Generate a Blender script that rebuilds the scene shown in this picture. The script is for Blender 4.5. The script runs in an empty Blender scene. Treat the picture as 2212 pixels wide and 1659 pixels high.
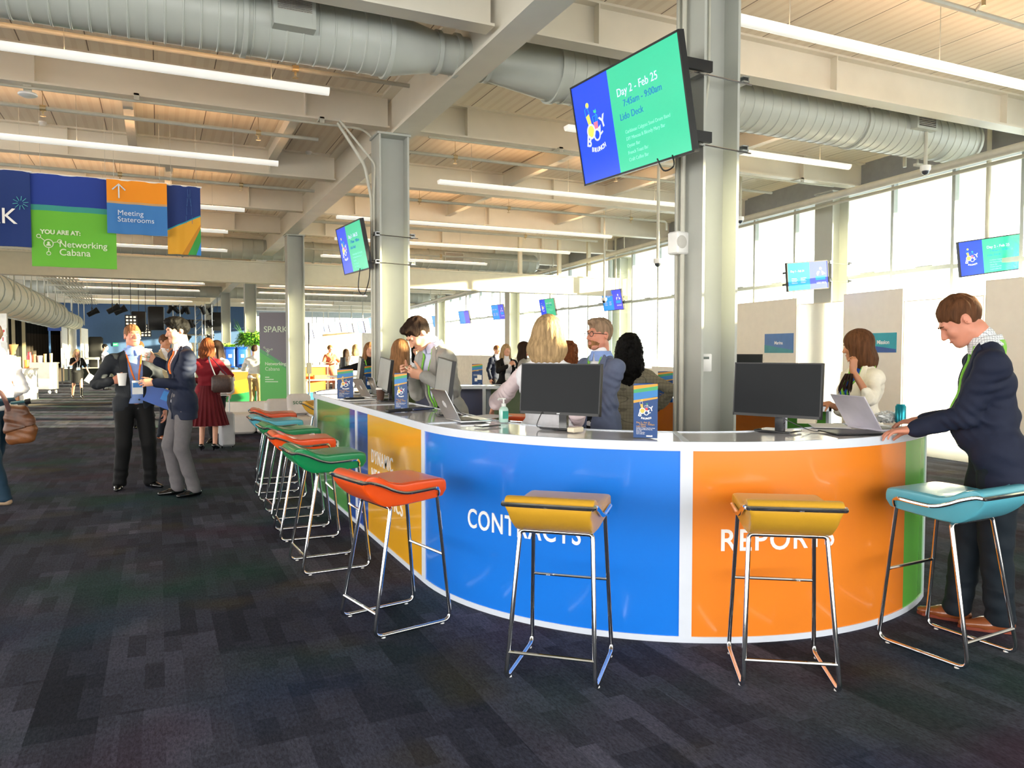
import bpy, math, random
import numpy as np
from mathutils import Vector, Matrix
random.seed(7)
SC = bpy.context.scene
COL = SC.collection
PI = math.pi
sin, cos, rad = math.sin, math.cos, math.radians

# ------------------------------------------------------------------ camera
F, CX, CY, EYE, HZ = 1655.0, 1106.0, 829.5, 1.5, 760.0
TH = math.atan((CY - HZ) / F)
YAW = rad(24.75)
cd = bpy.data.cameras.new('camera')
cam = bpy.data.objects.new('camera', cd)
COL.objects.link(cam)
cam.location = (0, 0, EYE)
cam.rotation_euler = (PI / 2 - TH, 0, -YAW)
cd.sensor_width = 36
cd.lens = 36 * F / 2212
cd.clip_start, cd.clip_end = 0.05, 400
SC.camera = cam

# ------------------------------------------------------------------ world, sun, exposure
SC.view_settings.view_transform = 'Standard'
SC.view_settings.look = 'None'
SC.view_settings.gamma = 1
SC.view_settings.use_curve_mapping = False
SC.view_settings.exposure = 0.9
W = bpy.data.worlds.new('world')
SC.world = W
W.use_nodes = True
wn = W.node_tree
wn.nodes.clear()
wo = wn.nodes.new('ShaderNodeOutputWorld')
wb = wn.nodes.new('ShaderNodeBackground')
wb.inputs['Strength'].default_value = 3.4
tc = wn.nodes.new('ShaderNodeTexCoord')
sx = wn.nodes.new('ShaderNodeSeparateXYZ')
cr = wn.nodes.new('ShaderNodeValToRGB')
cr.color_ramp.elements[0].position = 0.35
cr.color_ramp.elements[0].color = (0.80, 0.86, 0.92, 1)
cr.color_ramp.elements[1].position = 0.75
cr.color_ramp.elements[1].color = (0.82, 0.90, 1.0, 1)
e_ = cr.color_ramp.elements.new(0.5)
e_.color = (1.0, 0.95, 0.86, 1)
mp = wn.nodes.new('ShaderNodeMath')
mp.operation = 'MULTIPLY_ADD'
mp.inputs[1].default_value = 0.5
mp.inputs[2].default_value = 0.5
wn.links.new(tc.outputs['Generated'], sx.inputs[0])
wn.links.new(sx.outputs['Z'], mp.inputs[0])
wn.links.new(mp.outputs[0], cr.inputs[0])
wn.links.new(cr.outputs[0], wb.inputs[0])
wn.links.new(wb.outputs[0], wo.inputs[0])

SUN_EL, SUN_AZ = rad(6.3), rad(-25)          # low winter sun through the window wall on the right
sd = bpy.data.lights.new('sun', 'SUN')
sd.energy = 32.0
sd.color = (1.0, 0.80, 0.52)
sd.angle = rad(0.6)
sun = bpy.data.objects.new('sun', sd)
COL.objects.link(sun)
dv = Vector((cos(SUN_EL) * cos(SUN_AZ), cos(SUN_EL) * sin(SUN_AZ), sin(SUN_EL)))
sun.rotation_euler = dv.to_track_quat('Z', 'Y').to_euler()
sun.location = (30, -12, 12)

# ------------------------------------------------------------------ site survey: sight lines of the photo station to world points
_fw = np.array([sin(YAW) * cos(TH), cos(YAW) * cos(TH), -sin(TH)])
_rt = np.array([cos(YAW), -sin(YAW), 0.0])
_up = np.cross(_rt, _fw)
def ray(px, py):
    return _fw + _rt * (px - CX) / F + _up * (CY - py) / F
def onz(px, py, z=0.0):
    r = ray(px, py); t = (z - EYE) / r[2]
    return Vector((r[0] * t, r[1] * t, z))
def atd(px, py, d):
    r = ray(px, py); h = r[0] * sin(YAW) + r[1] * cos(YAW)
    v = r * d / h
    return Vector((v[0], v[1], v[2] + EYE))

# ------------------------------------------------------------------ materials
def lin(h):
    h = h.lstrip('#')
    c = [int(h[i:i + 2], 16) / 255 for i in (0, 2, 4)]
    return tuple(x / 12.92 if x <= 0.04045 else ((x + 0.055) / 1.055) ** 2.4 for x in c) + (1,)
MC = {}
def mat(key, col, rough=0.5, metal=0.0, noise=0.06, nscale=8.0, bump=0.0, bscale=60.0, emit=0.0, spec=0.5, coat=0.0, aniso=None, stretch=None, sss=0.0):
    if key in MC: return MC[key]
    m = bpy.data.materials.new(key); m.use_nodes = True
    nt = m.node_tree; N = nt.nodes; L = nt.links
    b = N['Principled BSDF']
    c = lin(col) if isinstance(col, str) else tuple(col) + (1,)
    b.inputs['Roughness'].default_value = rough
    b.inputs['Metallic'].default_value = metal
    b.inputs['Specular IOR Level'].default_value = spec
    b.inputs['Coat Weight'].default_value = coat
    b.inputs['Coat Roughness'].default_value = 0.08
    tcn = N.new('ShaderNodeTexCoord'); vec = tcn.outputs['Object']
    if stretch:
        mpn = N.new('ShaderNodeMapping'); mpn.inputs['Scale'].default_value = stretch
        L.new(vec, mpn.inputs[0]); vec = mpn.outputs[0]
    nz = N.new('ShaderNodeTexNoise'); nz.inputs['Scale'].default_value = nscale; nz.inputs['Detail'].default_value = 3
    L.new(vec, nz.inputs[0])
    rp = N.new('ShaderNodeValToRGB')
    rp.color_ramp.elements[0].position = 0.3; rp.color_ramp.elements[1].position = 0.7
    rp.color_ramp.elements[0].color = tuple(max(0, x * (1 - noise)) for x in c[:3]) + (1,)
    rp.color_ramp.elements[1].color = tuple(min(1, x * (1 + noise)) for x in c[:3]) + (1,)
    L.new(nz.outputs[0], rp.inputs[0]); L.new(rp.outputs[0], b.inputs['Base Color'])
    if bump:
        n2 = N.new('ShaderNodeTexNoise'); n2.inputs['Scale'].default_value = bscale; n2.inputs['Detail'].default_value = 4
        L.new(vec, n2.inputs[0])
        bp = N.new('ShaderNodeBump'); bp.inputs['Strength'].default_value = bump; bp.inputs['Distance'].default_value = 0.01
        L.new(n2.outputs[0], bp.inputs['Height']); L.new(bp.outputs[0], b.inputs['Normal'])
    if emit:
        L.new(rp.outputs[0], b.inputs['Emission Color']); b.inputs['Emission Strength'].default_value = emit
    if sss:
        b.inputs['Subsurface Weight'].default_value = sss; b.inputs['Subsurface Radius'].default_value = (0.02, 0.008, 0.004)
        b.inputs['Subsurface Scale'].default_value = 0.5
    MC[key] = m
    return m
def glass_mat(key, col=(0.95, 1, 0.98), refl=0.08):
    if key in MC: return MC[key]
    m = bpy.data.materials.new(key); m.use_nodes = True
    nt = m.node_tree; N = nt.nodes; L = nt.links; N.clear()
    o = N.new('ShaderNodeOutputMaterial'); t = N.new('ShaderNodeBsdfTransparent'); g = N.new('ShaderNodeBsdfGlossy')
    t.inputs[0].default_value = col + (1,); g.inputs['Roughness'].default_value = 0.02
    nz = N.new('ShaderNodeTexNoise'); nz.inputs['Scale'].default_value = 0.6
    mm = N.new('ShaderNodeMath'); mm.operation = 'MULTIPLY_ADD'; mm.inputs[1].default_value = 0.03; mm.inputs[2].default_value = refl
    mx = N.new('ShaderNodeMixShader')
    L.new(nz.outputs[0], mm.inputs[0]); L.new(mm.outputs[0], mx.inputs[0]); L.new(t.outputs[0], mx.inputs[1]); L.new(g.outputs[0], mx.inputs[2])
    L.new(mx.outputs[0], o.inputs[0])
    MC[key] = m
    return m

def brick_carpet():
    m = bpy.data.materials.new('carpet_tiles'); m.use_nodes = True
    nt = m.node_tree; N = nt.nodes; L = nt.links; b = N['Principled BSDF']
    b.inputs['Roughness'].default_value = 1.0; b.inputs['Specular IOR Level'].default_value = 0.12
    tcn = N.new('ShaderNodeTexCoord')
    def brick(scale, w, h, rot, c1, c2):
        mpn = N.new('ShaderNodeMapping'); mpn.inputs['Rotation'].default_value = (0, 0, rot)
        L.new(tcn.outputs['Object'], mpn.inputs[0])
        br = N.new('ShaderNodeTexBrick'); br.inputs['Scale'].default_value = scale
        br.inputs['Mortar Size'].default_value = 0.0; br.inputs['Brick Width'].default_value = w; br.inputs['Row Height'].default_value = h
        br.inputs['Color1'].default_value = c1; br.inputs['Color2'].default_value = c2; br.offset = 0.37
        L.new(mpn.outputs[0], br.inputs[0])
        return br.outputs[0]
    def mix(a, c, fac, mode='MIX'):
        n = N.new('ShaderNodeMixRGB'); n.blend_type = mode
        if isinstance(fac, float): n.inputs[0].default_value = fac
        else: L.new(fac, n.inputs[0])
        for s, v in ((n.inputs[1], a), (n.inputs[2], c)):
            if hasattr(v, 'links'): L.new(v, s)
            else: s.default_value = v
        return n.outputs[0]
    base = brick(1.0, 1.0, 0.25, PI / 2, (0.022, 0.0245, 0.036, 1), (0.050, 0.052, 0.072, 1))
    b2 = brick(1.0, 0.5, 0.5, 0.0, (0.85, 0.85, 0.88, 1), (1.5, 1.48, 1.5, 1))
    col = mix(base, b2, 1.0, 'MULTIPLY')
    b3 = brick(1.0, 0.31, 0.083, PI / 2, (0.62, 0.62, 0.62, 1), (1.5, 1.5, 1.5, 1))
    col = mix(col, b3, 0.8, 'MULTIPLY')
    # coloured yarns woven in soft patches
    for sc, c, lo, hi in ((0.9, (0.012, 0.055, 0.038, 1), 0.50, 0.74), (1.3, (0.062, 0.050, 0.015, 1), 0.60, 0.76), (1.1, (0.018, 0.036, 0.078, 1), 0.54, 0.75), (1.2, (0.055, 0.024, 0.044, 1), 0.54, 0.76)):
        mpn = N.new('ShaderNodeMapping'); mpn.inputs['Location'].default_value = (sc * 13, sc * 7, sc)
        L.new(tcn.outputs['Object'], mpn.inputs[0])
        nz = N.new('ShaderNodeTexNoise'); nz.inputs['Scale'].default_value = sc; nz.inputs['Detail'].default_value = 1.5
        L.new(mpn.outputs[0], nz.inputs[0])
        r = N.new('ShaderNodeValToRGB'); r.color_ramp.elements[0].position = lo; r.color_ramp.elements[1].position = hi
        r.color_ramp.elements[0].color = (0, 0, 0, 1); r.color_ramp.elements[1].color = (0.62, 0.62, 0.62, 1)
        L.new(nz.outputs[0], r.inputs[0])
        col = mix(col, c, r.outputs[0])
    fz = N.new('ShaderNodeTexNoise'); fz.inputs['Scale'].default_value = 90; fz.inputs['Detail'].default_value = 5; fz.inputs['Roughness'].default_value = 0.8
    mpn = N.new('ShaderNodeMapping'); mpn.inputs['Scale'].default_value = (1.0, 0.35, 1)
    L.new(tcn.outputs['Object'], mpn.inputs[0]); L.new(mpn.outputs[0], fz.inputs[0])
    r = N.new('ShaderNodeValToRGB'); r.color_ramp.elements[0].position = 0.3; r.color_ramp.elements[1].position = 0.72
    r.color_ramp.elements[0].color = (0.45, 0.45, 0.45, 1); r.color_ramp.elements[1].color = (1.75, 1.75, 1.75, 1)
    L.new(fz.outputs[0], r.inputs[0])
    col = mix(col, r.outputs[0], 1.0, 'MULTIPLY')
    L.new(col, b.inputs['Base Color'])
    bp = N.new('ShaderNodeBump'); bp.inputs['Strength'].default_value = 0.5; bp.inputs['Distance'].default_value = 0.008
    L.new(fz.outputs[0], bp.inputs['Height']); L.new(bp.outputs[0], b.inputs['Normal'])
    b.inputs['Sheen Weight'].default_value = 0.0
    return m
def deck_mat():
    m = bpy.data.materials.new('ribbed_metal_deck'); m.use_nodes = True
    nt = m.node_tree; N = nt.nodes; L = nt.links; b = N['Principled BSDF']
    b.inputs['Roughness'].default_value = 0.55
    tcn = N.new('ShaderNodeTexCoord'); s = N.new('ShaderNodeSeparateXYZ'); L.new(tcn.outputs['Object'], s.inputs[0])
    def wave(period, duty):
        a = N.new('ShaderNodeMath'); a.operation = 'DIVIDE'; a.inputs[1].default_value = period; L.new(s.outputs['X'], a.inputs[0])
        f = N.new('ShaderNodeMath'); f.operation = 'FRACT'; L.new(a.outputs[0], f.inputs[0])
        g = N.new('ShaderNodeMath'); g.operation = 'LESS_THAN'; g.inputs[1].default_value = duty; L.new(f.outputs[0], g.inputs[0])
        return g.outputs[0]
    mx = N.new('ShaderNodeMixRGB'); mx.inputs[1].default_value = lin('F0E6D2'); mx.inputs[2].default_value = lin('E9DDC8'); L.new(wave(0.125, 0.4), mx.inputs[0])
    m2 = N.new('ShaderNodeMixRGB'); L.new(mx.outputs[0], m2.inputs[1]); m2.inputs[2].default_value = lin('7A6A58'); L.new(wave(0.61, 0.018), m2.inputs[0])
    L.new(m2.outputs[0], b.inputs['Base Color'])
    return m

M_STEEL = mat('painted_steel', 'E8E2D2', 0.42, noise=0.04, nscale=2.5, bump=0.04, bscale=30)
M_STEEL2 = mat('painted_column_steel', 'B4B7B0', 0.38, noise=0.05, nscale=2, bump=0.04, bscale=30)
M_DUCT = mat('painted_duct', 'BDC1B8', 0.36, noise=0.05, nscale=3)
M_PIPE = mat('painted_pipe', 'C4C3B5', 0.4)
M_WHITE = mat('white_enamel', 'F1F1EE', 0.35)
M_TUBE = mat('lit_lamp_diffuser', 'FFFAF2', 0.3, emit=0.22)
M_UP = mat('warm_uplight_strip', (1.0, 0.56, 0.28), 0.4, emit=11.0)
M_CHROME = mat('chrome', 'D8DADC', 0.07, 1.0, noise=0.02)
M_ALU = mat('brushed_aluminium', 'C4C6C8', 0.28, 1.0, noise=0.04, nscale=20)
M_BLACK = mat('black_plastic', '15161A', 0.4, noise=0.1)
M_DARK = mat('dark_cloth_drape', '0B0A0A', 0.9, noise=0.3)
M_FRAME = mat('white_aluminium_trim', 'DFE6F2', 0.3, noise=0.02)
M_PAPER = mat('white_paper', 'F2F2F2', 0.7, noise=0.03)
M_GLASS = glass_mat('window_glass')

# ------------------------------------------------------------------ mesh helpers
def tag(o, label=None, cat=None, group=None, kind=None):
    if label: o['label'] = label
    if cat: o['category'] = cat
    if group: o['group'] = group
    if kind: o['kind'] = kind
    return o
def empty(name, loc, rz=0, label=None, cat=None, group=None):
    o = bpy.data.objects.new(name, None); COL.objects.link(o)
    o.location = loc; o.rotation_euler = (0, 0, rz); o.empty_display_size = 0.1
    return tag(o, label, cat, group)
def kids(o): return [c for c in bpy.data.objects if c.parent == o]
def copy_tree(o, parent=None):
    c = o.copy(); COL.objects.link(c); c.parent = parent
    for ch in o_children[o.name] if o.name in o_children else list(o.children):
        copy_tree(ch, c)
    return c
o_children = {}
def frame(x, y, z=None):
    """matrix from right / up vectors, third axis = their cross product"""
    x = Vector(x).normalized(); y = Vector(y); y = (y - x * y.dot(x)).normalized(); z = x.cross(y)
    return Matrix((x, y, z)).transposed()
class MB:
    def __init__(s): s.v = []; s.f = []; s.m = []; s.s = []; s.cm = 0
    def add(s, vs, fs, smooth=False):
        b = len(s.v); s.v += [tuple(p) for p in vs]
        for f in fs: s.f.append(tuple(b + i for i in f)); s.m.append(s.cm); s.s.append(smooth)
        return s
    def box(s, c, size, R=None, bev=0.0):
        c = Vector(c); hx, hy, hz = (d / 2 for d in size)
        if bev <= 0:
            vs = [Vector((x * hx, y * hy, z * hz)) for z in (-1, 1) for y in (-1, 1) for x in (-1, 1)]
            fs = [(0, 2, 3, 1), (4, 5, 7, 6), (0, 1, 5, 4), (2, 6, 7, 3), (0, 4, 6, 2), (1, 3, 7, 5)]
            if R is not None: vs = [R @ v for v in vs]
            return s.add([c + v for v in vs], fs)
        n = 3; b = min(bev, hx, hy)
        ring = []
        for cx, cy, a0 in ((hx - b, hy - b, 0), (-hx + b, hy - b, 90), (-hx + b, -hy + b, 180), (hx - b, -hy + b, 270)):
            for i in range(n + 1):
                a = rad(a0 + 90 * i / n); ring.append((cx + b * cos(a), cy + b * sin(a)))
        k = len(ring); bz = min(bev, hz) * 0.7; vs = []
        for z, sc in ((-hz, 1 - bz / max(hx, hy)), (-hz + bz, 1), (hz - bz, 1), (hz, 1 - bz / max(hx, hy))):
            vs += [Vector((x * sc, y * sc, z)) for x, y in ring]
        fs = [(r * k + i, r * k + (i + 1) % k, (r + 1) * k + (i + 1) % k, (r + 1) * k + i) for r in range(3) for i in range(k)]
        fs += [tuple(range(k - 1, -1, -1)), tuple(3 * k + i for i in range(k))]
        if R is not None: vs = [R @ v for v in vs]
        return s.add([c + v for v in vs], fs, True)
    def tube(s, path, r, n=8, caps=True, closed=False, flat=1.0):
        P = [Vector(p) for p in path]; m = len(P)
        rs = r if isinstance(r, (list, tuple)) else [r] * m
        vs = []; nrm = None
        for i, p in enumerate(P):
            t = (P[(i + 1) % m] - P[i - 1]) if closed else (P[min(i + 1, m - 1)] - P[max(i - 1, 0)])
            t.normalize()
            if nrm is None:
                nrm = t.orthogonal().normalized() if abs(t.z) > 0.9 else Vector((0, 0, 1)).cross(t).normalized()
            nrm = (nrm - t * nrm.dot(t)).normalized(); bn = t.cross(nrm)
            for k in range(n):
                a = 2 * PI * k / n; vs.append(p + (nrm * cos(a) + bn * sin(a) * flat) * rs[i])
        fs = [(i * n + k, i * n + (k + 1) % n, ((i + 1) % m) * n + (k + 1) % n, ((i + 1) % m) * n + k) for i in range(m if closed else m - 1) for k in range(n)]
        if caps and not closed: fs += [tuple(range(n - 1, -1, -1)), tuple((m - 1) * n + k for k in range(n))]
        return s.add(vs, fs, True)
    def cyl(s, a, b, r, n=12): return s.tube([a, b], r, n)
    def lathe(s, prof, c=(0, 0, 0), n=24, R=None, caps=True):
        c = Vector(c); vs = []
        for r, z in prof:
            for k in range(n):
                a = 2 * PI * k / n; v = Vector((r * cos(a), r * sin(a), z)); vs.append(c + (R @ v if R is not None else v))
        m = len(prof)
        fs = [(i * n + k, i * n + (k + 1) % n, (i + 1) * n + (k + 1) % n, (i + 1) * n + k) for i in range(m - 1) for k in range(n)]
        if caps: fs += [tuple(range(n - 1, -1, -1)), tuple((m - 1) * n + k for k in range(n))]
        return s.add(vs, fs, True)
    def prism(s, poly, t0, t1, o=(0, 0, 0), R=None, smooth=False):
        """poly in the frame's x,y ; extruded along its z from t0 to t1"""
        o = Vector(o); n = len(poly)
        vs = [Vector((x, y, t)) for t in (t0, t1) for x, y in poly]
        if R is not None: vs = [R @ v for v in vs]
        a = sum(poly[i][0] * poly[(i + 1) % n][1] - poly[(i + 1) % n][0] * poly[i][1] for i in range(n))
        fs = [tuple(range(n - 1, -1, -1)), tuple(range(n, 2 * n))] + [(i, (i + 1) % n, n + (i + 1) % n, n + i) for i in range(n)]
        if a < 0: fs = [f[::-1] for f in fs]
        return s.add([o + v for v in vs], fs, smooth)
    def grid(s, fn, nu, nv, smooth=True):
        vs = [fn(i / nu, j / nv) for j in range(nv + 1) for i in range(nu + 1)]
        fs = [(j * (nu + 1) + i, j * (nu + 1) + i + 1, (j + 1) * (nu + 1) + i + 1, (j + 1) * (nu + 1) + i) for j in range(nv) for i in range(nu)]
        return s.add(vs, fs, smooth)
    def text(s, txt, size, o, R, depth=0.002, align='LEFT', warp=None, bold=0.0, spacing=1.0):
        vs, fs = text_mesh(txt, size, depth, align, bold, spacing)
        o = Vector(o); out = []
        for v in vs:
            if warp: out.append(Vector(warp(v)))
            else: out.append(o + (R @ Vector(v)))
        return s.add(out, fs)
    def fit(s, txt, width, o, R, depth=0.001, bold=0.0, maxh=None):
        vs, fs = text_mesh(txt, 1.0, 0.0, 'LEFT', 0.0, 1.0); x0 = min(v[0] for v in vs); x1 = max(v[0] for v in vs); k = width / (x1 - x0)
        return s.text(txt, k, o, R, depth, bold=bold)
    def build(s, name, mats, parent=None, kind=None):
        me = bpy.data.meshes.new(name); me.from_pydata(s.v, [], s.f)
        mats = mats if isinstance(mats, (list, tuple)) else [mats]
        for m in mats: me.materials.append(m)
        me.polygons.foreach_set('material_index', s.m); me.polygons.foreach_set('use_smooth', s.s)
        me.update()
        if any(s.s):
            try: me.set_sharp_from_angle(angle=rad(38))
            except Exception: pass
        o = bpy.data.objects.new(name, me); COL.objects.link(o); o.parent = parent
        if kind: o['kind'] = kind
        return o
TXC = {}
def text_mesh(txt, size, depth, align, bold, spacing):
    k = (txt, size, depth, align, bold, spacing)
    if k in TXC: return TXC[k]
    cu = bpy.data.curves.new('t', 'FONT'); cu.body = txt; cu.size = size; cu.extrude = depth; cu.align_x = align
    cu.offset = bold; cu.space_character = spacing; cu.resolution_u = 4
    o = bpy.data.objects.new('t', cu); COL.objects.link(o)
    dg = bpy.context.evaluated_depsgraph_get(); me = o.evaluated_get(dg).to_mesh()
    r = ([tuple(v.co) for v in me.vertices], [tuple(p.vertices) for p in me.polygons])
    o.to_mesh_clear(); bpy.data.objects.remove(o); bpy.data.curves.remove(cu)
    TXC[k] = r
    return r
def disc(cx, cy, r, n=20, a0=0, a1=360): return [(cx + r * cos(rad(a0 + (a1 - a0) * i / n)), cy + r * sin(rad(a0 + (a1 - a0) * i / n))) for i in range(n + (1 if a1 - a0 < 360 else 0))]
def arcpts(c, r, a0, a1, n): return [(c[0] + r * cos(rad(a0 + (a1 - a0) * i / n)), c[1] + r * sin(rad(a0 + (a1 - a0) * i / n))) for i in range(n + 1)]
def smoothpath(P, n=6):
    """Catmull-Rom through the points"""
    P = [Vector(p) for p in P]; out = []
    for i in range(len(P) - 1):
        p0 = P[max(i - 1, 0)]; p1 = P[i]; p2 = P[i + 1]; p3 = P[min(i + 2, len(P) - 1)]
        for k in range(n):
            t = k / n; out.append(0.5 * ((2 * p1) + (p2 - p0) * t + (2 * p0 - 5 * p1 + 4 * p2 - p3) * t * t + (3 * p1 - p0 - 3 * p2 + p3) * t ** 3))
    return out + [P[-1]]
def fillet(P, r, n=4):
    """round the inner corners of a polyline"""
    P = [Vector(p) for p in P]; out = [P[0]]
    for i in range(1, len(P) - 1):
        a = P[i - 1] - P[i]; b = P[i + 1] - P[i]; q = min(r, a.length * 0.45, b.length * 0.45)
        A = P[i] + a.normalized() * q; B = P[i] + b.normalized() * q
        for k in range(n + 1):
            t = k / n; out.append(A * (1 - t) ** 2 + P[i] * 2 * t * (1 - t) + B * t * t)
    return out + [P[-1]]

def mat_zones(key, base, zones, rough=0.6, emit=0.0, coat=0.0, coord='Object', metal=0.0):
    """colour fields with straight edges: where dot(p,n) > c the zone's colour takes over"""
    if key in MC: return MC[key]
    m = bpy.data.materials.new(key); m.use_nodes = True
    nt = m.node_tree; N = nt.nodes; L = nt.links; b = N['Principled BSDF']
    b.inputs['Roughness'].default_value = rough; b.inputs['Coat Weight'].default_value = coat; b.inputs['Metallic'].default_value = metal
    t = N.new('ShaderNodeTexCoord'); prev = None
    for nv, c, colr in zones:
        d = N.new('ShaderNodeVectorMath'); d.operation = 'DOT_PRODUCT'; L.new(t.outputs[coord], d.inputs[0]); d.inputs[1].default_value = nv
        g = N.new('ShaderNodeMath'); g.operation = 'GREATER_THAN'; L.new(d.outputs['Value'], g.inputs[0]); g.inputs[1].default_value = c
        x = N.new('ShaderNodeMixRGB'); L.new(g.outputs[0], x.inputs[0])
        if prev is None: x.inputs[1].default_value = lin(base)
        else: L.new(prev, x.inputs[1])
        x.inputs[2].default_value = lin(colr); prev = x.outputs[0]
    L.new(prev, b.inputs['Base Color'])
    if emit: L.new(prev, b.inputs['Emission Color']); b.inputs['Emission Strength'].default_value = emit
    MC[key] = m
    return m

# ================================================================== SHELL
Z_DECK, Z_BEAM, Z_GIRD = 4.62, 4.22, 4.05
def wx(y): return 9.75 + 0.1 * y          # inner face of the glazed wall on the right
MB().box((1.5, 26, -0.1), (34, 70, 0.2)).build('floor', brick_carpet(), kind='structure')
MB().box((1.5, 26, Z_DECK + 0.06), (34, 70, 0.12)).build('ceiling', deck_mat(), kind='structure')

def ibeam(a, b, depth, width, name, m=None, tf=0.022, tw=0.014, stiff=()):
    """a, b: centres of the bottom flange's underside"""
    a = Vector(a); b = Vector(b); y = Vector((0, 0, 1)); z = (b - a).normalized(); x = y.cross(z)
    R = Matrix((x, y, z)).transposed(); h = width / 2; w = tw / 2
    P = [(-h, 0), (h, 0), (h, tf), (w, tf), (w, depth - tf), (h, depth - tf), (h, depth), (-h, depth), (-h, depth - tf), (-w, depth - tf), (-w, tf), (-h, tf)]
    g = MB(); g.prism(P, 0, (b - a).length, a, R)
    for s in stiff:
        g.box(a + z * s + y * depth / 2, (width * 0.96, depth - 2 * tf, 0.012), R)
    return g.build(name, m or M_STEEL, kind='structure')
tn = 0
def trim():
    global tn
    tn += 1
    return 'trim_%d' % tn
# main girders run away from the viewer, cross beams every three metres
ibeam((2.66, -7, Z_GIRD), (2.66, 60, Z_GIRD), Z_DECK - Z_GIRD, 0.28, trim(), tf=0.03)
ibeam((-7.2, -7, Z_GIRD), (-7.2, 60, Z_GIRD), Z_DECK - Z_GIRD, 0.28, trim(), tf=0.03)
ROWS = [-2.9, 0.1, 3.1, 6.08, 9.28, 12.42, 15.4, 18.4, 21.5, 24.6, 27.7, 30.9, 34.2, 37.5, 41, 45, 49, 53]
for y in ROWS:
    st = [2.2, 4.4, 6.3]
    ibeam((-7.0, y, Z_BEAM), (2.60, y, Z_BEAM), Z_DECK - Z_BEAM, 0.19, trim(), stiff=[3.0, 5.9, 8.6])
    ibeam((2.72, y, Z_BEAM), (wx(y) + 0.1, y, Z_BEAM), Z_DECK - Z_BEAM, 0.19, trim(), stiff=[0.9, 3.8, 6.6])
# light stringers between the cross beams
for y0, y1, xs in ((9.28, 12.42, (onz(280, 260, 4.38).x, onz(604, 315, 4.38).x, onz(1145, 378, 4.38).x, onz(1310, 412, 4.38).x + 0.3)), (12.42, 15.4, (0.2, 5.6, 8.2)), (6.08, 9.28, (7.6,))):
    for x in xs:
        ibeam((x, y0 + 0.02, 4.36), (x, y1 - 0.02, 4.36), 0.25, 0.11, trim(), tf=0.014, tw=0.01)
# low fascia beam with its hangers
g = MB(); g.box((1.2, 18.05, 3.27), (20.6, 0.22, 0.42)); g.box((1.2, 18.05, 3.045), (20.6, 0.3, 0.03)); g.box((1.2, 18.05, 3.495), (20.6, 0.3, 0.03))
for x in (-6, -2, 8.55, 9.7, 10.6): g.box((x, 18.05, 4.0), (0.09, 0.09, 1.0))
g.build(trim(), mat('fascia_paint', 'D9D3BC', 0.45, noise=0.03), kind='structure')

# glazed wall
YS = [-6.8, -5.7, -4.6, -3.5, -2.4, -1.3, -0.2, 0.9, 2.05, 3.2, 4.3, 5.4, 6.46, 7.51, 8.62, 9.75, 10.91, 12.11, 13.35, 14.63, 15.94, 17.3, 18.68, 20.08, 21.52, 23.05, 24.59, 26.2, 27.9, 29.6, 31.36, 33.06, 34.8, 36.6, 38.5, 40.4, 42.4, 44.4, 46.5, 48.6, 50.8, 53, 55.4, 58]
M_MULL = mat('anodised_mullion', 'A9B2B4', 0.4, 0.2)
M_HEAD = mat('grey_head_panel', '9A9DA0', 0.5)
def wallbox(y0, y1, z0, z1, th, off=0.0):
    a = Vector((wx(y0) + off, y0, 0)); b = Vector((wx(y1) + off, y1, 0)); d = (b - a).normalized(); n = Vector((d.y, -d.x, 0))
    P = [a, b, b + n * th, a + n * th]
    vs = [p + Vector((0, 0, z)) for z in (z0, z1) for p in P]
    return vs, [(3, 2, 1, 0), (4, 5, 6, 7), (0, 1, 5, 4), (1, 2, 6, 5), (2, 3, 7, 6), (3, 0, 4, 7)]
g = MB(); g.add(*wallbox(-6.8, 58, 0, 0.22, 0.15)); g.build('wall_right', mat('sill_wall', 'B5B3AC', 0.6), kind='structure')
g = MB(); g.add(*wallbox(-6.8, 58, 4.2, Z_DECK, 0.15)); g.add(*wallbox(-6.8, 58, 4.16, 4.22, 0.22, -0.06)); g.build(trim(), M_HEAD, kind='structure')
def mz(y): return 2.75 + 0.01 * (y - 7)
wn_ = 0
for k in range(0, len(YS) - 1, 7):
    ys = YS[k:k + 8]; wn_ += 1
    w = MB()
    for y in (ys if k == 0 else ys[1:]): w.box((wx(y) + 0.06, y, 2.2), (0.09, 0.05, 4.0))
    for i in range(len(ys) - 1):
        for z0 in (0.22, mz(ys[i]) - 0.03):
            w.add(*wallbox(ys[i], ys[i + 1], z0, z0 + 0.06, 0.09, 0.02))
        w.add(*wallbox(ys[i] + 0.3, ys[i] + 0.62, mz(ys[i]) + 0.028, mz(ys[i]) + 0.045, 0.05, -0.03))
    wo_ = w.build('window_%d' % wn_, M_MULL, kind='structure')
    for i in range(len(ys) - 1):
        p = MB(); p.add(*wallbox(ys[i] + 0.02, ys[i + 1] - 0.02, 0.26, 4.19, 0.012, 0.06)); p.build('glass_pane', M_GLASS, wo_)

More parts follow.
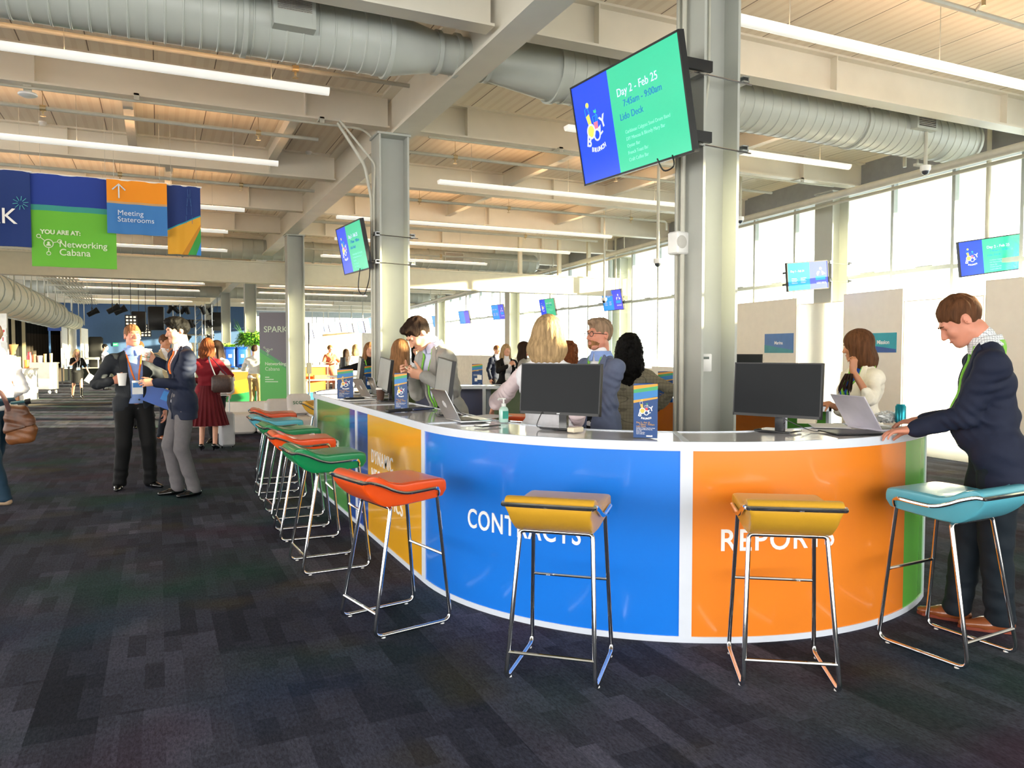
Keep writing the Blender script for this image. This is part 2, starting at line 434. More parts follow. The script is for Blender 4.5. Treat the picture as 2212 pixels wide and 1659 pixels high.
# ================================================================== COLUMNS
def column(px, d, size, ztop, label, m=None, z0=0.0, group=None, orient=0):
    c = atd(px, 700, d); x, y = c.x, c.y
    h = size / 2; tf = 0.022; w = 0.012
    P = [(-h, -h), (-h + tf, -h), (-h + tf, -w), (h - tf, -w), (h - tf, -h), (h, -h), (h, h), (h - tf, h), (h - tf, w), (-h + tf, w), (-h + tf, h), (-h, h)]
    t = empty('steel_column', (x, y, z0), 0, label, 'column', group)
    MB().prism(P, 0, ztop - z0 - 0.03).build('post', m or M_STEEL2, t)
    g = MB(); g.box((0, 0, ztop - z0 - 0.016), (size + 0.04, size + 0.02, 0.024)); g.build('cap_plate', m or M_STEEL2, t)
    if d < 30:
        g = MB(); g.box((0, 0, 0.012), (size + 0.12, size + 0.12, 0.024)); g.build('base_plate', m or M_STEEL2, t)
    return t
colA = column(1523, 5.8, 0.33, Z_DECK, 'tall grey steel column rising behind the blue and orange counter, carrying the big screen')
colB = column(845, 9.2, 0.36, Z_GIRD, 'grey steel column inside the counter ring, beside the man in the grey blazer')
colC = column(638, 16.9, 0.36, Z_GIRD, 'grey steel column beyond the counter, between the hanging banner stand and the bright booths')
column(541, 25.1, 0.36, Z_GIRD, 'grey steel column standing behind the leafy plant')
column(488, 33.1, 0.36, Z_GIRD, 'distant grey steel column to the left of the leafy plant')
column(452, 41.0, 0.4, Z_GIRD, 'farthest steel column of the middle row, near the stage lights')
colD = column(1793, 13.15, 0.38, 4.2, 'steel column at the window wall, behind the small screen above the white partitions')
column(1343, 22.0, 0.40, 4.2, 'dark steel column at the window wall, above the curly haired woman')
column(1107, 28.0, 0.42, 4.2, 'steel column at the window wall, left of the blonde woman seen from behind')
column(951, 37.0, 0.40, 4.2, 'slim distant steel column at the window wall, behind the man in the grey blazer')
def conduit(t, pts, r, label=None):
    g = MB(); g.tube(fillet(pts, 0.06), r, 8); return g.build('conduit', M_PIPE, t)
a = colA.location
for dx, dy, r in ((-0.20, 0.02, 0.018), (-0.19, 0.10, 0.012)): conduit(colA, [(dx, dy, 0.1), (dx, dy, 4.5)], r)
conduit(colA, [(-0.075, -0.05, 1.55), (-0.075, -0.05, 3.2), (-0.03, -0.05, 3.5), (-0.03, -0.05, 4.5)], 0.011)
for dy, r in ((0.08, 0.02), (-0.02, 0.014)): conduit(colB, [(-0.205, dy, 0.3), (-0.205, dy, 3.3), (-0.205 - dy, dy, 3.7), (-0.6, dy, 4.16)], r)
# controls on the near column
t = empty('wall_thermostat', (a.x - 0.075, a.y - 0.055, 1.42), rad(-35), 'small white control box with a display on the tall near column', 'thermostat')
MB().box((0, 0.015, 0.0), (0.085, 0.05, 0.13), bev=0.006).build('back_box', mat('grey_box', 'B9B9B2', 0.5), t)
MB().box((0.03, -0.03, 0.0), (0.085, 0.035, 0.13), bev=0.008).build('cover', M_WHITE, t)
MB().box((0.03, -0.049, 0.035), (0.045, 0.004, 0.018)).build('display', mat('lcd', '4C5A50', 0.3), t)
sp = atd(1466, 526, 5.75)
t = empty('wall_speaker', sp, rad(8), 'white loudspeaker mounted high on the left side of the tall near column', 'speaker')
MB().box((0.0, 0, 0), (0.13, 0.11, 0.165), bev=0.015).build('housing', M_WHITE, t)
MB().lathe([(0.001, 0), (0.048, 0), (0.05, -0.004)], (-0.02, -0.056, 0.005), 20, Matrix.Rotation(rad(90), 3, 'X')).build('grille', mat('speaker_mesh', 'C9C7C0', 0.7), t)
MB().box((0.07, 0.03, 0), (0.04, 0.04, 0.05)).build('bracket', M_PIPE, t)
def pipe_clamps(col, zs, s):
    for z in zs:
        for sy in (-1,):
            g = MB(); y = -s / 2 - 0.01
            g.tube([(-s / 2 - 0.1, y, z + 0.01), (s / 2 + 0.1, y, z - 0.01)], 0.006, 6)
            g.build('clamp_rod', M_ALU, col)
        for sx in (-1, 1):
            g = MB(); c = Vector((sx * (s / 2 + 0.035), -s / 2 + 0.03, z))
            g.box(c, (0.055, 0.12, 0.012)); g.box(c + Vector((0, 0, 0.035)), (0.055, 0.12, 0.008)); g.box(c + Vector((sx * 0.02, 0, 0.018)), (0.008, 0.12, 0.04))
            g.build('strut_clamp', M_ALU, col)
pipe_clamps(colA, (3.48, 2.98), 0.33)
pipe_clamps(colB, (2.85, 2.53), 0.36)
pipe_clamps(colD, (2.98, 2.68), 0.38)

# ================================================================== SCREENS
def emat(key, c, e=1.0):
    if key in MC: return MC[key]
    m = mat(key, c, 0.25, noise=0.02, nscale=3, emit=e); return m
S_BLUE = emat('screen_blue', '0A3FE0', 0.5); S_GREEN = emat('screen_green', '2FB98F', 0.42); S_CYAN = emat('screen_sky', '1590F2', 0.45); S_INDIGO = emat('screen_indigo', '4450DE', 0.45)
S_LAV = emat('screen_lavender_text', 'C3C9F6', 0.4); S_NAVY = emat('screen_navy_text', '1273B4', 0.35); S_YEL = emat('screen_yellow', 'D9D35A', 0.4); S_PINK = emat('screen_pink', 'F0708C', 0.4)
S_PALE = emat('screen_pale_text', '7FD3C0', 0.4)
def rect(x0, y0, x1, y1): return [(x0, y0), (x1, y0), (x1, y1), (x0, y1)]
def rot2(R, deg): return R @ Matrix.Rotation(rad(deg), 3, 'Z')
def booze_logo(parent, o, R, s, mats, th=0.002):
    """tilting drink glasses and wheels over lettering; s = overall width. mats: letters, yellow, pink, green, blue"""
    def P(x, y): return Vector(o) + R @ Vector((x * s, y * s, 0))
    g = MB()
    for ch, x, y, r, k in (('B', -0.48, -0.33, -18, 0.40), ('Z', 0.20, -0.20, 24, 0.30), ('Y', 0.33, -0.02, 14, 0.42)):
        g.text(ch, k * s, P(x, y), rot2(R, r), th, bold=0.012 * s)
    for ch, x, y, r in (('B', -0.27, -0.52, -14), ('R', -0.15, -0.555, -8), ('U', -0.03, -0.57, -3), ('N', 0.09, -0.57, 3), ('C', 0.21, -0.56, 8), ('H', 0.32, -0.535, 13)):
        g.text(ch, 0.16 * s, P(x, y), rot2(R, r), th, bold=0.008 * s)
    for cx, cy, r in ((-0.17, 0.0, 0.205), (0.09, -0.14, 0.165)):
        out = disc(cx, cy, r, 28); inn = disc(cx, cy, r - 0.05, 28)
        for i in range(28):
            j = (i + 1) % 28; g.prism([(p[0] * s, p[1] * s) for p in (out[i], out[j], inn[j], inn[i])], -th, th, o, R)
    g.build('lettering', mats[0], parent)
    g = MB(); g.prism([(x * s, y * s) for x, y in disc(-0.17, 0.0, 0.16, 24)], -th, th * 0.8, o, R)
    g.prism([(x * s, y * s) for x, y in ((-0.33, 0.42), (-0.17, 0.47), (-0.10, 0.16), (-0.24, 0.14))], -th, th * 0.7, o, R)
    g.prism([(x * s, y * s) for x, y in disc(-0.20, 0.70, 0.075, 16)], -th, th * 0.9, o, R)
    g.build('lemon_emblem', mats[1], parent)
    g = MB(); g.prism([(x * s, y * s) for x, y in ((0.0, 0.20), (0.19, 0.20), (0.17, 0.0), (0.04, -0.02))], -th, th * 0.9, o, R); g.build('red_drink_emblem', mats[2], parent)
    g = MB(); g.prism([(x * s, y * s) for x, y in ((0.13, 0.42), (0.19, 0.44), (0.17, 0.53), (0.12, 0.48))], -th, th, o, R); g.prism([(x * s, y * s) for x, y in ((0.13, 0.42), (0.07, 0.45), (0.06, 0.52), (0.11, 0.5))], -th, th, o, R); g.build('leaf_emblem', mats[3], parent)
    g = MB()
    for A, B in (((-0.34, 0.62), (-0.33, 0.42)), ((-0.34, 0.62), (-0.21, 0.66)), ((-0.21, 0.66), (-0.15, 0.46)), ((-0.01, 0.36), (0.0, 0.2)), ((-0.01, 0.36), (0.2, 0.37)), ((0.2, 0.37), (0.19, 0.2)), ((0.15, 0.42), (0.1, 0.2))):
        g.tube([P(*A), P(*B)], 0.010 * s, 5)
    g.build('glass_outline', mats[4], parent)
def tv(name, c, yaw, tilt, w, label, design, h=None, roll=0.0, group='announcement screens along the window wall', art=True, arm=0.25, hang=0.0):
    h = h or w * 0.575
    u = Vector((cos(yaw), sin(yaw), 0)); n = Vector((sin(yaw), -cos(yaw), 0)); v = Vector((0, 0, 1)) * cos(tilt) + n * sin(tilt)
    u2 = u * cos(roll) + v * sin(roll); v2 = v * cos(roll) - u * sin(roll)
    R = frame(u2, v2); c = Vector(c)
    t = empty(name, c, 0, label, 'screen', group)
    g = MB(); g.prism(rect(-w / 2, -h / 2, w / 2, h / 2), -0.045, -0.004, (0, 0, 0), R)
    b = 0.014
    for q in (rect(-w / 2, -h / 2, w / 2, -h / 2 + b), rect(-w / 2, h / 2 - b, w / 2, h / 2), rect(-w / 2, -h / 2, -w / 2 + b, h / 2), rect(w / 2 - b, -h / 2, w / 2, h / 2)):
        g.prism(q, -0.004, 0.004, (0, 0, 0), R)
    g.build('housing', M_BLACK, t)
    iw, ih = w / 2 - b, h / 2 - b
    sg = MB()
    if design == 'brunch':
        k = -0.12 * w; A, B, C_ = S_BLUE, S_GREEN, None
    else:
        k = 0.04 * w; A, B = S_CYAN, S_INDIGO
    sg.prism(rect(-iw, -ih, k, ih), -0.004, 0.0, (0, 0, 0), R); sg.cm = 1
    sg.prism(rect(k, -ih, iw, ih), -0.004, 0.0, (0, 0, 0), R)
    s = sg.build('display', [A, B], t)
    if art:
        if design == 'brunch':
            booze_logo(s, R @ Vector((-0.31 * w, 0.0, 0.001)), R, 0.21 * w, (S_LAV, S_YEL, S_PINK, S_GREEN, S_CYAN), 0.001)
            g = MB(); x0 = -0.055 * w
            g.text('Day 2 - Feb 25', 0.060 * w, R @ Vector((x0, 0.115 * w, 0.001)), R, 0.001); g.build('date_line', S_LAV, s)
            MB().text('7:45am - 9:00am', 0.050 * w, R @ Vector((x0 + 0.045 * w, 0.055 * w, 0.001)), R, 0.001).build('time_line', S_NAVY, s)
            MB().text('Lido Deck', 0.050 * w, R @ Vector((x0, -0.01 * w, 0.001)), R, 0.001).build('place_line', S_NAVY, s)
            if w > 1.2 or True:
                for i, l in enumerate(('Caribbean Calypso Steel Drum Band', 'DIY Mimosa & Bloody Mary Bar', 'Oyster Bar', 'French Toast Bar', 'Craft Coffee Bar')):
                    MB().text(l, 0.026 * w, R @ Vector((x0 + 0.03 * w, (-0.085 - 0.037 * i) * w, 0.001)), R, 0.0008).build('programme_line', S_PALE, s)
        else:
            g = MB(); g.text('Day 1 - Feb 24', 0.055 * w, R @ Vector((-0.42 * w, 0.09 * w, 0.001)), R, 0.001)
            g.text('LIDO DECK', 0.045 * w, R @ Vector((0.2 * w, -0.17 * w, 0.001)), R, 0.001, bold=0.001 * w)
            for i in range(4): g.prism(rect(-0.4 * w, (-0.04 - 0.03 * i) * w, (-0.28 + 0.02 * (i % 2)) * w, (-0.032 - 0.03 * i) * w), 0, 0.001, (0, 0, 0), R); g.prism(rect(-0.18 * w, (-0.04 - 0.03 * i) * w, (-0.05 - 0.02 * (i % 2)) * w, (-0.032 - 0.03 * i) * w), 0, 0.001, (0, 0, 0), R)
            g.prism([(x * w, y * w) for x, y in disc(0.26, 0.03, 0.05, 14, 60, 240)], 0, 0.001, (0, 0, 0), R); g.prism([(x * w, y * w) for x, y in disc(0.31, 0.13, 0.03, 12)], 0, 0.001, (0, 0, 0), R); g.prism([(x * w, y * w) for x, y in ((0.33, 0.09), (0.43, 0.02), (0.34, 0.0))], 0, 0.001, (0, 0, 0), R)
            g.build('lettering', S_LAV, s)
            g = MB(); g.prism(rect(0.18 * w, -0.10 * w, 0.42 * w, -0.02 * w), 0, 0.001, (0, 0, 0), R); g.build('water_emblem', S_CYAN, s)
    g = MB()
    for z in (0.12 * w, -0.12 * w):
        g.prism(rect(-0.2 * w, z - 0.02, 0.2 * w, z + 0.02), -0.07, -0.045, (0, 0, 0), R)
    g.box(-n * (0.1 + arm / 2), (0.05, 0.05, 0.30), None)
    for z in (0.1, -0.1): g.tube([R @ Vector((0.0, z, -0.06)), -n * (0.08 + arm) + Vector((0, 0, z))], 0.016, 6)
    g.build('wall_bracket', M_BLACK, t)
    if hang:
        g = MB(); g.cyl(-n * 0.10, -n * 0.10 + Vector((0, 0, Z_DECK - c.z)), 0.03, 8); g.build('ceiling_pole', M_PIPE, t)
    return t
t = tv('announcement_screen', (3.148, 4.828, 3.224), -1.543, 0.201, 1.36, 'large tilted blue and green brunch announcement screen hung on the near column', 'brunch', 0.78, -0.026, None, True, 0.30)
g = MB(); g.tube(smoothpath([(0.03, -0.35, -0.38), (0.05, -0.40, -0.47), (0.06, -0.50, -0.46), (0.07, -0.47, -0.38)], 5), 0.006, 6); g.build('cable', M_BLACK, t)
for z, o in ((0.245, 0.0), (-0.245, 0.0)):
    g = MB(); g.box((0.31, -0.44, z + 0.03), (0.22, 0.03, 0.075)); g.build('strut_arm', M_BLACK, t)
t = tv('announcement_screen', (2.16, 9.34, 2.76), -1.508, 0.197, 1.02, 'blue and green screen hung on the column left of the man in the grey blazer', 'brunch', 0.585, -0.011, None, True, 0.02)
g = MB(); g.tube(smoothpath([(0.05, -0.2, -0.26), (0.04, -0.15, -0.5), (0.07, -0.3, -0.58), (0.1, -0.42, -0.42), (0.12, -0.4, -0.25)], 6), 0.006, 6); g.build('cable', M_BLACK, t)
t = tv('announcement_screen', (9.65, 9.39, 2.74), -0.113, 0.021, 0.81, 'screen reading Day 1 in two blues, hung above the white partition beside the window', 'deck', None, 0.096, None, True, 0.55)
for z in (0.12, -0.12): MB().tube([(0.1, 0.07, z), (0.59, 0.24, z)], 0.018, 8).build('strut_arm', M_BLACK, t)
tv('announcement_screen', (10.31, 6.80, 2.812), -0.493, 0.06, 0.84, 'blue and green announcement screen at the far right, hung from a pole', 'brunch', None, 0.138, None, True, 0.05, 1.8)
TVL = [((11.3, 17.96, 2.91), 'deck', -1.56, 'nearest of the distant blue screens, fixed to the dark window column above the glasses man', 0.3),
       ((11.35, 21.9, 2.92), 'brunch', -1.548, 'distant blue and green screen hanging below the low beam above the blonde woman', 0.1),
       ((11.6, 26.4, 2.99), 'deck', -1.5, 'distant blue screen fixed to the window column left of the blonde woman', 0.2),
       ((12.1, 31.2, 3.0), 'deck', -1.47, 'pale blue distant screen hanging to the right of the bowed man in the grey blazer', 0.1),
       ((12.6, 36.3, 3.02), 'deck', -1.5, 'distant screen on the slim column directly behind the bowed man', 0.1)]
for c, dsg, yw, lb, arm in TVL:
    sc = c[1] / 20; tv('announcement_screen', c, yw, 0.2, 0.98, lb, dsg, None, 0, 'announcement screens along the window wall', c[1] < 30, arm, 1.0)
for i, (px, py) in enumerate([(806, 696), (780, 704), (756, 708), (730, 705), (706, 710), (696, 714), (672, 719)]):
    c = atd(px, py + 3, 40 + 2.6 * i); 
    tv('announcement_screen', c, -1.5, 0.2, 1.15, ['largest, palest of the row of tiny distant screens, nearest the man with the lanyard', 'second tiny distant screen, counted from the near end of the row', 'third tiny distant screen, above the peach partition', 'fourth tiny distant screen, above the peach partition', 'fifth tiny distant screen, near the left end of the peach partition', 'sixth tiny distant screen in the row above the booths', 'last tiny distant screen of the row, beside the far pole'][i], 'deck', None, 0, 'announcement screens along the window wall', False, 0.1, 1.2)

# ================================================================== DUCTS, LAMPS, PIPES
def duct_body(a, b, prof, n=28, seam=0.13):
    """round duct from a to b; prof = [(t metres, radius)], spiral seams stand proud"""
    a = Vector(a); b = Vector(b); d = (b - a).normalized(); R = frame(d.orthogonal(), d.cross(d.orthogonal())) 
    if (R @ Vector((0, 0, 1))).dot(d) < 0: R = frame(d.cross(d.orthogonal()), d.orthogonal())
    P = []; 
    for i in range(len(prof) - 1):
        (t0, r0, sm), (t1, r1, _) = prof[i], prof[i + 1]
        if sm:
            k = int((t1 - t0) / seam)
            for j in range(k):
                t = t0 + j * seam
                P += [(r0, t), (r0, t + seam * 0.86), (r0 + 0.007, t + seam * 0.9), (r0 + 0.007, t + seam * 0.97)]
            P.append((r1, t1))
        else: P += [(r0, t0), (r1, t1)]
    return MB().lathe(P, a, n, R, caps=True)
def ring(c, axis, r, w=0.02, name='duct_flange', parent=None, n=28):
    axis = Vector(axis).normalized(); R = frame(axis.orthogonal(), axis.cross(axis.orthogonal()))
    return MB().lathe([(r, -w), (r + 0.022, -w), (r + 0.022, w), (r, w)], c, n, R, caps=False)
def diffuser(t, c, size, face, grille='square', down=0.0):
    """boxy air outlet; face = outward direction of the grille"""
    f = Vector(face).normalized(); R = frame(Vector((f.y, -f.x, 0)) * -1, (0, 0, 1)); sx_, sy_, sz_ = size
    g = MB(); hx, hy = sx_ / 2, sy_ / 2; tk = 0.012
    for q in (rect(-hx, -hy, hx, -hy + tk), rect(-hx, hy - tk, hx, hy), rect(-hx, -hy + tk, -hx + tk, hy - tk), rect(hx - tk, -hy + tk, hx, hy - tk)): g.prism(q, -sz_, -0.001, c, R)
    for q in (rect(-hx, -hy, hx, -hy + 0.03), rect(-hx, hy - 0.03, hx, hy), rect(-hx, -hy + 0.03, -hx + 0.03, hy - 0.03), rect(hx - 0.03, -hy + 0.03, hx, hy - 0.03)): g.prism(q, 0, 0.006, c, R)
    if grille == 'square': g.prism(rect(-hx + 0.028, -hy + 0.028, hx - 0.028, -hy + 0.12), -0.002, 0.004, c, R)
    o = g.build('air_outlet', M_DUCT, t)
    g = MB(); n = 12
    lo_ = 0.11 if grille == 'square' else 0.03
    for i in range(1, n):
        y = -hy + lo_ + (sy_ - lo_ - 0.03) * i / n; g.prism(rect(-hx + 0.02, y - 0.004, hx - 0.02, y + 0.004), -0.02, 0.002, c, R)
        if grille == 'square': x = -hx + 0.03 + (sx_ - 0.06) * i / n; g.prism(rect(x - 0.003, -hy + 0.02, x + 0.003, hy - 0.02), -0.02, 0.002, c, R)
    g.build('grille', mat('pale_grille', 'C8C4B8', 0.5), o)
    g = MB(); g.prism(rect(-hx + 0.02, -hy + 0.02, hx - 0.02, hy - 0.02), -0.07, -0.06, c, R); g.build('shadow_box', mat('outlet_shade', '6E6A60', 0.8), o)  # darker plate stands in for the shade inside the outlet
DY, DZ = 6.78, 4.24
t = empty('air_duct', (-9, DY, DZ), 0, 'long round ribbed air duct crossing the hall under the ceiling, tapering at the main girder', 'air duct')
X = lambda px, py: onz(px, py, DZ).x + 9
x1, x2, x3, x4 = X(830, 98), X(942, 113), X(1048, 132), X(1190, 158); xe = X(2052, 322)
RW, RN = 0.275, 0.175
duct_body((0, 0, 0), (1, 0, 0), [(0.0, RW, 1), (x1, RW, 0), (x2, RN, 0), (x3, RN, 0), (x4, RW, 1), (xe - 0.14, RW, 0), (xe - 0.05, RW * 0.9, 0), (xe, RW * 0.6, 0)]).build('duct_pipe', M_DUCT, t)
for xx, r in ((X(520, 60), RW), (x1, RW), (x2, RN), (X(985, 118), RN), (x3, RN), (x4, RW), (X(1795, 283), RW), (xe - 0.14, RW)): ring((xx, 0, 0), (1, 0, 0), r).build('duct_flange', M_DUCT, t)
for px, py, w_ in ((630, 40, 0.33), (1952, 285, 0.36)):
    xx = X(px, py); diffuser(t, Vector((xx, -0.36, 0.02 if px < 1000 else 0.10)), (w_, 0.30, 0.30), (0, -1, 0), 'square' if px < 1000 else 'slat')
for px in (200, 560, 1300, 1640, 1990): 
    g = MB(); xx = X(px, 20 + (px - 300) * 0.16); g.tube([(xx, -0.1, RW - 0.03), (xx, -0.1, 0.37)], 0.008, 5); g.build('hanger_rod', M_PIPE, t)
for nm, yy, x0, x1_, lb in (('air_duct', 21.5, -6, 10.75, 'second round duct crossing the hall above the low beam, farther from the viewer'), ('air_duct', 37.3, -5, 12.6, 'third round duct, far back near the stage')):
    t = empty(nm, (x0, yy, 4.22), 0, lb, 'air duct', None)
    duct_body((0, 0, 0), (1, 0, 0), [(0.0, 0.27, 1), (x1_ - x0 - 0.1, 0.27, 0), (x1_ - x0, 0.2, 0)], 20, 0.26).build('duct_pipe', M_DUCT, t)
    for k in range(1, 5): ring((k * 3.3, 0, 0), (1, 0, 0), 0.27).build('duct_flange', M_DUCT, t)
    for k in (6.2, 13.9): diffuser(t, Vector((k, -0.36, 0.05)), (0.6, 0.26, 0.3), (0, -1, 0), 'slat')
t = empty('air_duct', (-4.0, 9, 3.06), 0, 'very large pale duct running away along the left side of the hall', 'air duct')
duct_body((0, 0, 0), (0, 1, 0), [(0, 0.54, 0), (29, 0.54, 0), (30, 0.38, 0), (38, 0.38, 0)], 24).build('duct_pipe', mat('cream_duct', 'D2CDB8', 0.45), t)
for k in range(0, 31): ring((0, k * 1.25, 0), (0, 1, 0), 0.54 if k < 24 else 0.38, 0.03, n=24).build('duct_flange', M_DUCT, t)
for k in range(3, 13): g = MB(); g.tube([(-0.0, k * 3, 0.52), (0, k * 3, 1.5)], 0.02, 5); g.tube([(0.57, k * 3, -0.2), (0.57, k * 3, 1.5)], 0.02, 5); g.build('hanger_rod', M_PIPE, t)
# conduit rack
t = empty('conduit_rack', (-3.1, 20, 3.9), 0, 'bundle of parallel conduits on cross hangers beside the large left duct', 'conduit rack')
for k in range(9):
    g = MB(); g.tube([(k * 0.10 + 0.0, 0, 0), (k * 0.10 - 0.5, 24, 0)], 0.025, 6); g.build('conduit', mat('conduit_metal', 'C9C3AC', 0.4, 0.3), t)
for k in range(9):
    g = MB(); g.box((0.38 - k * 0.06, k * 2.7 + 0.6, -0.05), (1.2, 0.06, 0.05)); g.tube([(-0.15 - k * 0.06, k * 2.7 + 0.6, -0.05), (-0.15 - k * 0.06, k * 2.7 + 0.6, 0.66)], 0.012, 5); g.tube([(0.92 - k * 0.06, k * 2.7 + 0.6, -0.05), (0.92 - k * 0.06, k * 2.7 + 0.6, 0.66)], 0.012, 5); g.build('cross_hanger', M_PIPE, t)

# linear pendants: half round white bodies with a warm uplight slot
def pendant(x0, x1, y, label, z=4.02, r=0.048):
    L_ = x1 - x0
    t = empty('linear_pendant_lamp', (x0, y, z), 0, label, 'lamp', 'linear pendant lamps under the ceiling')
    prof = [(r * 1.15 * cos(rad(a)), r * 1.3 * sin(rad(a)) + r * 0.4) for a in range(180, 361, 15)]
    R = Matrix(((0, 0, 1), (1, 0, 0), (0, 1, 0)))
    MB().prism(prof, 0, L_, (0, 0, 0), R, True).build('diffuser', M_TUBE, t)
    MB().box((L_ / 2, 0, r * 0.42), (L_ - 0.1, 0.04, 0.012)).build('uplight_strip', M_UP, t)
    for k in (0.12, 0.5, 0.88): MB().tube([(L_ * k, 0, r * 0.4), (L_ * k, 0, Z_DECK - z)], 0.0035, 4).build('suspension_wire', M_PIPE, t)
    return t
PEND = [(4.66, 4.0, 8.6, 'pendant lamp nearest the viewer, over the upper right corner'),
        (7.58, -2.9, onz(716, 188, 4.02).x, 'pendant lamp at the upper left, just below the ribbed duct'),
        (7.66, 4.2, onz(1855, 354, 4.02).x, 'pendant lamp behind the big screen, ending right of the near column'),
        (10.72, -3.2, onz(604, 347, 4.02).x, 'pendant lamp over the hanging banners'),
        (10.85, onz(958, 385, 4.02).x, onz(1465, 440, 4.02).x + 0.1, 'pendant lamp behind the column, left of the big screen'),
        (14.45, -3.0, onz(536, 440, 4.02).x, 'pendant lamp ending right beside the navy banner'),
        (14.45, onz(882, 480, 4.02).x - 1.4, onz(1341, 506, 4.02).x, 'pendant lamp in the third row, right of the column'),
        (17.2, -3.0, onz(490, 504, 4.02).x, 'short looking pendant lamp below the navy banner'),
        (17.2, 3.6, onz(1192, 555, 4.02).x, 'pendant lamp just above the second duct')]
yy = 20.4
while yy < 45:
    PEND.append((yy, -3.2, 1.6, 'small distant pendant lamp beyond the low beam on the left side of the girder'))
    PEND.append((yy, 3.9, 8.6, 'small distant pendant lamp beyond the low beam on the right side of the girder'))
    yy += 3.3 + (yy - 20) * 0.03
for y, x0, x1_, lb in PEND: pendant(x0, x1_, y, lb)

# sprinkler and conduit runs
def pipe_run(name, pts, r, label, heads=(), cat='pipe', z_up=None, group=None, m=None):
    p0 = Vector(pts[0]); t = empty(name, p0, 0, label, cat, group)
    MB().tube([Vector(p) - p0 for p in fillet(pts, 0.12, 5)], r, 8).build('pipe', m or M_PIPE, t)
    for h in heads:
        h = Vector(h) - p0
        g = MB(); g.tube([h, h + Vector((0, 0, -0.07))], 0.012, 6); g.lathe([(0.01, 0), (0.03, -0.004), (0.03, -0.008), (0.008, -0.01)], h + Vector((0, 0, -0.085)), 10); g.lathe([(r + 0.006, -0.03), (r + 0.012, -0.03), (r + 0.012, 0.03), (r + 0.006, 0.03)], h, 10, Matrix.Rotation(rad(90), 3, 'Y'), caps=False)
        g.tube([h + Vector((0, 0, 0)), Vector((h.x, h.y, Z_DECK - p0.z))], 0.004, 4)
        g.build('sprinkler_head', mat('brass_head', 'C9B48A', 0.35, 0.6), t)
    return t
SP = 'sprinkler pipes under the ceiling'
pipe_run('sprinkler_pipe', [(-7, 10.3, 4.28), (1.95, 10.3, 4.28)], 0.024, 'sprinkler pipe crossing at the upper left between two cross beams', [(-2.6, 10.3, 4.28), (-1.15, 10.3, 4.28), (1.2, 10.3, 4.28)], group=SP)
pipe_run('sprinkler_pipe', [(-7, 7.9, 4.3), (2.45, 7.9, 4.3)], 0.022, 'sprinkler pipe just behind the upper left pendant lamp', [(-2.5, 7.9, 4.3), (1.28, 7.9, 4.3)], group=SP)
pipe_run('sprinkler_pipe', [(3.0, 7.6, 4.36), (9.6, 7.6, 4.36), (9.6, 7.6, 4.1)], 0.024, 'sprinkler pipe passing behind the big screen', [(4.1, 7.6, 4.36), (6.6, 7.6, 4.36), (8.9, 7.6, 4.36)], group=SP)
pipe_run('sprinkler_pipe', [(2.9, 10.4, 4.28), (9.8, 10.4, 4.28)], 0.024, 'sprinkler pipe right of the column, above the second pendant row', [(3.9, 10.4, 4.28), (6.6, 10.4, 4.28)], group=SP)
pipe_run('sprinkler_pipe', [(2.9, 13.6, 4.28), (9.9, 13.6, 4.28), (9.9, 13.6, 4.1)], 0.026, 'sprinkler pipe above the third pendant row, right of the column', [(4.4, 13.6, 4.28), (6.2, 13.6, 4.28), (9.0, 13.6, 4.28)], group=SP)
pipe_run('sprinkler_pipe', [(-6, 13.6, 4.28), (2.5, 13.6, 4.28)], 0.026, 'sprinkler pipe right of the navy banner', [(-0.5, 13.6, 4.28), (1.3, 13.6, 4.28)], group=SP)
pipe_run('sprinkler_pipe', [(2.9, 16.6, 4.26), (10.0, 16.6, 4.26)], 0.03, 'sprinkler pipe above the second duct', [(5.0, 16.6, 4.26), (8.0, 16.6, 4.26)], group=SP)
pipe_run('sprinkler_pipe', [(2.9, 19.8, 4.1), (10.0, 19.8, 4.1), (10.0, 19.8, 4.3)], 0.03, 'sprinkler pipe in front of the second duct, above the low beam', [(5.0, 19.8, 4.1), (7.0, 19.8, 4.1)], group=SP)
pipe_run('sprinkler_pipe', [tuple(onz(1985, -8, 4.35)), tuple(onz(2300, 84, 4.35))], 0.026, 'thick sprinkler pipe cutting the upper right corner', [], group=SP)
p = onz(2105, 27, 4.35)
t = pipe_run('sprinkler_branch', [tuple(p), tuple(p + Vector((-0.12, -0.16, 0.02)))], 0.012, 'short sprinkler branch with a head at the upper right corner', [], 'pipe')
g = MB(); q = Vector((-0.12, -0.16, 0.02)); g.tube([q + Vector((0, 0, 0.05)), q - Vector((0, 0, 0.05))], 0.016, 8); g.lathe([(0.028, 0), (0.028, 0.004)], q + Vector((0, 0, 0.06)), 10); g.build('sprinkler_head', mat('brass_head', 'C9B48A', 0.35, 0.6), t)
# conduit strapped under the flanges of the second cross beam
for y, xa, xb, lb in ((9.2, -6.5, 2.3, 'thin conduit strapped under the cross beam at the upper left'), (9.2, 3.1, 9.6, 'thin conduit strapped under the cross beam behind the big screen')):
    t = pipe_run('conduit_run', [(xa, y, 4.17), (xb, y, 4.17), (xb + 0.35, y - 0.02, 3.75 if xb < 3 else 4.17)], 0.014, lb, [], 'pipe', group=None)
    for k in range(4):
        g = MB(); x = (xb - xa) * (0.28 + 0.22 * k); g.box((x, 0.03, 0.045), (0.05, 0.26, 0.02)); g.box((x, -0.09, 0.02), (0.05, 0.02, 0.07)); g.build('beam_clamp', M_PIPE, t)
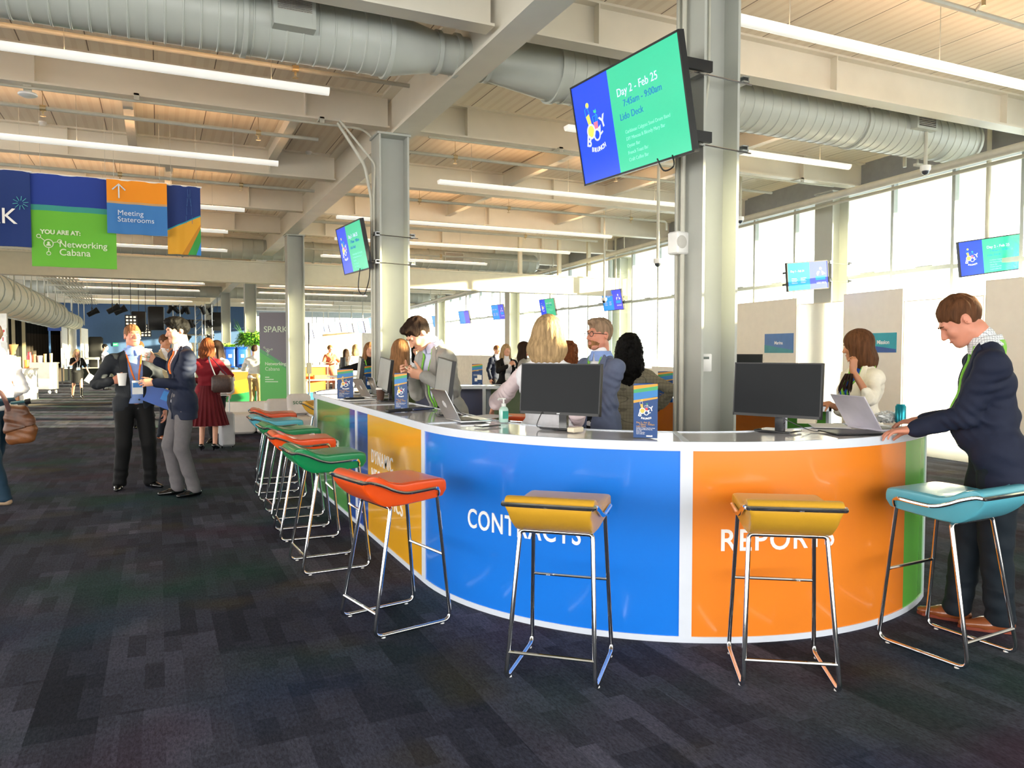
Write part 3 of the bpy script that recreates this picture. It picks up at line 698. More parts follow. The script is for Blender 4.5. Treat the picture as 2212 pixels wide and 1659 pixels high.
# round pipe running along the window heads
t = empty('header_pipe', (8.2, -4, 3.86), 0, 'long white pipe running along the top of the window wall', 'pipe')
MB().tube([(0.0, 0, 0), (0.09 * 60, 60, 0)], 0.055, 10).build('pipe', M_PIPE, t)
MB().tube([(0.35, 0, -0.02), (0.35 + 0.09 * 60, 60, -0.02)], 0.025, 8).build('pipe', M_PIPE, t)
for k in range(12):
    g = MB(); y = 2 + k * 4.5; x = 0.09 * y; g.box((x + 0.15, y, 0.09), (0.6, 0.06, 0.03)); g.tube([(x - 0.1, y, 0.09), (x - 0.1, y, 0.74)], 0.014, 6); g.tube([(x + 0.4, y, 0.09), (x + 0.4, y, 0.74)], 0.014, 6); g.build('pipe_hanger', M_PIPE, t)
# ceiling devices
def smoke(p, lb):
    t = empty('smoke_detector', p, 0, lb, 'detector', None)
    MB().lathe([(0.001, 0), (0.05, 0), (0.052, -0.02), (0.04, -0.032), (0.03, -0.05), (0.001, -0.055)], (0, 0, 0), 18).build('body', M_WHITE, t)
smoke(onz(667, 330, 4.6) + Vector((0, 0, 0.02)), 'round smoke detector under the ceiling left of the screen column')
smoke(onz(92, 266, 4.6) + Vector((0, 0, 0.02)), 'round smoke detector at the upper left between pipe and lamp')
p = onz(60, 204, 4.12)
t = empty('ceiling_beacon', p, 0, 'white dome shaped wireless unit hung under the cross beam at the upper left', 'wireless unit')
MB().lathe([(0.001, -0.03), (0.05, -0.028), (0.085, -0.012), (0.09, 0.0), (0.08, 0.012), (0.02, 0.02), (0.001, 0.02)], (0, 0, 0), 24).build('dome', M_WHITE, t)
MB().box((0, 0, 0.055), (0.07, 0.05, 0.08)).build('mounting_box', M_PIPE, t)
def dome_cam(p, drop, lb):
    t = empty('security_camera', p, 0, lb, 'camera')
    MB().lathe([(0.06, 0.045), (0.062, 0.0), (0.05, -0.02)], (0, 0, 0), 16).build('housing', M_WHITE, t)
    MB().lathe([(0.045, -0.02), (0.04, -0.045), (0.02, -0.065), (0.001, -0.07)], (0, 0, 0), 16).build('lens_dome', mat('smoked_dome', '5A6068', 0.1, 0.5), t)
    if drop: g = MB(); g.cyl((0, 0, 0.04), (0, 0, Z_DECK - p.z), 0.022, 8); g.build('drop_pole', M_PIPE, t)
dome_cam(atd(1421, 566, 11), 1.7, 'white dome camera on a drop pole, left of the tall near column')
dome_cam(atd(1305, 648, 17), 1.7, 'white dome camera on a drop pole near the low beam')
dome_cam(atd(1999, 366, 9.5), 0.25, 'white dome camera under the header at the right, below the end of the duct')
dome_cam(atd(1599, 474, 13), 0.4, 'white dome camera just right of the near column')

# ================================================================== COUNTER RING
C1, C2, RR, RI = (3.34, 4.72), (3.34, 8.42), 1.80, 1.27
M_TOP = mat('gloss_counter_top', 'F2EEF3', 0.09, noise=0.02, coat=0.4)
def panel_mat(key, c): return mat(key, c, 0.20, noise=0.03, nscale=2, coat=0.6)
PC = dict(blue=panel_mat('counter_blue', '1B7DEB'), orange=panel_mat('counter_orange', 'F58A2B'), green=panel_mat('counter_green', '6CC24A'), leaf=panel_mat('counter_leaf_green', '5BA653'),
          navy=panel_mat('counter_navy', '2757B4'), yellow=panel_mat('counter_yellow', 'F5B21C'), teal=panel_mat('counter_teal', '2F9DBB'), purple=panel_mat('counter_lilac_grey', '8C90B4'), pale=panel_mat('counter_pale_green', 'BFD3A8'))
M_LET = mat('white_vinyl_lettering', 'FFFFFF', 0.4, noise=0.01)
def pathpts(seg, off):
    """seg = ('arc', centre, a0, a1) or ('line', p, q) with the outside on the left hand; off = inward distance"""
    if seg[0] == 'arc':
        _, c, a0, a1 = seg; n = 20; return [Vector((c[0] + (RR - off) * cos(rad(a0 + (a1 - a0) * i / n)), c[1] + (RR - off) * sin(rad(a0 + (a1 - a0) * i / n)), 0)) for i in range(n + 1)]
    _, p, q, nrm = seg
    return [Vector((p[0] - nrm[0] * off, p[1] - nrm[1] * off, 0)), Vector((q[0] - nrm[0] * off, q[1] - nrm[1] * off, 0))]
def sweep(g, seg, o0, o1, z0, z1, f0=0.0, f1=1.0):
    def cut(P):
        L = [0]
        for i in range(1, len(P)): L.append(L[-1] + (P[i] - P[i - 1]).length)
        def at(f):
            s = f * L[-1]
            for i in range(1, len(P)):
                if s <= L[i] + 1e-9: return P[i - 1].lerp(P[i], (s - L[i - 1]) / (L[i] - L[i - 1]))
            return P[-1]
        mid = [P[i] for i in range(1, len(P) - 1) if f0 * L[-1] < L[i] < f1 * L[-1]]
        return [at(f0)] + mid + [at(f1)]
    A, B = cut(pathpts(seg, o0)), cut(pathpts(seg, o1)); n = min(len(A), len(B)); A, B = A[:n], B[:n]
    vs = []
    for a_, b_ in zip(A, B):
        vs += [a_ + Vector((0, 0, z0)), a_ + Vector((0, 0, z1)), b_ + Vector((0, 0, z1)), b_ + Vector((0, 0, z0))]
    fs = []
    for i in range(n - 1):
        for k in range(4): fs.append((i * 4 + k, (i + 1) * 4 + k, (i + 1) * 4 + (k + 1) % 4, i * 4 + (k + 1) % 4))
    fs += [(0, 1, 2, 3), tuple((n - 1) * 4 + k for k in (3, 2, 1, 0))]
    g.add(vs, fs, seg[0] == 'arc')
def counter(seg, colours, label):
    """colours = [(fraction end, key)] along the module"""
    t = empty('reception_counter', (0, 0, 0), 0, label, 'counter', 'modules of the oval reception counter')
    f = 0.017
    prev = f
    for fe, key in colours:
        fe = min(fe, 1 - f); g = MB(); sweep(g, seg, 0.006, 0.018, 0.03, 0.998, prev, fe); g.build('front_panel', PC[key], t); prev = fe
    g = MB(); sweep(g, seg, 0.0, 0.028, 0.0, 0.032); g.build('base_rail', M_FRAME, t)
    g = MB(); sweep(g, seg, -0.003, 0.03, 0.994, 1.036); g.build('top_rail', M_FRAME, t)
    for a_, b_ in ((0.0, f), (1 - f, 1)):
        g = MB(); sweep(g, seg, 0.0, 0.03, 0.032, 0.994, a_, b_); g.build('corner_post', M_FRAME, t)
        g = MB(); sweep(g, seg, RR - RI - 0.04, RR - RI, 0.0, 1.01, a_, b_); g.build('rear_post', M_FRAME, t)
    g = MB(); sweep(g, seg, 0.012, RR - RI - 0.012, 1.012, 1.036, 0.008, 0.992); tp = g.build('counter_top', M_TOP, t)
    g = MB(); sweep(g, seg, RR - RI - 0.014, RR - RI + 0.004, 1.0, 1.041); sweep(g, seg, -0.002, 0.014, 1.02, 1.041); sweep(g, seg, 0.0, RR - RI, 1.0, 1.041, 0, 0.009); sweep(g, seg, 0.0, RR - RI, 1.0, 1.041, 0.991, 1.0)
    g.build('top_edging', M_FRAME, t)
    return t
def warp_arc(txt, size, c, a0, a1, z, bold, parent, sp=1.0):
    vs, fs = text_mesh(txt, size, 0.002, 'LEFT', bold, sp); x0 = min(v[0] for v in vs); x1 = max(v[0] for v in vs); g = MB()
    def wp(v):
        a = rad(a0 + (a1 - a0) * (v[0] - x0) / (x1 - x0)); r = RR - 0.003 + v[2]; return (c[0] + r * cos(a), c[1] + r * sin(a), z + v[1])
    g.text(txt, size, (0, 0, 0), None, 0.002, warp=wp, bold=bold, spacing=sp); return g.build('lettering', M_LET, parent)
def warp_line(txt, size, y0, y1, z, bold, parent, X=1.54):
    vs, fs = text_mesh(txt, size, 0.002, 'LEFT', bold, 1.15); x0 = min(v[0] for v in vs); x1 = max(v[0] for v in vs); g = MB()
    g.text(txt, size, (0, 0, 0), None, 0.002, warp=lambda v: (X + 0.004 - v[2], y0 + (y1 - y0) * (v[0] - x0) / (x1 - x0), z + v[1]), bold=bold, spacing=1.15); return g.build('lettering', M_LET, parent)
t = counter(('arc', C1, 180, 240), [(1, 'blue')], 'curved counter module with a bright blue front reading CONTRACTS')
warp_arc('CONTRACTS', 0.158, C1, 198.2, 222.6, 0.476, 0.002, t, 1.12)
t = counter(('arc', C1, 240, 300), [(0.775, 'orange'), (1, 'green')], 'curved counter module with an orange front reading REPORTS, green at its right end')
warp_arc('REPORTS', 0.158, C1, 245.7, 266.2, 0.482, 0.002, t, 1.12)
t = counter(('line', (1.54, 6.57), (1.54, 4.72), (-1, 0)), [(0.21, 'navy'), (1, 'yellow')], 'straight counter module with a yellow front reading DYNAMIC')
warp_line('DYNAMIC', 0.15, 6.05, 5.44, 0.615, 0.001, t); warp_line('NEGOTIATION', 0.15, 6.05, 5.13, 0.465, 0.001, t); warp_line('ANALYTICS', 0.15, 6.05, 5.19, 0.335, 0.001, t)
t = counter(('line', (1.54, 8.42), (1.54, 6.57), (-1, 0)), [(0.86, 'leaf'), (1, 'navy')], 'straight counter module with a leaf green front, navy stripe and the word SUPPLIER')
warp_line('SUPPLIER', 0.125, 8.0, 7.28, 0.565, 0.001, t)
counter(('arc', C2, 120, 180), [(1, 'teal')], 'curved counter module with a teal front at the far left end of the ring')
counter(('arc', C2, 60, 120), [(1, 'purple')], 'far curved counter module showing its lilac grey inside, behind the grey blazer man')
counter(('arc', C2, 0, 60), [(1, 'pale')], 'far curved counter module with a pale green front, seen from inside behind the blonde woman')
counter(('line', (5.14, 6.57), (5.14, 8.42), (1, 0)), [(1, 'orange')], 'rear straight counter module with an orange front, seen from inside left of the near column')
counter(('line', (5.14, 4.72), (5.14, 6.57), (1, 0)), [(0.27, 'green'), (0.29, 'purple'), (1, 'orange')], 'rear straight counter module, green and orange, seen from inside right of the near column')

# ================================================================== STOOLS
def seat_profile():
    top = smoothpath([(0.218, 0.742, 0), (0.216, 0.785, 0), (0.188, 0.805, 0), (0.05, 0.805, 0), (-0.06, 0.799, 0), (-0.13, 0.812, 0), (-0.19, 0.842, 0), (-0.235, 0.856, 0), (-0.268, 0.848, 0), (-0.283, 0.820, 0), (-0.276, 0.785, 0), (-0.235, 0.735, 0), (-0.165, 0.688, 0), (-0.11, 0.678, 0), (0.0, 0.682, 0), (0.15, 0.696, 0), (0.208, 0.708, 0)], 4)
    return [(p.x, p.y) for p in top[:-1]]
SEATP = seat_profile()
def make_stool(m_seat, label):
    t = empty('bar_stool', (0, 0, 0), 0, label, 'stool', None)
    # cushion: profile across x with rounded sides
    cen = Vector((-0.02, 0.765)); n = len(SEATP); g = MB(); secs = [(-0.203, 0.70), (-0.201, 0.88), (-0.193, 0.97), (-0.178, 1.0), (-0.09, 1.0), (0.09, 1.0), (0.178, 1.0), (0.193, 0.97), (0.201, 0.88), (0.203, 0.70)]
    vs = []
    for x, s in secs:
        for (y, z) in SEATP:
            # pull towards the local mid line of the cushion, not towards one centre
            zm = 0.745 + (0.085 if y < -0.2 else (0.085 * max(0, (-y - 0.06) / 0.14) if y < -0.06 else 0))
            yy = y if -0.2 < y < 0.15 else (y - (y + 0.2) * (1 - s) * 0.6 if y < 0 else y - (y - 0.15) * (1 - s))
            xx = x * (1 - 0.08 * min(1, max(0, (zm - z) / 0.055)))
            vs.append(Vector((xx, yy, zm + (z - zm) * s)))
    fs = [(i * n + k, i * n + (k + 1) % n, (i + 1) * n + (k + 1) % n, (i + 1) * n + k) for i in range(len(secs) - 1) for k in range(n)]
    fs += [tuple(range(n - 1, -1, -1)), tuple((len(secs) - 1) * n + k for k in range(n))]
    g.add(vs, fs, True); st = g.build('seat', m_seat, t)
    g = MB()
    for s in (-1, 1): g.tube([(s * 0.180, y, z) for y, z in [( 0.19, 0.801), (0.05, 0.803), (-0.06, 0.798), (-0.13, 0.813), (-0.19, 0.846)]], 0.0022, 5)
    g.tube([(-0.16, -0.273, 0.80), (0.16, -0.273, 0.80)], 0.002, 5); g.tube([(0, -0.258, 0.79), (0, -0.2, 0.735)], 0.0018, 5)
    g.build('piping', m_seat, st)
    r = 0.0108
    for s in (-1, 1):   # one bent tube per side: leg, floor runner, leg, seat rail
        P = [(s * 0.125, -0.115, 0.672), (s * 0.17, -0.115, 0.672), (s * 0.205, -0.235, 0.012), (s * 0.205, 0.235, 0.012), (s * 0.178, 0.165, 0.735)]
        g = MB(); g.tube(fillet(P, 0.05, 5), r, 10); g.build('leg_frame', M_CHROME, t)
        g = MB()
        for y in (-0.18, 0.18): g.lathe([(0.012, 0), (0.012, 0.006)], (s * 0.205, y, 0.0), 8)
        g.build('glide', M_WHITE, t)
    P = [(0.19, 0.165, 0.715)] + [(0.209, y, z) for y, z in ((0.15, 0.756), (0.05, 0.752), (-0.04, 0.750), (-0.11, 0.768), (-0.18, 0.800), (-0.25, 0.824))]
    P = P + [(0.200, -0.278, 0.824), (0.165, -0.294, 0.826), (-0.165, -0.294, 0.826), (-0.200, -0.278, 0.824)] + [(-x, y, z) for x, y, z in P[::-1]]
    g = MB(); g.tube(smoothpath(P, 4), 0.0105, 8); g.build('seat_rail', M_CHROME, t)
    g = MB(); g.cyl((-0.13, -0.115, 0.672), (0.13, -0.115, 0.672), r, 10); g.build('under_rail', M_CHROME, t)
    g = MB(); g.cyl((-0.197, -0.216, 0.13), (0.197, -0.216, 0.13), 0.0085, 8); g.build('rear_brace', M_CHROME, t)
    g = MB(); g.cyl((-0.19, 0.20, 0.38), (0.19, 0.20, 0.38), 0.0085, 8); g.build('footrest', M_CHROME, t)
    return t
def leather(k, c): return mat('leatherette_' + k, c, 0.32, noise=0.05, nscale=5, bump=0.12, bscale=220, coat=0.15)
SEATS = dict(yellow=leather('mustard', 'DBA62F'), orange=leather('orange', 'EE5416'), green=leather('green', '118B50'), teal=leather('teal', '5DB4C9'))
PROTO = {}
STOOLS = [('yellow', 1.72, 3.17, 49, 'mustard yellow bar stool with chrome legs in front of the CONTRACTS panel'),
          ('yellow', 2.63, 2.69, 57, 'mustard yellow bar stool with chrome legs in front of the REPORTS panel'),
          ('teal', 3.61, 2.56, 94, 'pale teal bar stool at the far right, beside the man in the navy jacket'),
          ('orange', 1.18, 4.12, 12, 'orange bar stool nearest the viewer on the left side of the counter'),
          ('green', 1.07, 5.41, 3, 'green bar stool directly behind the nearest orange one'),
          ('orange', 1.08, 6.40, -1, 'orange bar stool standing between the two green ones'),
          ('green', 1.11, 7.24, 2, 'second green bar stool, farther along the counter'),
          ('teal', 1.12, 8.20, 0, 'teal bar stool in the row along the left side of the counter'),
          ('orange', 1.22, 9.15, -4, 'farthest orange bar stool, at the end of the row by the sofa'),
          ('yellow', 2.02, 10.15, -50, 'mustard bar stool half hidden behind the far left end of the counter'),
          ('orange', 3.62, 7.6, 150, 'orange stool inside the counter ring, left of the near monitor'),
          ('yellow', 4.25, 11.95, 200, 'mustard stool beyond the ring, behind the standing blue leaflet'),
          ('orange', 4.9, 11.3, 215, 'orange stool beyond the ring, left of the blonde woman seen from behind'),
          ('teal', 5.65, 11.6, 230, 'teal stool beyond the ring, beside the woman in the black jacket')]
for k, x, y, a_, lb in STOOLS:
    if k not in PROTO: PROTO[k] = o = make_stool(SEATS[k], lb)
    else: o = copy_tree(PROTO[k]); tag(o, lb, 'stool')
    o['group'] = 'coloured bar stools around the oval counter'
    o.location = (x, y, 0); o.rotation_euler = (0, 0, rad(a_ - 90))

# ================================================================== THINGS ON THE COUNTER
ZC = 1.041
def oc(px, py): return onz(px, py, ZC)
M_BLU = mat('brochure_blue', '0D4382', 0.4, noise=0.03)
def flyer(px, py, w, h, yaw, label, design='brunch', w2=None):
    """three sided card stand; yaw = direction its main face looks to"""
    p = oc(px, py); t = empty('leaflet_stand', p, 0, label, 'leaflet stand', 'printed card stands on the counter')
    n = Vector((cos(rad(yaw)), sin(rad(yaw)), 0)); u = Vector((-n.y, n.x, 0)); R = frame(u, (0, 0, 1))
    if (R @ Vector((0, 0, 1))).dot(n) < 0: u = -u; R = frame(u, (0, 0, 1))
    dpt = w * 0.80
    A, B, Cc = Vector((-w / 2, 0, 0)), Vector((w / 2, 0, 0)), Vector((0, 0, -dpt))
    g = MB(); vs = [R @ q for q in (A, B, Cc)]; vs += [v + Vector((0, 0, h)) for v in vs]
    g.add(vs, [(0, 1, 4, 3), (1, 2, 5, 4), (2, 0, 3, 5), (2, 1, 0)]); b = g.build('card_body', M_BLU, t)
    g = MB()
    for i, (c0, c1) in enumerate(((0.86, 1.0), (0.80, 0.93), (0.74, 0.86), (0.70, 0.73))):
        g.cm = i; lo, hi = c0 - 0.0, c1
        g.prism([(-w / 2, h * (lo - 0.06)), (w / 2, h * (lo + 0.03)), (w / 2, h * min(1, hi + 0.03)), (-w / 2, h * min(1, hi - 0.04))], 0.0003 + i * 0.0002, 0.0008 + i * 0.0003, (0, 0, 0), R)
    g.build('stripes', [mat('stripe_orange', 'F0A02E', 0.4), mat('stripe_green', '3FA66A', 0.4), mat('stripe_sky', '2C80C6', 0.4), mat('stripe_gold', 'D9A441', 0.4)], b)
    W_ = M_LET
    if design == 'brunch':
        booze_logo(b, R @ Vector((-0.02 * w, h * 0.50, 0.0016)), R, w * 0.62, (W_, mat('logo_yellow', 'F0C35A', 0.5), mat('logo_red', 'D94A50', 0.5), mat('stripe_green', '3FA66A', 0.4), W_), 0.0007)
        for i, l in enumerate(('Day 2 - Feb 25', '7:45am - 9:00am', 'Lido Deck')): MB().text(l, h * 0.042, R @ Vector((-w * (0.38 if i != 1 else 0.26), h * (0.27 - 0.035 * i), 0.001)), R, 0.0004).build('time_line', mat('stripe_gold', 'D9A441', 0.4), b)
        for i, l in enumerate(('Caribbean Calypso Steel Drum Band', 'DIY Mimosa & Bloody Mary Bar', 'Oyster Bar', 'French Toast Bar', 'Craft Coffee Bar')): MB().text(l, h * 0.023, R @ Vector((-w * 0.38, h * (0.175 - 0.027 * i), 0.001)), R, 0.0004).build('programme_line', W_, b)
        MB().text('scout', h * 0.05, R @ Vector((w * 0.04, h * 0.025, 0.001)), R, 0.0004, bold=0.0006).build('maker_mark', W_, b)
    else:
        g = MB(); g.text('SPARK', h * 0.085, R @ Vector((-w * 0.36, h * 0.66, 0.001)), R, 0.0004)
        for i in range(3): g.prism(rect(-w * 0.36, h * (0.5 - 0.03 * i), w * (0.3 - 0.1 * i), h * (0.508 - 0.03 * i)), 0, 0.001, (0, 0, 0), R)
        g.prism(rect(0, h * 0.25, w * 0.42, h * 0.47), 0, 0.001, (0, 0, 0), R); g.prism(rect(-w * 0.25, h * 0.17, 0, h * 0.33), 0, 0.0012, (0, 0, 0), R)
        g.text('scout', h * 0.05, R @ Vector((w * 0.08, h * 0.04, 0.001)), R, 0.0004); g.build('lettering', W_, b)
    # side face artwork (the face turned to the right of the main one)
    s = (R @ Cc) - (R @ B); R2 = frame(s, (0, 0, 1)); ln = s.length; g = MB(); o2 = R @ B
    g.text('SPARK', h * 0.075, o2 + R2 @ Vector((ln * 0.15, h * 0.78, 0.001)), R2, 0.0004)
    g.prism(rect(ln * 0.4, h * 0.2, ln * 0.9, h * 0.45), 0, 0.001, o2, R2); g.prism(rect(ln * 0.2, h * 0.12, ln * 0.5, h * 0.3), 0, 0.0012, o2, R2)
    for i in range(3): g.prism(rect(ln * 0.15, h * (0.62 - 0.03 * i), ln * 0.8, h * (0.63 - 0.03 * i)), 0, 0.001, o2, R2)
    g.build('side_lettering', W_, b)
    return t
def look(px, py, off=0):   # direction from a spot on the counter back to the station
    p = oc(px, py); return math.degrees(math.atan2(-p.y, -p.x)) + off
flyer(1394, 946, 0.128, 0.290, look(1394, 946, -8), 'tall blue brunch card standing where the blue and orange modules meet')
flyer(1437, 869, 0.135, 0.28, look(1437, 869, -4), 'blue brunch card on the rear counter, half hidden by the near column')
flyer(746, 861, 0.155, 0.29, look(746, 861, -6), 'blue brunch card at the far left end of the counter', 'brunch')
flyer(866, 885, 0.125, 0.29, look(866, 885, -38), 'brunch card turned aside with a sunlit pale flank, beside the paper cup')
flyer(799, 840.5, 0.14, 0.29, look(799, 842, 20), 'blue card behind the laptops on the far side of the ring', 'spark')
flyer(1031, 831.5, 0.145, 0.29, look(1031, 836, 0), 'blue card reading SPARK on the far lilac grey counter', 'spark')

def monitor(px, py, yaw, w, h, label, lift=0.11, roll=0.0, tilt=0.06, screen='15191E', brandtxt=None, sm=None):
    p = oc(px, py); t = empty('computer_monitor', p, 0, label, 'monitor', 'computer monitors on the counter')
    n = Vector((cos(rad(yaw)), sin(rad(yaw)), 0)); R0 = frame((0, 0, 1), (1, 0, 0))
    u = Vector((0, 0, 1)).cross(n); v = Vector((0, 0, 1)) * cos(tilt) - n * sin(tilt)
    u2 = u * cos(roll) + v * sin(roll); v2 = v * cos(roll) - u * sin(roll); R = frame(u2, v2)
    o = Vector((0, 0, lift + h / 2)) + n * 0.03
    g = MB(); g.prism(rect(-w / 2, -h / 2, w / 2, h / 2), -0.028, -0.003, o, R); g.prism(rect(-w * 0.3, -h * 0.3, w * 0.3, h * 0.3), -0.05, -0.028, o, R)
    b = 0.007
    for q in (rect(-w / 2, -h / 2, w / 2, -h / 2 + 0.016), rect(-w / 2, h / 2 - b, w / 2, h / 2), rect(-w / 2, -h / 2, -w / 2 + b, h / 2), rect(w / 2 - b, -h / 2, w / 2, h / 2)): g.prism(q, -0.003, 0.001, o, R)
    hs = g.build('housing', M_BLACK, t)
    g = MB(); g.prism(rect(-w / 2 + b, -h / 2 + 0.016, w / 2 - b, h / 2 - b), -0.003, 0.0, o, R); g.build('display', sm or mat('dark_display', '12161B', 0.5, spec=0.25), t)
    if brandtxt: g = MB(); g.text(brandtxt, 0.012, o + R @ Vector((0, -h / 2 + 0.005, 0.001)), R, 0.0003, 'CENTER'); g.build('maker_mark', M_ALU, hs)
    g = MB(); g.box(-n * 0.0 + Vector((0, 0, (lift + 0.08) / 2 + 0.01)) - n * 0.03, (0.05, 0.03, lift + 0.08), Matrix((u, -n, (0, 0, 1))).transposed()); g.build('stand_neck', mat('gloss_black', '101218', 0.15, coat=0.8), t)
    g = MB(); g.box(Vector((0, 0, 0.006)), (0.22, 0.17, 0.012), Matrix((u, -n, (0, 0, 1))).transposed(), 0.01); g.build('stand_base', mat('gloss_black', '101218', 0.15, coat=0.8), t)
    return t
monitor(1213, 926, look(1213, 926, -27), 0.53, 0.305, 'dark monitor in front of the blonde woman, above the CONTRACTS counter', 0.085, rad(0), 0.09, brandtxt='acer')
monitor(1680, 932, look(1680, 932, -24), 0.52, 0.312, 'dark monitor right of the near column, above the REPORTS counter', 0.085, rad(0.0), 0.07)
M_SCR = mat('painted_reflection_display', '9A9E9A', 0.35)  # reflection on the dark screens is put into this grey colour
monitor(965, 896, 172, 0.52, 0.31, 'grey reflecting monitor in front of the man in the grey blazer', 0.10, rad(-3), 0.12, sm=M_SCR)
monitor(836, 866, 176, 0.52, 0.30, 'grey monitor before the seated blonde woman, at the foot of the middle column', 0.10, rad(-3), 0.12, sm=M_SCR)
monitor(781, 848, 170, 0.52, 0.30, 'farthest grey monitor at the left end of the ring', 0.10, rad(-3), 0.12, sm=M_SCR)
monitor(1589, 876, 215, 0.45, 0.38, 'black monitor on the rear counter just right of the near column', 0.06, 0, 0.05)

def laptop(px, py, yaw, label, open_deg=112, w=0.30, d=0.21, m=None, logo=True):
    """yaw = direction from hinge to keyboard front (towards the user)"""
    p = oc(px, py); t = empty('laptop', p, 0, label, 'laptop', 'laptops on the counter'); m = m or M_ALU
    f = Vector((cos(rad(yaw)), sin(rad(yaw)), 0)); u = Vector((-f.y, f.x, 0)); B = Matrix((u, f, u.cross(f))).transposed()
    up = Vector((0, 0, 1)); R = Matrix((f, u, up)).transposed()
    MB().box(R @ Vector((d / 2, 0, 0.008)), (d, w, 0.014), R, 0.006).build('base', m, t)
    g = MB(); g.box(R @ Vector((d * 0.36, 0, 0.0158)), (d * 0.5, w * 0.86, 0.002), R); g.build('keyboard', M_BLACK, t)
    a_ = rad(open_deg); ld = f * cos(a_) + up * sin(a_); n = u.cross(ld); Rl = Matrix((ld, u, ld.cross(u))).transposed()
    MB().box(ld * d / 2 + up * 0.014, (d, w, 0.007), Rl, 0.003).build('lid', m, t)
    g = MB(); q = ld.cross(u); s = 1 if q.dot(f) > 0 else -1
    g.box(ld * d * 0.52 + up * 0.014 + q * s * 0.004, (d * 0.88, w * 0.92, 0.001), Rl); g.build('screen', mat('laptop_screen', '20262E', 0.2, coat=0.5), t)
    if logo: g = MB(); g.prism([(x, y) for x, y in disc(0, 0, 0.026, 20)], -0.0005, 0.0008, ld * d * 0.52 + up * 0.014 - q * s * 0.0038, Rl); g.build('lid_mark', mat('lid_mark', 'E8EAEC', 0.2, 0.3), t)
    return t
laptop(978, 910, 0, 'silver laptop with a round lid mark, nearest one on the left arm of the counter', 118, 0.30, 0.225)
laptop(792, 860, 5, 'silver laptop beside the blue card at the far end of the counter', 120)
laptop(812, 852, 0, 'small grey laptop behind the paper cup', 110, 0.26, 0.18)
lp = laptop(1866, 928, -12, 'white laptop used by the man in the navy jacket, a clip on its lid', 122, 0.31, 0.225, mat('white_laptop', 'E4E0F0', 0.15, coat=0.8), False)
# notebook under the laptop, papers, small things
def thing1(name, g, m, label, cat, loc=(0, 0, 0), group=None, rz=0.0):
    o = g.build(name, m); o.location = loc; o.rotation_euler = (0, 0, rz); return tag(o, label, cat, group)
thing1('clipboard', MB().box((0, 0, 0.004), (0.30, 0.22, 0.008), None, 0.003), M_BLACK, 'black folder lying under the white laptop at the right', 'folder', oc(1842, 936) + Vector((0.02, 0.02, 0)), rz=rad(-20))
thing1('notebook', MB().box((0, 0, 0.006), (0.2, 0.15, 0.012), None, 0.002), mat('dark_blue_notebook', '22305A', 0.4), 'dark blue notebook behind the nearest silver laptop', 'notebook', oc(905, 884), rz=0.3)
thing1('paper_stack', MB().box((0, 0, 0.004), (0.28, 0.21, 0.008)), M_PAPER, 'sheets of paper lying by the far silver laptop', 'papers', oc(752, 866) + Vector((0.12, 0.1, 0)), rz=0.2)
thing1('paper_sheet', MB().box((0, 0, 0.0015), (0.29, 0.21, 0.003)), M_PAPER, 'white sheet behind the hand sanitizer bottle', 'papers', oc(1055, 900), rz=0.5)
thing1('paper_sheet', MB().box((0, 0, 0.0015), (0.29, 0.21, 0.003)), M_PAPER, 'white sheets left of the white laptop', 'papers', oc(1790, 920), rz=0.9)
thing1('phone', MB().box((0, 0, 0.005), (0.16, 0.078, 0.009), None, 0.004), mat('gloss_black', '101218', 0.15, coat=0.8), 'black phone lying on the blue counter left of the monitor', 'phone', oc(1053, 921), rz=rad(20))
thing1('card_reader', MB().box((0, 0, 0.012), (0.22, 0.05, 0.024), None, 0.01), M_BLACK, 'slim black handheld device before the leaning brunch card', 'device', oc(866, 889) + Vector((-0.02, -0.02, 0)), rz=rad(15))
thing1('card_reader', MB().box((0, 0, 0.012), (0.2, 0.05, 0.024), None, 0.01), M_BLACK, 'slim black handheld device at the far left card', 'device', oc(765, 864), rz=rad(10))
thing1('power_adapter', MB().box((0, 0, 0.014), (0.09, 0.05, 0.028), None, 0.006), mat('cream_plastic', 'E9DDC4', 0.4), 'small cream box with a cable right of the near monitor stand', 'adapter', oc(1243, 933), rz=0.3)
thing1('red_folder', MB().box((0, 0, 0.006), (0.26, 0.3, 0.012)), mat('red_card', 'E0263A', 0.5), 'red folder lying on the rear green counter', 'folder', Vector((4.88, 5.0, ZC)), rz=0.1)
thing1('cardboard_box', MB().box((0, 0, 0.025), (0.16, 0.11, 0.05)), mat('cream_plastic', 'E9DDC4', 0.4), 'low white box with cards left of the white laptop', 'box', oc(1800, 915) + Vector((-0.1, 0.12, 0)), rz=0.7)
def cable(pts, label):
    P = [Vector(p) for p in pts]; o = MB().tube([q - P[0] for q in smoothpath(P, 6)], 0.0028, 5).build('cable', M_BLACK); o.location = P[0]; tag(o, label, 'cable')
c = oc(1213, 926); cable([c + Vector((-0.10, 0.06, 0.10)), c + Vector((-0.14, 0.05, 0.02)), c + Vector((-0.06, 0.12, 0.004)), c + Vector((0.02, 0.10, 0.004)), c + Vector((0.06, 0.02, 0.003)), c + Vector((0.16, -0.02, 0.003))], 'black cable looping behind the near monitor stand')
c = oc(1680, 932); cable([c + Vector((0.03, 0.03, 0.09)), c + Vector((0.10, 0.0, 0.05)), c + Vector((0.18, -0.08, 0.004)), c + Vector((0.24, -0.10, 0.004))], 'black cable bending right of the monitor stand on the orange module')
c = oc(965, 896); cable([c + Vector((0.05, 0.0, 0.08)), c + Vector((0.08, -0.06, 0.02)), c + Vector((0.10, -0.12, 0.004)), c + Vector((-0.05, -0.10, 0.004))], 'black cable below the grey reflecting monitor')
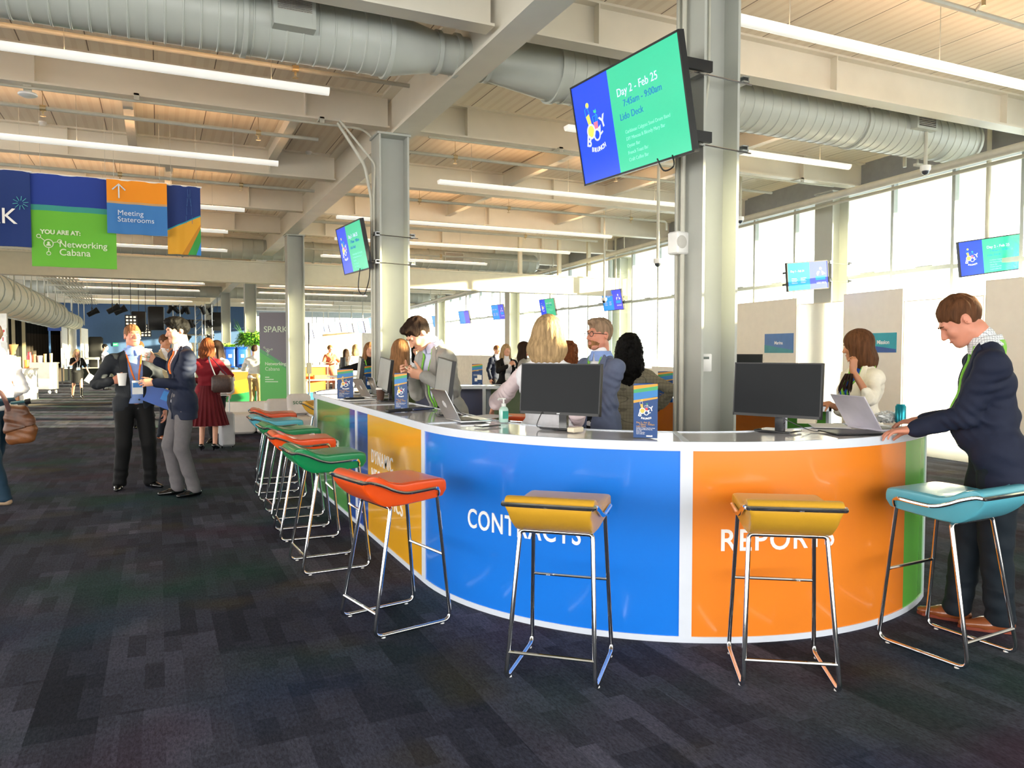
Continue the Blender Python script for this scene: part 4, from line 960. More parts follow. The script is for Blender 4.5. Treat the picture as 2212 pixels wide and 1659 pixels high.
# hand sanitizer
p = oc(1088, 912); t = empty('sanitizer_bottle', p, 0, 'clear hand sanitizer pump bottle with a white pump on the blue counter', 'bottle')
MB().lathe([(0.001, 0), (0.028, 0), (0.031, 0.006), (0.031, 0.082), (0.026, 0.094), (0.013, 0.104), (0.013, 0.108)], (0, 0, 0), 20).build('bottle_body', mat('clear_green_gel', 'BFE3D8', 0.08, coat=1.0, noise=0.02), t)
MB().box((0, -0.0305, 0.05), (0.04, 0.002, 0.05)).build('label_print', mat('label_green', '2E9E8C', 0.5), t)
g = MB(); g.lathe([(0.015, 0.104), (0.015, 0.122), (0.006, 0.124), (0.006, 0.148), (0.016, 0.15), (0.016, 0.158), (0.001, 0.16)], (0, 0, 0), 16); g.tube([(0, 0, 0.154), (-0.04, -0.01, 0.154), (-0.046, -0.012, 0.146)], 0.005, 8); g.build('pump', M_WHITE, t)
def paper_cup(name, p, label, sleeve=None, lid=False, s=1.0, col='F4F2EE', R=None, stripe=None):
    t = empty(name, p, 0, label, 'cup'); Rm = R
    MB().lathe([(0.001, 0.0), (0.029 * s, 0), (0.041 * s, 0.108 * s), (0.043 * s, 0.109 * s), (0.042 * s, 0.112 * s), (0.038 * s, 0.110 * s), (0.027 * s, 0.006), (0.001, 0.006)], (0, 0, 0), 24, Rm).build('cup_body', mat('cup_' + col, col, 0.6), t)
    if sleeve: MB().lathe([(0.0315 * s, 0.02 * s), (0.0325 * s, 0.02 * s), (0.0395 * s, 0.088 * s), (0.0385 * s, 0.088 * s)], (0, 0, 0), 24, Rm, caps=False).build('sleeve', mat('sleeve_' + sleeve, sleeve, 0.8), t)
    if stripe: MB().lathe([(0.0325 * s, 0.030 * s), (0.0335 * s, 0.030 * s), (0.0345 * s, 0.040 * s), (0.0335 * s, 0.040 * s)], (0, 0, 0), 24, Rm, caps=False).build('stripe', mat('stripe_' + stripe, stripe, 0.6), t)
    if lid: MB().lathe([(0.044 * s, 0.106 * s), (0.045 * s, 0.112 * s), (0.040 * s, 0.116 * s), (0.038 * s, 0.124 * s), (0.001, 0.124 * s)], (0, 0, 0), 24, Rm).build('lid', M_WHITE, t)
    return t
paper_cup('coffee_cup', oc(822, 866), 'brown paper coffee cup with a white lid on the counter', '5A3F33', True, 1.0, '5A3F33')
# can and crumpled bag
p = oc(1945, 914) ; t = empty('drink_can', p, 0, 'teal drink can standing by the hands of the man in the navy jacket', 'can')
MB().lathe([(0.001, 0.002), (0.024, 0.0), (0.033, 0.008), (0.033, 0.108), (0.026, 0.118), (0.026, 0.122), (0.022, 0.119), (0.001, 0.119)], (0, 0, 0), 24).build('can_body', mat('teal_can', '1C8FA0', 0.22, 0.6, nscale=30, noise=0.2), t)
MB().box((0.0, 0.0, 0.1205), (0.02, 0.012, 0.002)).build('pull_tab', M_ALU, t)
random.seed(3); g = MB()
def crum(u, v):
    a_ = 2 * PI * u; b_ = PI * (v - 0.5); r = 0.055 * (1 + 0.35 * sin(7 * a_ + 5 * v) * cos(9 * b_ + 3 * a_)); return Vector((r * 1.5 * cos(a_) * cos(b_), r * sin(a_) * cos(b_), 0.035 + r * 0.62 * sin(b_)))
g.grid(crum, 26, 14, False); thing1('crumpled_bag', g, mat('clear_crinkled_film', 'E9EAEA', 0.12, coat=1.0, spec=0.8), 'crumpled clear plastic bag beside the teal can', 'bag', oc(1915, 912))

# ================================================================== PARTITIONS AT THE WINDOWS
M_PART = mat('partition_board', 'F1EBE0', 0.75, noise=0.02)
def translucent(key, c):
    if key in MC: return MC[key]
    m = bpy.data.materials.new(key); m.use_nodes = True; nt = m.node_tree; N = nt.nodes; L = nt.links; N.clear()
    o = N.new('ShaderNodeOutputMaterial'); a_ = N.new('ShaderNodeBsdfDiffuse'); b_ = N.new('ShaderNodeBsdfTranslucent'); mx = N.new('ShaderNodeMixShader')
    nz = N.new('ShaderNodeTexNoise'); rp = N.new('ShaderNodeValToRGB'); rp.color_ramp.elements[0].color = lin(c); rp.color_ramp.elements[1].color = lin(c); L.new(nz.outputs[0], rp.inputs[0])
    L.new(rp.outputs[0], a_.inputs[0]); L.new(rp.outputs[0], b_.inputs[0]); mx.inputs[0].default_value = 0.7
    L.new(a_.outputs[0], mx.inputs[1]); L.new(b_.outputs[0], mx.inputs[2]); L.new(mx.outputs[0], o.inputs[0]); MC[key] = m; return m
M_TRANS = translucent('translucent_white_screen', 'FFFFFF')
def board(pa, pb, h, label, m=M_PART, th=0.045, name='partition_board', sign=None, z0=0.0, cat='partition'):
    a_ = Vector((pa[0], pa[1], 0)); b_ = Vector((pb[0], pb[1], 0)); L_ = (b_ - a_).length; x = (b_ - a_).normalized(); R = Matrix((x, Vector((0, 0, 1)), x.cross(Vector((0, 0, 1))))).transposed()
    t = empty(name, a_, 0, label, cat)
    g = MB(); g.prism(rect(0, z0, L_, h), -th / 2, th / 2, (0, 0, 0), R); g.build('board', m, t)
    g = MB(); e = 0.012
    for q in (rect(0, z0, e, h), rect(L_ - e, z0, L_, h), rect(0, h - e, L_, h)): g.prism(q, -th / 2 - 0.002, th / 2 + 0.002, (0, 0, 0), R)
    g.build('edge_trim', mat('edge_trim', 'E4DCCB', 0.5), t)
    if sign:
        x0, x1_, z0_, z1_, txt, ca, cb, ks = sign
        g = MB(); g.prism(rect(x0, z0_, x1_, z1_), th / 2, th / 2 + 0.008, (0, 0, 0), R); s = g.build('room_sign', ca, t)
        g = MB(); g.prism([(x0, z0_), (x1_, z0_), (x1_, z0_ + 0.05 + ks[0]), (x0, z0_ + 0.05 + ks[1])], th / 2 + 0.008, th / 2 + 0.010, (0, 0, 0), R); g.build('sign_band', cb, s)
        g = MB(); g.text(txt, 0.085, R @ Vector(((x0 + x1_) / 2, (z0_ + z1_) / 2 - 0.02, th / 2 + 0.009)), R, 0.001, 'CENTER', bold=0.001); g.build('lettering', M_LET, s)
    return t
board((10.22, 9.15), (10.05, 7.92), 2.44, 'beige partition board with the teal sign reading Mission', sign=(0.62, 1.14, 1.49, 1.79, 'Mission', mat('sign_teal', '12A3B8', 0.4), mat('sign_navy', '2358A8', 0.4), (0.0, 0.06)))
board((10.35, 11.85), (10.2, 10.15), 2.44, 'beige partition board with the blue sign reading Marina', sign=(0.86, 1.64, 1.48, 1.83, 'Marina', mat('sign_blue', '4478BC', 0.4), mat('sign_green', '2E8FA0', 0.4), (0.0, 0.1)))
board((10.2, 10.13), (10.22, 9.17), 2.33, 'bright white translucent panel between the Marina and Mission boards', M_TRANS)
board((10.05, 7.90), (9.95, 6.62), 2.25, 'bright white translucent panel behind the man in the navy jacket', M_TRANS)
board((9.95, 6.60), (9.85, 5.2), 2.44, 'beige partition board at the right edge of the frame')
board((9.9, 5.1), (9.4, -4.5), 2.44, 'long beige partition continuing past the right edge of the frame')
for k, (y0, y1) in enumerate(((12.0, 15.2), (15.5, 18.6), (18.95, 22.3), (22.5, 27.0), (27.4, 34))):
    board((wx(y0) - 0.25, y1), (wx(y0) - 0.35, y0), (1.15, 1.1, 1.25, 1.3, 1.35)[k], ['low white board under the windows, behind the near column', 'low white board under the windows, behind the curly haired woman', 'low white board under the windows, behind the glasses man', 'low white board under the windows, behind the blonde woman', 'low white board under the windows, right of the bowed man'][k], mat('white_board', 'EEECE6', 0.7))

# ================================================================== HANGING BANNERS
def banner(px0, px1, zt, zb, Y, label, m, waves=2.2, amp=0.018, ph=0.0):
    r0, r1 = ray(px0, 450), ray(px1, 450); x0, x1_ = r0[0] * Y / r0[1], r1[0] * Y / r1[1]; w = x1_ - x0
    t = empty('hanging_banner', (x0, Y, zt), 0, label, 'banner', 'cloth banners hanging from the ceiling')
    def f(u, v, s=1): return Vector((u * w, amp * sin(2 * PI * (waves * u + ph)) * (0.25 + 0.75 * v) - 0.012 * s, -v * (zt - zb)))
    g = MB(); nu, nv = 28, 8
    g.grid(lambda u, v: f(u, v, 1), nu, nv); g.grid(lambda u, v: f(u, v, -0.4), nu, nv); g.build('cloth', m, t)
    g = MB(); g.tube([(-0.02, 0, 0.0), (w + 0.02, 0, 0.0)], 0.012, 8); g.build('top_rod', M_WHITE, t)
    for k in (0.12, 0.88): MB().tube([(w * k, 0, 0), (w * k, 0, Z_DECK - zt)], 0.003, 4).build('hanging_wire', M_PIPE, t)
    return t, x0, w
BY = 11.35
def zpx(px, py, Y): r = ray(px, py); return EYE + r[2] * Y / r[1]
zt, zb = zpx(148, 380, BY), zpx(158, 578, BY)
RB = Matrix(((1, 0, 0), (0, 0, -1), (0, 1, 0)))      # text plane facing the viewer (-Y)
M_BAN1 = mat_zones('banner_navy_cloth', '1E3A7E', [((0, 0, 1), 5.0, '1E3A7E')], 0.8)
t, x0, w = banner(-110, 66, zpx(0, 366, BY - 0.05), zpx(0, 531, BY - 0.05), BY - 0.05, 'navy cloth banner at the left edge of the frame, ending in the letters ARK', M_BAN1)
g = MB(); g.text('SPARK', 0.27, (w - 0.92, -0.045, -0.66), RB, 0.001, bold=0.001); g.build('lettering', M_LET, t)
g = MB()
for k in range(10): a_ = rad(36 * k + 10); g.tube([(w - 0.10 + 0.03 * cos(a_), -0.045, -0.40 + 0.03 * sin(a_)), (w - 0.10 + 0.085 * cos(a_), -0.045, -0.40 + 0.085 * sin(a_))], 0.004, 5)
g.build('spark_emblem', mat('spark_teal', '5FC0C8', 0.5), t)
H2 = zt - zb
t, x0, w = banner(66, 250, zt, zb, BY, 'green and blue cloth banner reading YOU ARE AT: Networking Cabana', mat_zones('banner_green_cloth', '6FC23E', [((0, 0, 1), -H2 * 0.395, '3F9E94'), ((0, 0, 1), -H2 * 0.335, '22409C')], 0.8), ph=0.3)
g = MB(); g.fit('YOU ARE AT:', w * 0.46, (w * 0.11, -0.05, -H2 * 0.65), RB, bold=0.003); g.build('heading_line', mat('cream_print', 'E3F2D0', 0.6), t); g = MB(); g.fit('Networking', w * 0.56, (w * 0.32, -0.05, -H2 * 0.785), RB, bold=0.001); g.build('first_line', mat('cream_print', 'E3F2D0', 0.6), t); g = MB(); g.fit('Cabana', w * 0.36, (w * 0.32, -0.05, -H2 * 0.875), RB, bold=0.001); g.build('lettering', mat('cream_print', 'E3F2D0', 0.6), t)
def netlogo(parent, c, s, m, R=RB, k=1.0):
    g = MB(); c = Vector(c)
    def P(x, y): return c + R @ Vector((x * s, y * s, 0))
    g.tube([P(0.30 * cos(rad(a_)), 0.30 * sin(rad(a_))) for a_ in range(0, 360, 20)], 0.035 * s, 6, closed=True)
    for x, y in ((-0.62, 0.52), (0.72, 0.2), (-0.0, -0.72)): g.tube([P(x + 0.13 * cos(rad(a_)), y + 0.13 * sin(rad(a_))) for a_ in range(0, 360, 30)], 0.03 * s, 6, closed=True); l = math.hypot(x, y); g.tube([P(x * 0.33 / l, y * 0.33 / l), P(x * (1 - 0.15 / l), y * (1 - 0.15 / l))], 0.03 * s, 5)
    g.lathe([(0.001, -0.02 * s), (0.09 * s, 0)], P(0, 0.06), 10, R); g.prism(disc(0, -0.16 * s, 0.16 * s, 10, 0, 180), -0.01 * s, 0.01 * s, c, R)
    return g.build('network_emblem', m, parent)
netlogo(t, (w * 0.20, -0.05, -H2 * 0.755), 0.17, mat('cream_print', 'E3F2D0', 0.6))
zt3, zb3 = zpx(295, 392, BY - 0.12), zpx(295, 507, BY - 0.12); H3 = zt3 - zb3
t, x0, w = banner(231, 361, zt3, zb3, BY - 0.12, 'orange and blue cloth banner with an arrow reading Meeting Staterooms', mat_zones('banner_orange_cloth', '3F7FC4', [((0, 0, 1), -H3 * 0.44, 'C9A071'), ((0, 0, 1), -H3 * 0.40, 'F2961E')], 0.8), ph=0.6)
g = MB(); g.fit('Meeting', w * 0.42, (w * 0.17, -0.045, -H3 * 0.66), RB); g.fit('Staterooms', w * 0.60, (w * 0.17, -0.045, -H3 * 0.78), RB); g.build('lettering', mat('pale_print', 'D9E6F5', 0.6), t)
g = MB(); ax, az = w * 0.2, -H3 * 0.22
g.tube([(ax, -0.05, az - 0.09), (ax, -0.05, az + 0.08)], 0.009, 6); g.tube([(ax - 0.075, -0.05, az + 0.015), (ax, -0.05, az + 0.09), (ax + 0.075, -0.05, az + 0.015)], 0.009, 6); g.build('arrow', mat('pale_print', 'D9E6F5', 0.6), t)
zt4, zb4 = zpx(397, 402, BY), zpx(397, 550, BY); H4 = zt4 - zb4; w4 = (ray(433, 450)[0] / ray(433, 450)[1] - ray(361, 450)[0] / ray(361, 450)[1]) * BY
t, x0, w = banner(361, 433, zt4, zb4, BY, 'narrow navy cloth banner with orange and green rays, right end of the banner row', mat_zones('banner_rays_cloth', '1F3878', [((0.23 * H4 / w4, 0, -1), 0.64 * H4, '2FA0B0'), ((0.23 * H4 / w4, 0, -1), 0.66 * H4, 'E5A933'), ((0.793 * H4 / w4, 0, -1), 1.333 * H4, 'C98A2C'), ((H4 / w4, 0, -1), 1.6 * H4, '3FA04E'), ((1.33 * H4 / w4, 0, -1), 2.13 * H4, '3F8FE0')], 0.8), ph=0.1)
g = MB()
for k in range(4): s_ = 1 - 0.2 * k; g.tube([(w * (0.65 - 0.09 * s_), -0.04, -H4 * 0.55 + 0.12 * k), (w * (0.65 - 0.09 * s_), -0.04, -H4 * 0.55 + 0.12 * k + 0.1)], 0.003, 4); g.tube([(w * (0.65 + 0.09 * s_), -0.04, -H4 * 0.55 + 0.12 * k), (w * (0.65 + 0.09 * s_), -0.04, -H4 * 0.55 + 0.12 * k + 0.1)], 0.003, 4)
g.tube([(w * 0.58, -0.04, -H4 * 0.3), (w * 0.65, -0.04, -H4 * 0.12), (w * 0.72, -0.04, -H4 * 0.3)], 0.003, 4); g.build('tower_line_art', mat('spark_teal_dim', '2D5E96', 0.5), t)

# ================================================================== LOUNGE BEYOND THE COUNTER
M_SOFA = mat('white_upholstery', 'E6E1DC', 0.65, noise=0.03, bump=0.1)
p = onz(470, 944); t = empty('lounge_sofa', p, 0, 'long low white sofa beyond the row of stools', 'sofa')
for k in range(3): MB().box((0.33 + 0.66 * k, 0.36, 0.205), (0.645, 0.66, 0.35), None, 0.05).build('seat_cushion', M_SOFA, t)
MB().box((1.0, 0.82, 0.29), (2.0, 0.24, 0.54), None, 0.06).build('back_cushion', M_SOFA, t)
g = MB(); g.box((1.0, 0.5, 0.015), (1.9, 0.8, 0.03)); g.build('plinth', M_BLACK, t)
p2 = atd(634, 870, 13.2); p2.z = 0; t = empty('lounge_chair', p2, 0, 'bulky white lounge seat with a printed pillow, left of the counter end', 'armchair')
MB().box((-0.1, 0.25, 0.35), (0.7, 0.28, 0.66), None, 0.09).build('back_cushion', M_SOFA, t)
MB().box((-0.1, -0.22, 0.21), (0.7, 0.62, 0.38), None, 0.06).build('seat_cushion', M_SOFA, t)
MB().box((0.32, 0.0, 0.28), (0.16, 0.75, 0.5), None, 0.06).build('armrest', M_SOFA, t)
t2 = empty('throw_pillow', p2 + Vector((0.1, 0.0, 0.60)), rad(6), 'white pillow printed scout in green, on the bulky lounge seat', 'pillow')
MB().box((0, 0.02, 0), (0.42, 0.13, 0.34), Matrix.Rotation(rad(-14), 3, 'X'), 0.07).build('pillow_body', mat('pillow_cloth', 'F0EAE8', 0.7, bump=0.1), t2)
g = MB(); g.text('scout', 0.12, (-0.13, -0.062, -0.0), Matrix.Rotation(rad(76), 3, 'X'), 0.001); g.build('lettering', mat('green_print', '3E7D5A', 0.6), t2)

# SPARK standing banner
p = atd(591, 760, 17.2); p.z = 0
t = empty('banner_stand', p, rad(-30), 'tall floor banner reading SPARK Networking Cabana, grey above and green below', 'banner stand')
wB, hB = 0.64, 2.36
MB().box((0, 0, hB / 2 + 0.02), (wB, 0.02, hB)).build('print_panel', mat_zones('spark_panel', '5CBB5C', [((0.62, 0, 1), 1.30, '58A06C'), ((0.62, 0, 1), 1.385, '77747E')], 0.5), t)
MB().box((0, 0, 0.03), (wB + 0.06, 0.22, 0.06), None, 0.01).build('foot', M_ALU, t)
g = MB(); g.text('SPARK', 0.19, (-0.22, -0.012, 1.94), RB, 0.001, bold=0.001); g.build('title', mat('pale_green_print', 'D8EBD2', 0.6), t); g = MB(); g.text('Networking', 0.10, (-0.2, -0.012, 1.20), RB, 0.001, bold=0.002); g.build('first_line', mat('pale_green_print', 'D8EBD2', 0.6), t); g = MB(); g.text('Cabana', 0.115, (-0.2, -0.012, 1.08), RB, 0.001); g.build('second_line', mat('pale_green_print', 'D8EBD2', 0.6), t); g = MB()
for k in range(3): g.prism(rect(-0.2, 0.92 - 0.05 * k, -0.1 + 0.1 * k, 0.94 - 0.05 * k), 0, 0.001, (0, -0.012, 0), RB)
g.build('small_print', mat('pale_green_print', 'D8EBD2', 0.6), t); g = MB()
g.text('scout', 0.08, (-0.18, -0.012, 0.2), RB, 0.001, bold=0.002); g.build('lettering', mat('pale_green_print', 'D8EBD2', 0.6), t)
netlogo(t, (-0.13, -0.012, 1.53), 0.13, mat('pale_green_print', 'D8EBD2', 0.6))
# bar with coolers and plant
p = atd(478, 800, 19.6); p.z = 0
t = empty('drinks_bar', p, rad(-6), 'bar counter with orange, yellow and green diagonal stripes behind the sofa', 'counter')
zn = [((-0.16, 0, 1), 0.36, 'E9A92C'), ((-0.2, 0, 1), 0.68, 'E9702A')]
MB().box((0.9, 0.3, 0.5), (1.8, 0.6, 0.98)).build('front_panel', mat_zones('bar_stripes', '2F9A55', zn, 0.4), t)
MB().box((0.9, 0.3, 1.01), (1.86, 0.66, 0.05)).build('counter_top', mat('cream_top', 'E9DCC2', 0.3), t)
for x in (0.0, 0.86): MB().box((x + 0.02, -0.006, 0.5), (0.06, 0.02, 1.0)).build('corner_post', M_FRAME, t)
for k, (x, c_) in enumerate(((0.16, '0C3F96'), (0.46, '1450B0'))):
    q = p + Vector((x + 0.05, 0.3, 1.036)); tt = empty('drink_dispenser', q, rad(5), ['left of the two blue insulated drink dispensers on the striped bar', 'right of the two blue insulated drink dispensers on the striped bar'][k], 'dispenser', 'blue dispensers on the bar')
    MB().box((0, 0, 0.31), (0.27, 0.4, 0.5), None, 0.05).build('tank', mat('blue_tank_%d' % k, c_, 0.35), tt); MB().box((0, 0, 0.57), (0.29, 0.42, 0.05), None, 0.03).build('lid', mat('blue_tank_%d' % k, c_, 0.35), tt)
    MB().box((0, -0.16, 0.03), (0.2, 0.1, 0.06)).build('foot', M_BLACK, tt); MB().box((0, -0.215, 0.12), (0.05, 0.05, 0.06)).build('tap', M_BLACK, tt); MB().box((0, -0.203, 0.36), (0.08, 0.008, 0.08)).build('label_plate', M_WHITE, tt)
def foliage(n, R, c, leaf, seed, droop=0.35, squash=0.75):
    random.seed(seed); g = MB()
    for i in range(n):
        a_ = random.uniform(0, 2 * PI); e = random.uniform(-0.35, 1.0); r = R * random.uniform(0.35, 1.0) ** 0.6
        q = Vector((r * cos(a_) * cos(e), r * sin(a_) * cos(e), r * sin(e) * squash)) + Vector(c); d = (q - Vector(c)).normalized() + Vector((random.uniform(-.4, .4), random.uniform(-.4, .4), random.uniform(-.3, .5))); d.normalize()
        s = d.cross(Vector((0, 0, 1))); s = s.normalized() if s.length > 0.1 else Vector((1, 0, 0)); l = leaf * random.uniform(0.6, 1.3); w_ = l * 0.22; dn = Vector((0, 0, -droop * l)); up = s.cross(d) * 0.02
        g.cm = 0 if random.random() < 0.65 else 1
        g.add([q, q + d * l * 0.35 + s * w_ + up, q + d * l * 0.75 + s * w_ * 0.7 + dn * 0.3, q + d * l + dn, q + d * l * 0.75 - s * w_ * 0.7 + dn * 0.3, q + d * l * 0.35 - s * w_ + up], [(0, 1, 2, 3, 4, 5)])
    return g
M_LF, M_LF2 = mat('leaf_dark', '3F7A22', 0.5, noise=0.2), mat('leaf_bright', '8CBF3A', 0.5, noise=0.2)
q = p + Vector((0.84, 0.3, 1.036)); tt = empty('flower_arrangement', q, 0, 'big leafy green arrangement in a white vase on the striped bar', 'plant')
MB().lathe([(0.001, 0), (0.08, 0), (0.10, 0.05), (0.07, 0.3), (0.09, 0.52), (0.085, 0.52), (0.001, 0.5)], (0, 0, 0), 20).build('vase', mat('ribbed_vase', 'E4DFCB', 0.4), tt)
f_ = foliage(900, 0.37, (-0.05, 0, 0.74), 0.105, 5); f_.build('foliage', [M_LF, M_LF2], tt)
g = MB(); random.seed(9)
for k in range(12): a_ = random.uniform(0, 6.28); g.tube(smoothpath([(0, 0, 0.4), (0.2 * cos(a_) - 0.1, 0.2 * sin(a_), 0.9), (0.38 * cos(a_) - 0.12, 0.36 * sin(a_), 1.0 + 0.35 * random.random())], 4), 0.004, 4)
g.build('stems', M_LF, tt)
q = atd(490, 782, 24); q.z = 0; tt = empty('palm_plant', q, 0, 'small bright yellow green palm behind the blue dispensers', 'plant')
g = MB(); g.lathe([(0.001, 0), (0.16, 0), (0.2, 0.4), (0.001, 0.4)], (0, 0, 0), 16); g.build('pot', M_WHITE, tt); g = MB(); g.cyl((0, 0, 0.3), (0, 0, 1.55), 0.03, 8); g.build('trunk', mat('trunk', '6B5136', 0.8), tt)
foliage(90, 0.22, (0, 0, 1.5), 0.24, 8, 0.5, 1.0).build('foliage', [M_LF2, M_LF2], tt)

# booths in the bright background
p = atd(661, 800, 21.5); p.z = 0
t = empty('booth_shelf', p, 0, 'sunlit booth shelf with orange and blue panels right of the far column', 'shelf')
MB().box((0.28, 0.3, 0.55), (0.55, 0.5, 1.06)).build('cabinet', mat_zones('booth_panels', '2E7BD8', [((0, 0, 1), 0.36, 'F08A3C')], 0.5), t)
MB().box((0.3, 0.28, 1.1), (0.66, 0.6, 0.05)).build('counter_top', M_WHITE, t); MB().box((0.62, 0.1, 0.55), (0.05, 0.05, 1.1)).build('corner_post', M_WHITE, t); MB().box((0.35, -0.25, 0.72), (0.95, 0.5, 0.03)).build('side_table_top', M_WHITE, t)
for x in (-0.05, 0.75): MB().box((x, -0.4, 0.36), (0.04, 0.04, 0.7)).build('leg', M_WHITE, t)
tt = empty('wooden_tray', p + Vector((0.38, -0.25, 0.737)), 0, 'small wooden crate on the low white table by the orange booth', 'tray'); MB().box((0, 0, 0.06), (0.42, 0.25, 0.12)).build('crate', mat('light_wood', 'D79A5A', 0.6, noise=0.15, nscale=12), tt)
for k in range(3): thing1('paper_stack', MB().box((0, 0, 0.03), (0.16, 0.2, 0.06 + 0.03 * k)), M_PAPER, ['left stack of leaflets on the sunlit booth shelf', 'middle stack of leaflets on the sunlit booth shelf', 'right stack of leaflets on the sunlit booth shelf'][k], 'papers', p + Vector((0.1 + 0.2 * k, 0.2, 1.126)))
p = atd(667, 745, 21); p.z = 0; t = empty('floor_pole', p, 0, 'thin dark pole standing beside the far column', 'pole'); MB().cyl((0, 0, 0), (0, 0, 2.3), 0.022, 8).build('shaft', mat('dark_pole', '4A4A46', 0.5), t); MB().lathe([(0.15, 0), (0.15, 0.02), (0.02, 0.03)], (0, 0, 0), 16).build('foot', mat('dark_pole', '4A4A46', 0.5), t); MB().box((0, 0, 1.05), (0.12, 0.1, 0.3)).build('cable_box', mat('dark_pole', '4A4A46', 0.5), t)
a1 = atd(697, 760, 36); b1 = ray(778, 760); b1 = Vector((b1[0] / b1[1] * a1.y, a1.y, 0)); board((a1.x, a1.y), (b1.x, b1.y), 2.42, 'tall peach coloured sunlit partition in the distance', mat('peach_board', 'F2C79A', 0.7))
b2_ = ray(812, 760); b2_ = Vector((b2_[0] / b2_[1] * a1.y, a1.y, 0)); board((b1.x, b1.y), (b2_.x, b2_.y), 2.4, 'white partition continuing right of the peach one', mat('white_board', 'EEECE6', 0.7))
t = empty('coffee_machine_table', atd(741, 812, 14.5), 0, 'black coffee grinder on a small round white table, before the peach partition', 'coffee machine'); t.location.z = 0
MB().lathe([(0.2, 0), (0.2, 0.02), (0.03, 0.04), (0.03, 1.0), (0.3, 1.02), (0.3, 1.05), (0.001, 1.05)], (0, 0, 0), 20).build('table', M_WHITE, t); MB().box((0, 0, 1.13), (0.14, 0.14, 0.15), None, 0.01).build('machine_body', M_BLACK, t); MB().cyl((0, 0, 1.18), (0, 0, 1.4), 0.05, 12).build('hopper', M_BLACK, t)

# ================================================================== LEFT REAR: COFFEE STATION, STAGE
def X0(px, d, z=0): q = atd(px, 760, d); q.z = z; return q
p, q = X0(-60, 20), X0(18, 20)
board((p.x, p.y), (q.x, q.y), 2.5, 'sunlit white wall panel with two small red safety signs at the left edge', mat('white_board', 'EEECE6', 0.7))
for z, s_, lb in ((2.03, 'heart', 'small white sign with a red heart on the left wall panel'), (1.83, 'bar', 'small white sign with a red bar below the heart sign')):
    c_ = q + Vector((-0.10, -0.06, z)); d_ = (q - p).normalized(); R = Matrix((d_, Vector((0, 0, 1)), d_.cross(Vector((0, 0, 1))))).transposed()
    tt = empty('safety_sign', c_, 0, lb, 'sign'); g = MB(); g.prism(rect(-0.08, -0.08, 0.08, 0.08), -0.03, 0.0, (0, 0, 0), R); g.build('plate', M_WHITE, tt); g = MB()
    if s_ == 'heart': g.prism([(0, -0.045), (0.05, 0.0), (0.045, 0.035), (0.02, 0.045), (0, 0.025), (-0.02, 0.045), (-0.045, 0.035), (-0.05, 0.0)], 0, 0.003, (0, 0, 0), R)
    else: g.prism(rect(-0.012, -0.05, 0.012, 0.05), 0, 0.003, (0, 0, 0), R)
    g.build('symbol', mat('sign_red', 'D8202A', 0.5), tt)
# black drapes
def drape(pa, pb, z0, z1, label, m=M_DARK, folds=14, amp=0.08):
    a_ = Vector((pa.x, pa.y, 0)); b_ = Vector((pb.x, pb.y, 0)); x = (b_ - a_); L_ = x.length; x.normalize(); n = Vector((x.y, -x.x, 0))
    g = MB(); g.grid(lambda u, v: x * u * L_ + n * amp * sin(u * folds * 2 * PI) + Vector((0, 0, z0 + v * (z1 - z0))), folds * 8, 2); g.grid(lambda u, v: x * u * L_ + n * (amp * sin(u * folds * 2 * PI) - 0.01) + Vector((0, 0, z0 + v * (z1 - z0))), folds * 8, 2)
    o = g.build('stage_curtain', m); o.location = a_; return tag(o, label, 'curtain')
drape(X0(10, 31), X0(58, 33), 0.02, 3.1, 'black curtain at the left rear, beside the white wall panel', folds=8)
drape(X0(53, 35), X0(138, 39), 0.02, 3.25, 'wide black curtain behind the coffee cart', mat_zones('drape_painted_lit_below', '2E251B', [((0, 0, 1), 2.35, '060606')], 0.9), folds=14)  # brown lower zone paints the light falling on the black cloth
for px, d, h, lb in ((30, 30, 3.0, 'thin beige upright left of the coffee grinder'), (52, 30.5, 3.0, 'thin beige upright above the coffee cart')):
    thing1('upright_post', MB().box((0, 0, h / 2), (0.11, 0.09, h)), mat('beige_post', '8E8364', 0.6), lb, 'post', X0(px, d))
thing1('upright_post', MB().box((0, 0, 1.5), (0.07, 0.07, 3.0)), mat('blue_post', '5A86BC', 0.5), 'thin blue upright under the blue sign', 'post', X0(108, 34))
tt = empty('blue_pennant', X0(119, 34, 2.95), 0, 'blue overhead sign between the black curtain and the white sun patch panels', 'sign'); MB().box((0, 0, -0.27), (0.52, 0.04, 0.5)).build('panel', mat('pennant_blue', '3E62B8', 0.5), tt); MB().box((0, -0.022, 0.0), (0.54, 0.02, 0.06)).build('top_edge', M_WHITE, tt)
for (pa, da, pb, db, z0, z1, lb) in ((133, 36, 147, 40, 0.75, 3.28, 'nearest of the tall white panels standing for sunlight patches at the left rear'), (148.5, 39.5, 165, 42.5, 0.75, 3.1, 'second tall white sunlight patch panel, right of the first'), (175, 40, 190, 42.3, 0.85, 2.75, 'third, narrower white sunlight patch panel beside the stage')):  # white panels added to stand for sunlight patches at the far end
    a_, b_ = X0(pa, da), X0(pb, db); board((a_.x, a_.y), (b_.x, b_.y), z1, lb, mat('sun_patch_white', 'FAFAFA', 0.8), 0.05, 'sun_patch_panel', None, z0, 'screen')
    for e_ in (a_, b_): MB().box(e_ - a_ + Vector((0, 0, z0 / 2)), (0.06, 0.06, z0)).build('leg', M_BLACK, [o for o in COL.objects if o.name.startswith('sun_patch_panel')][-1])
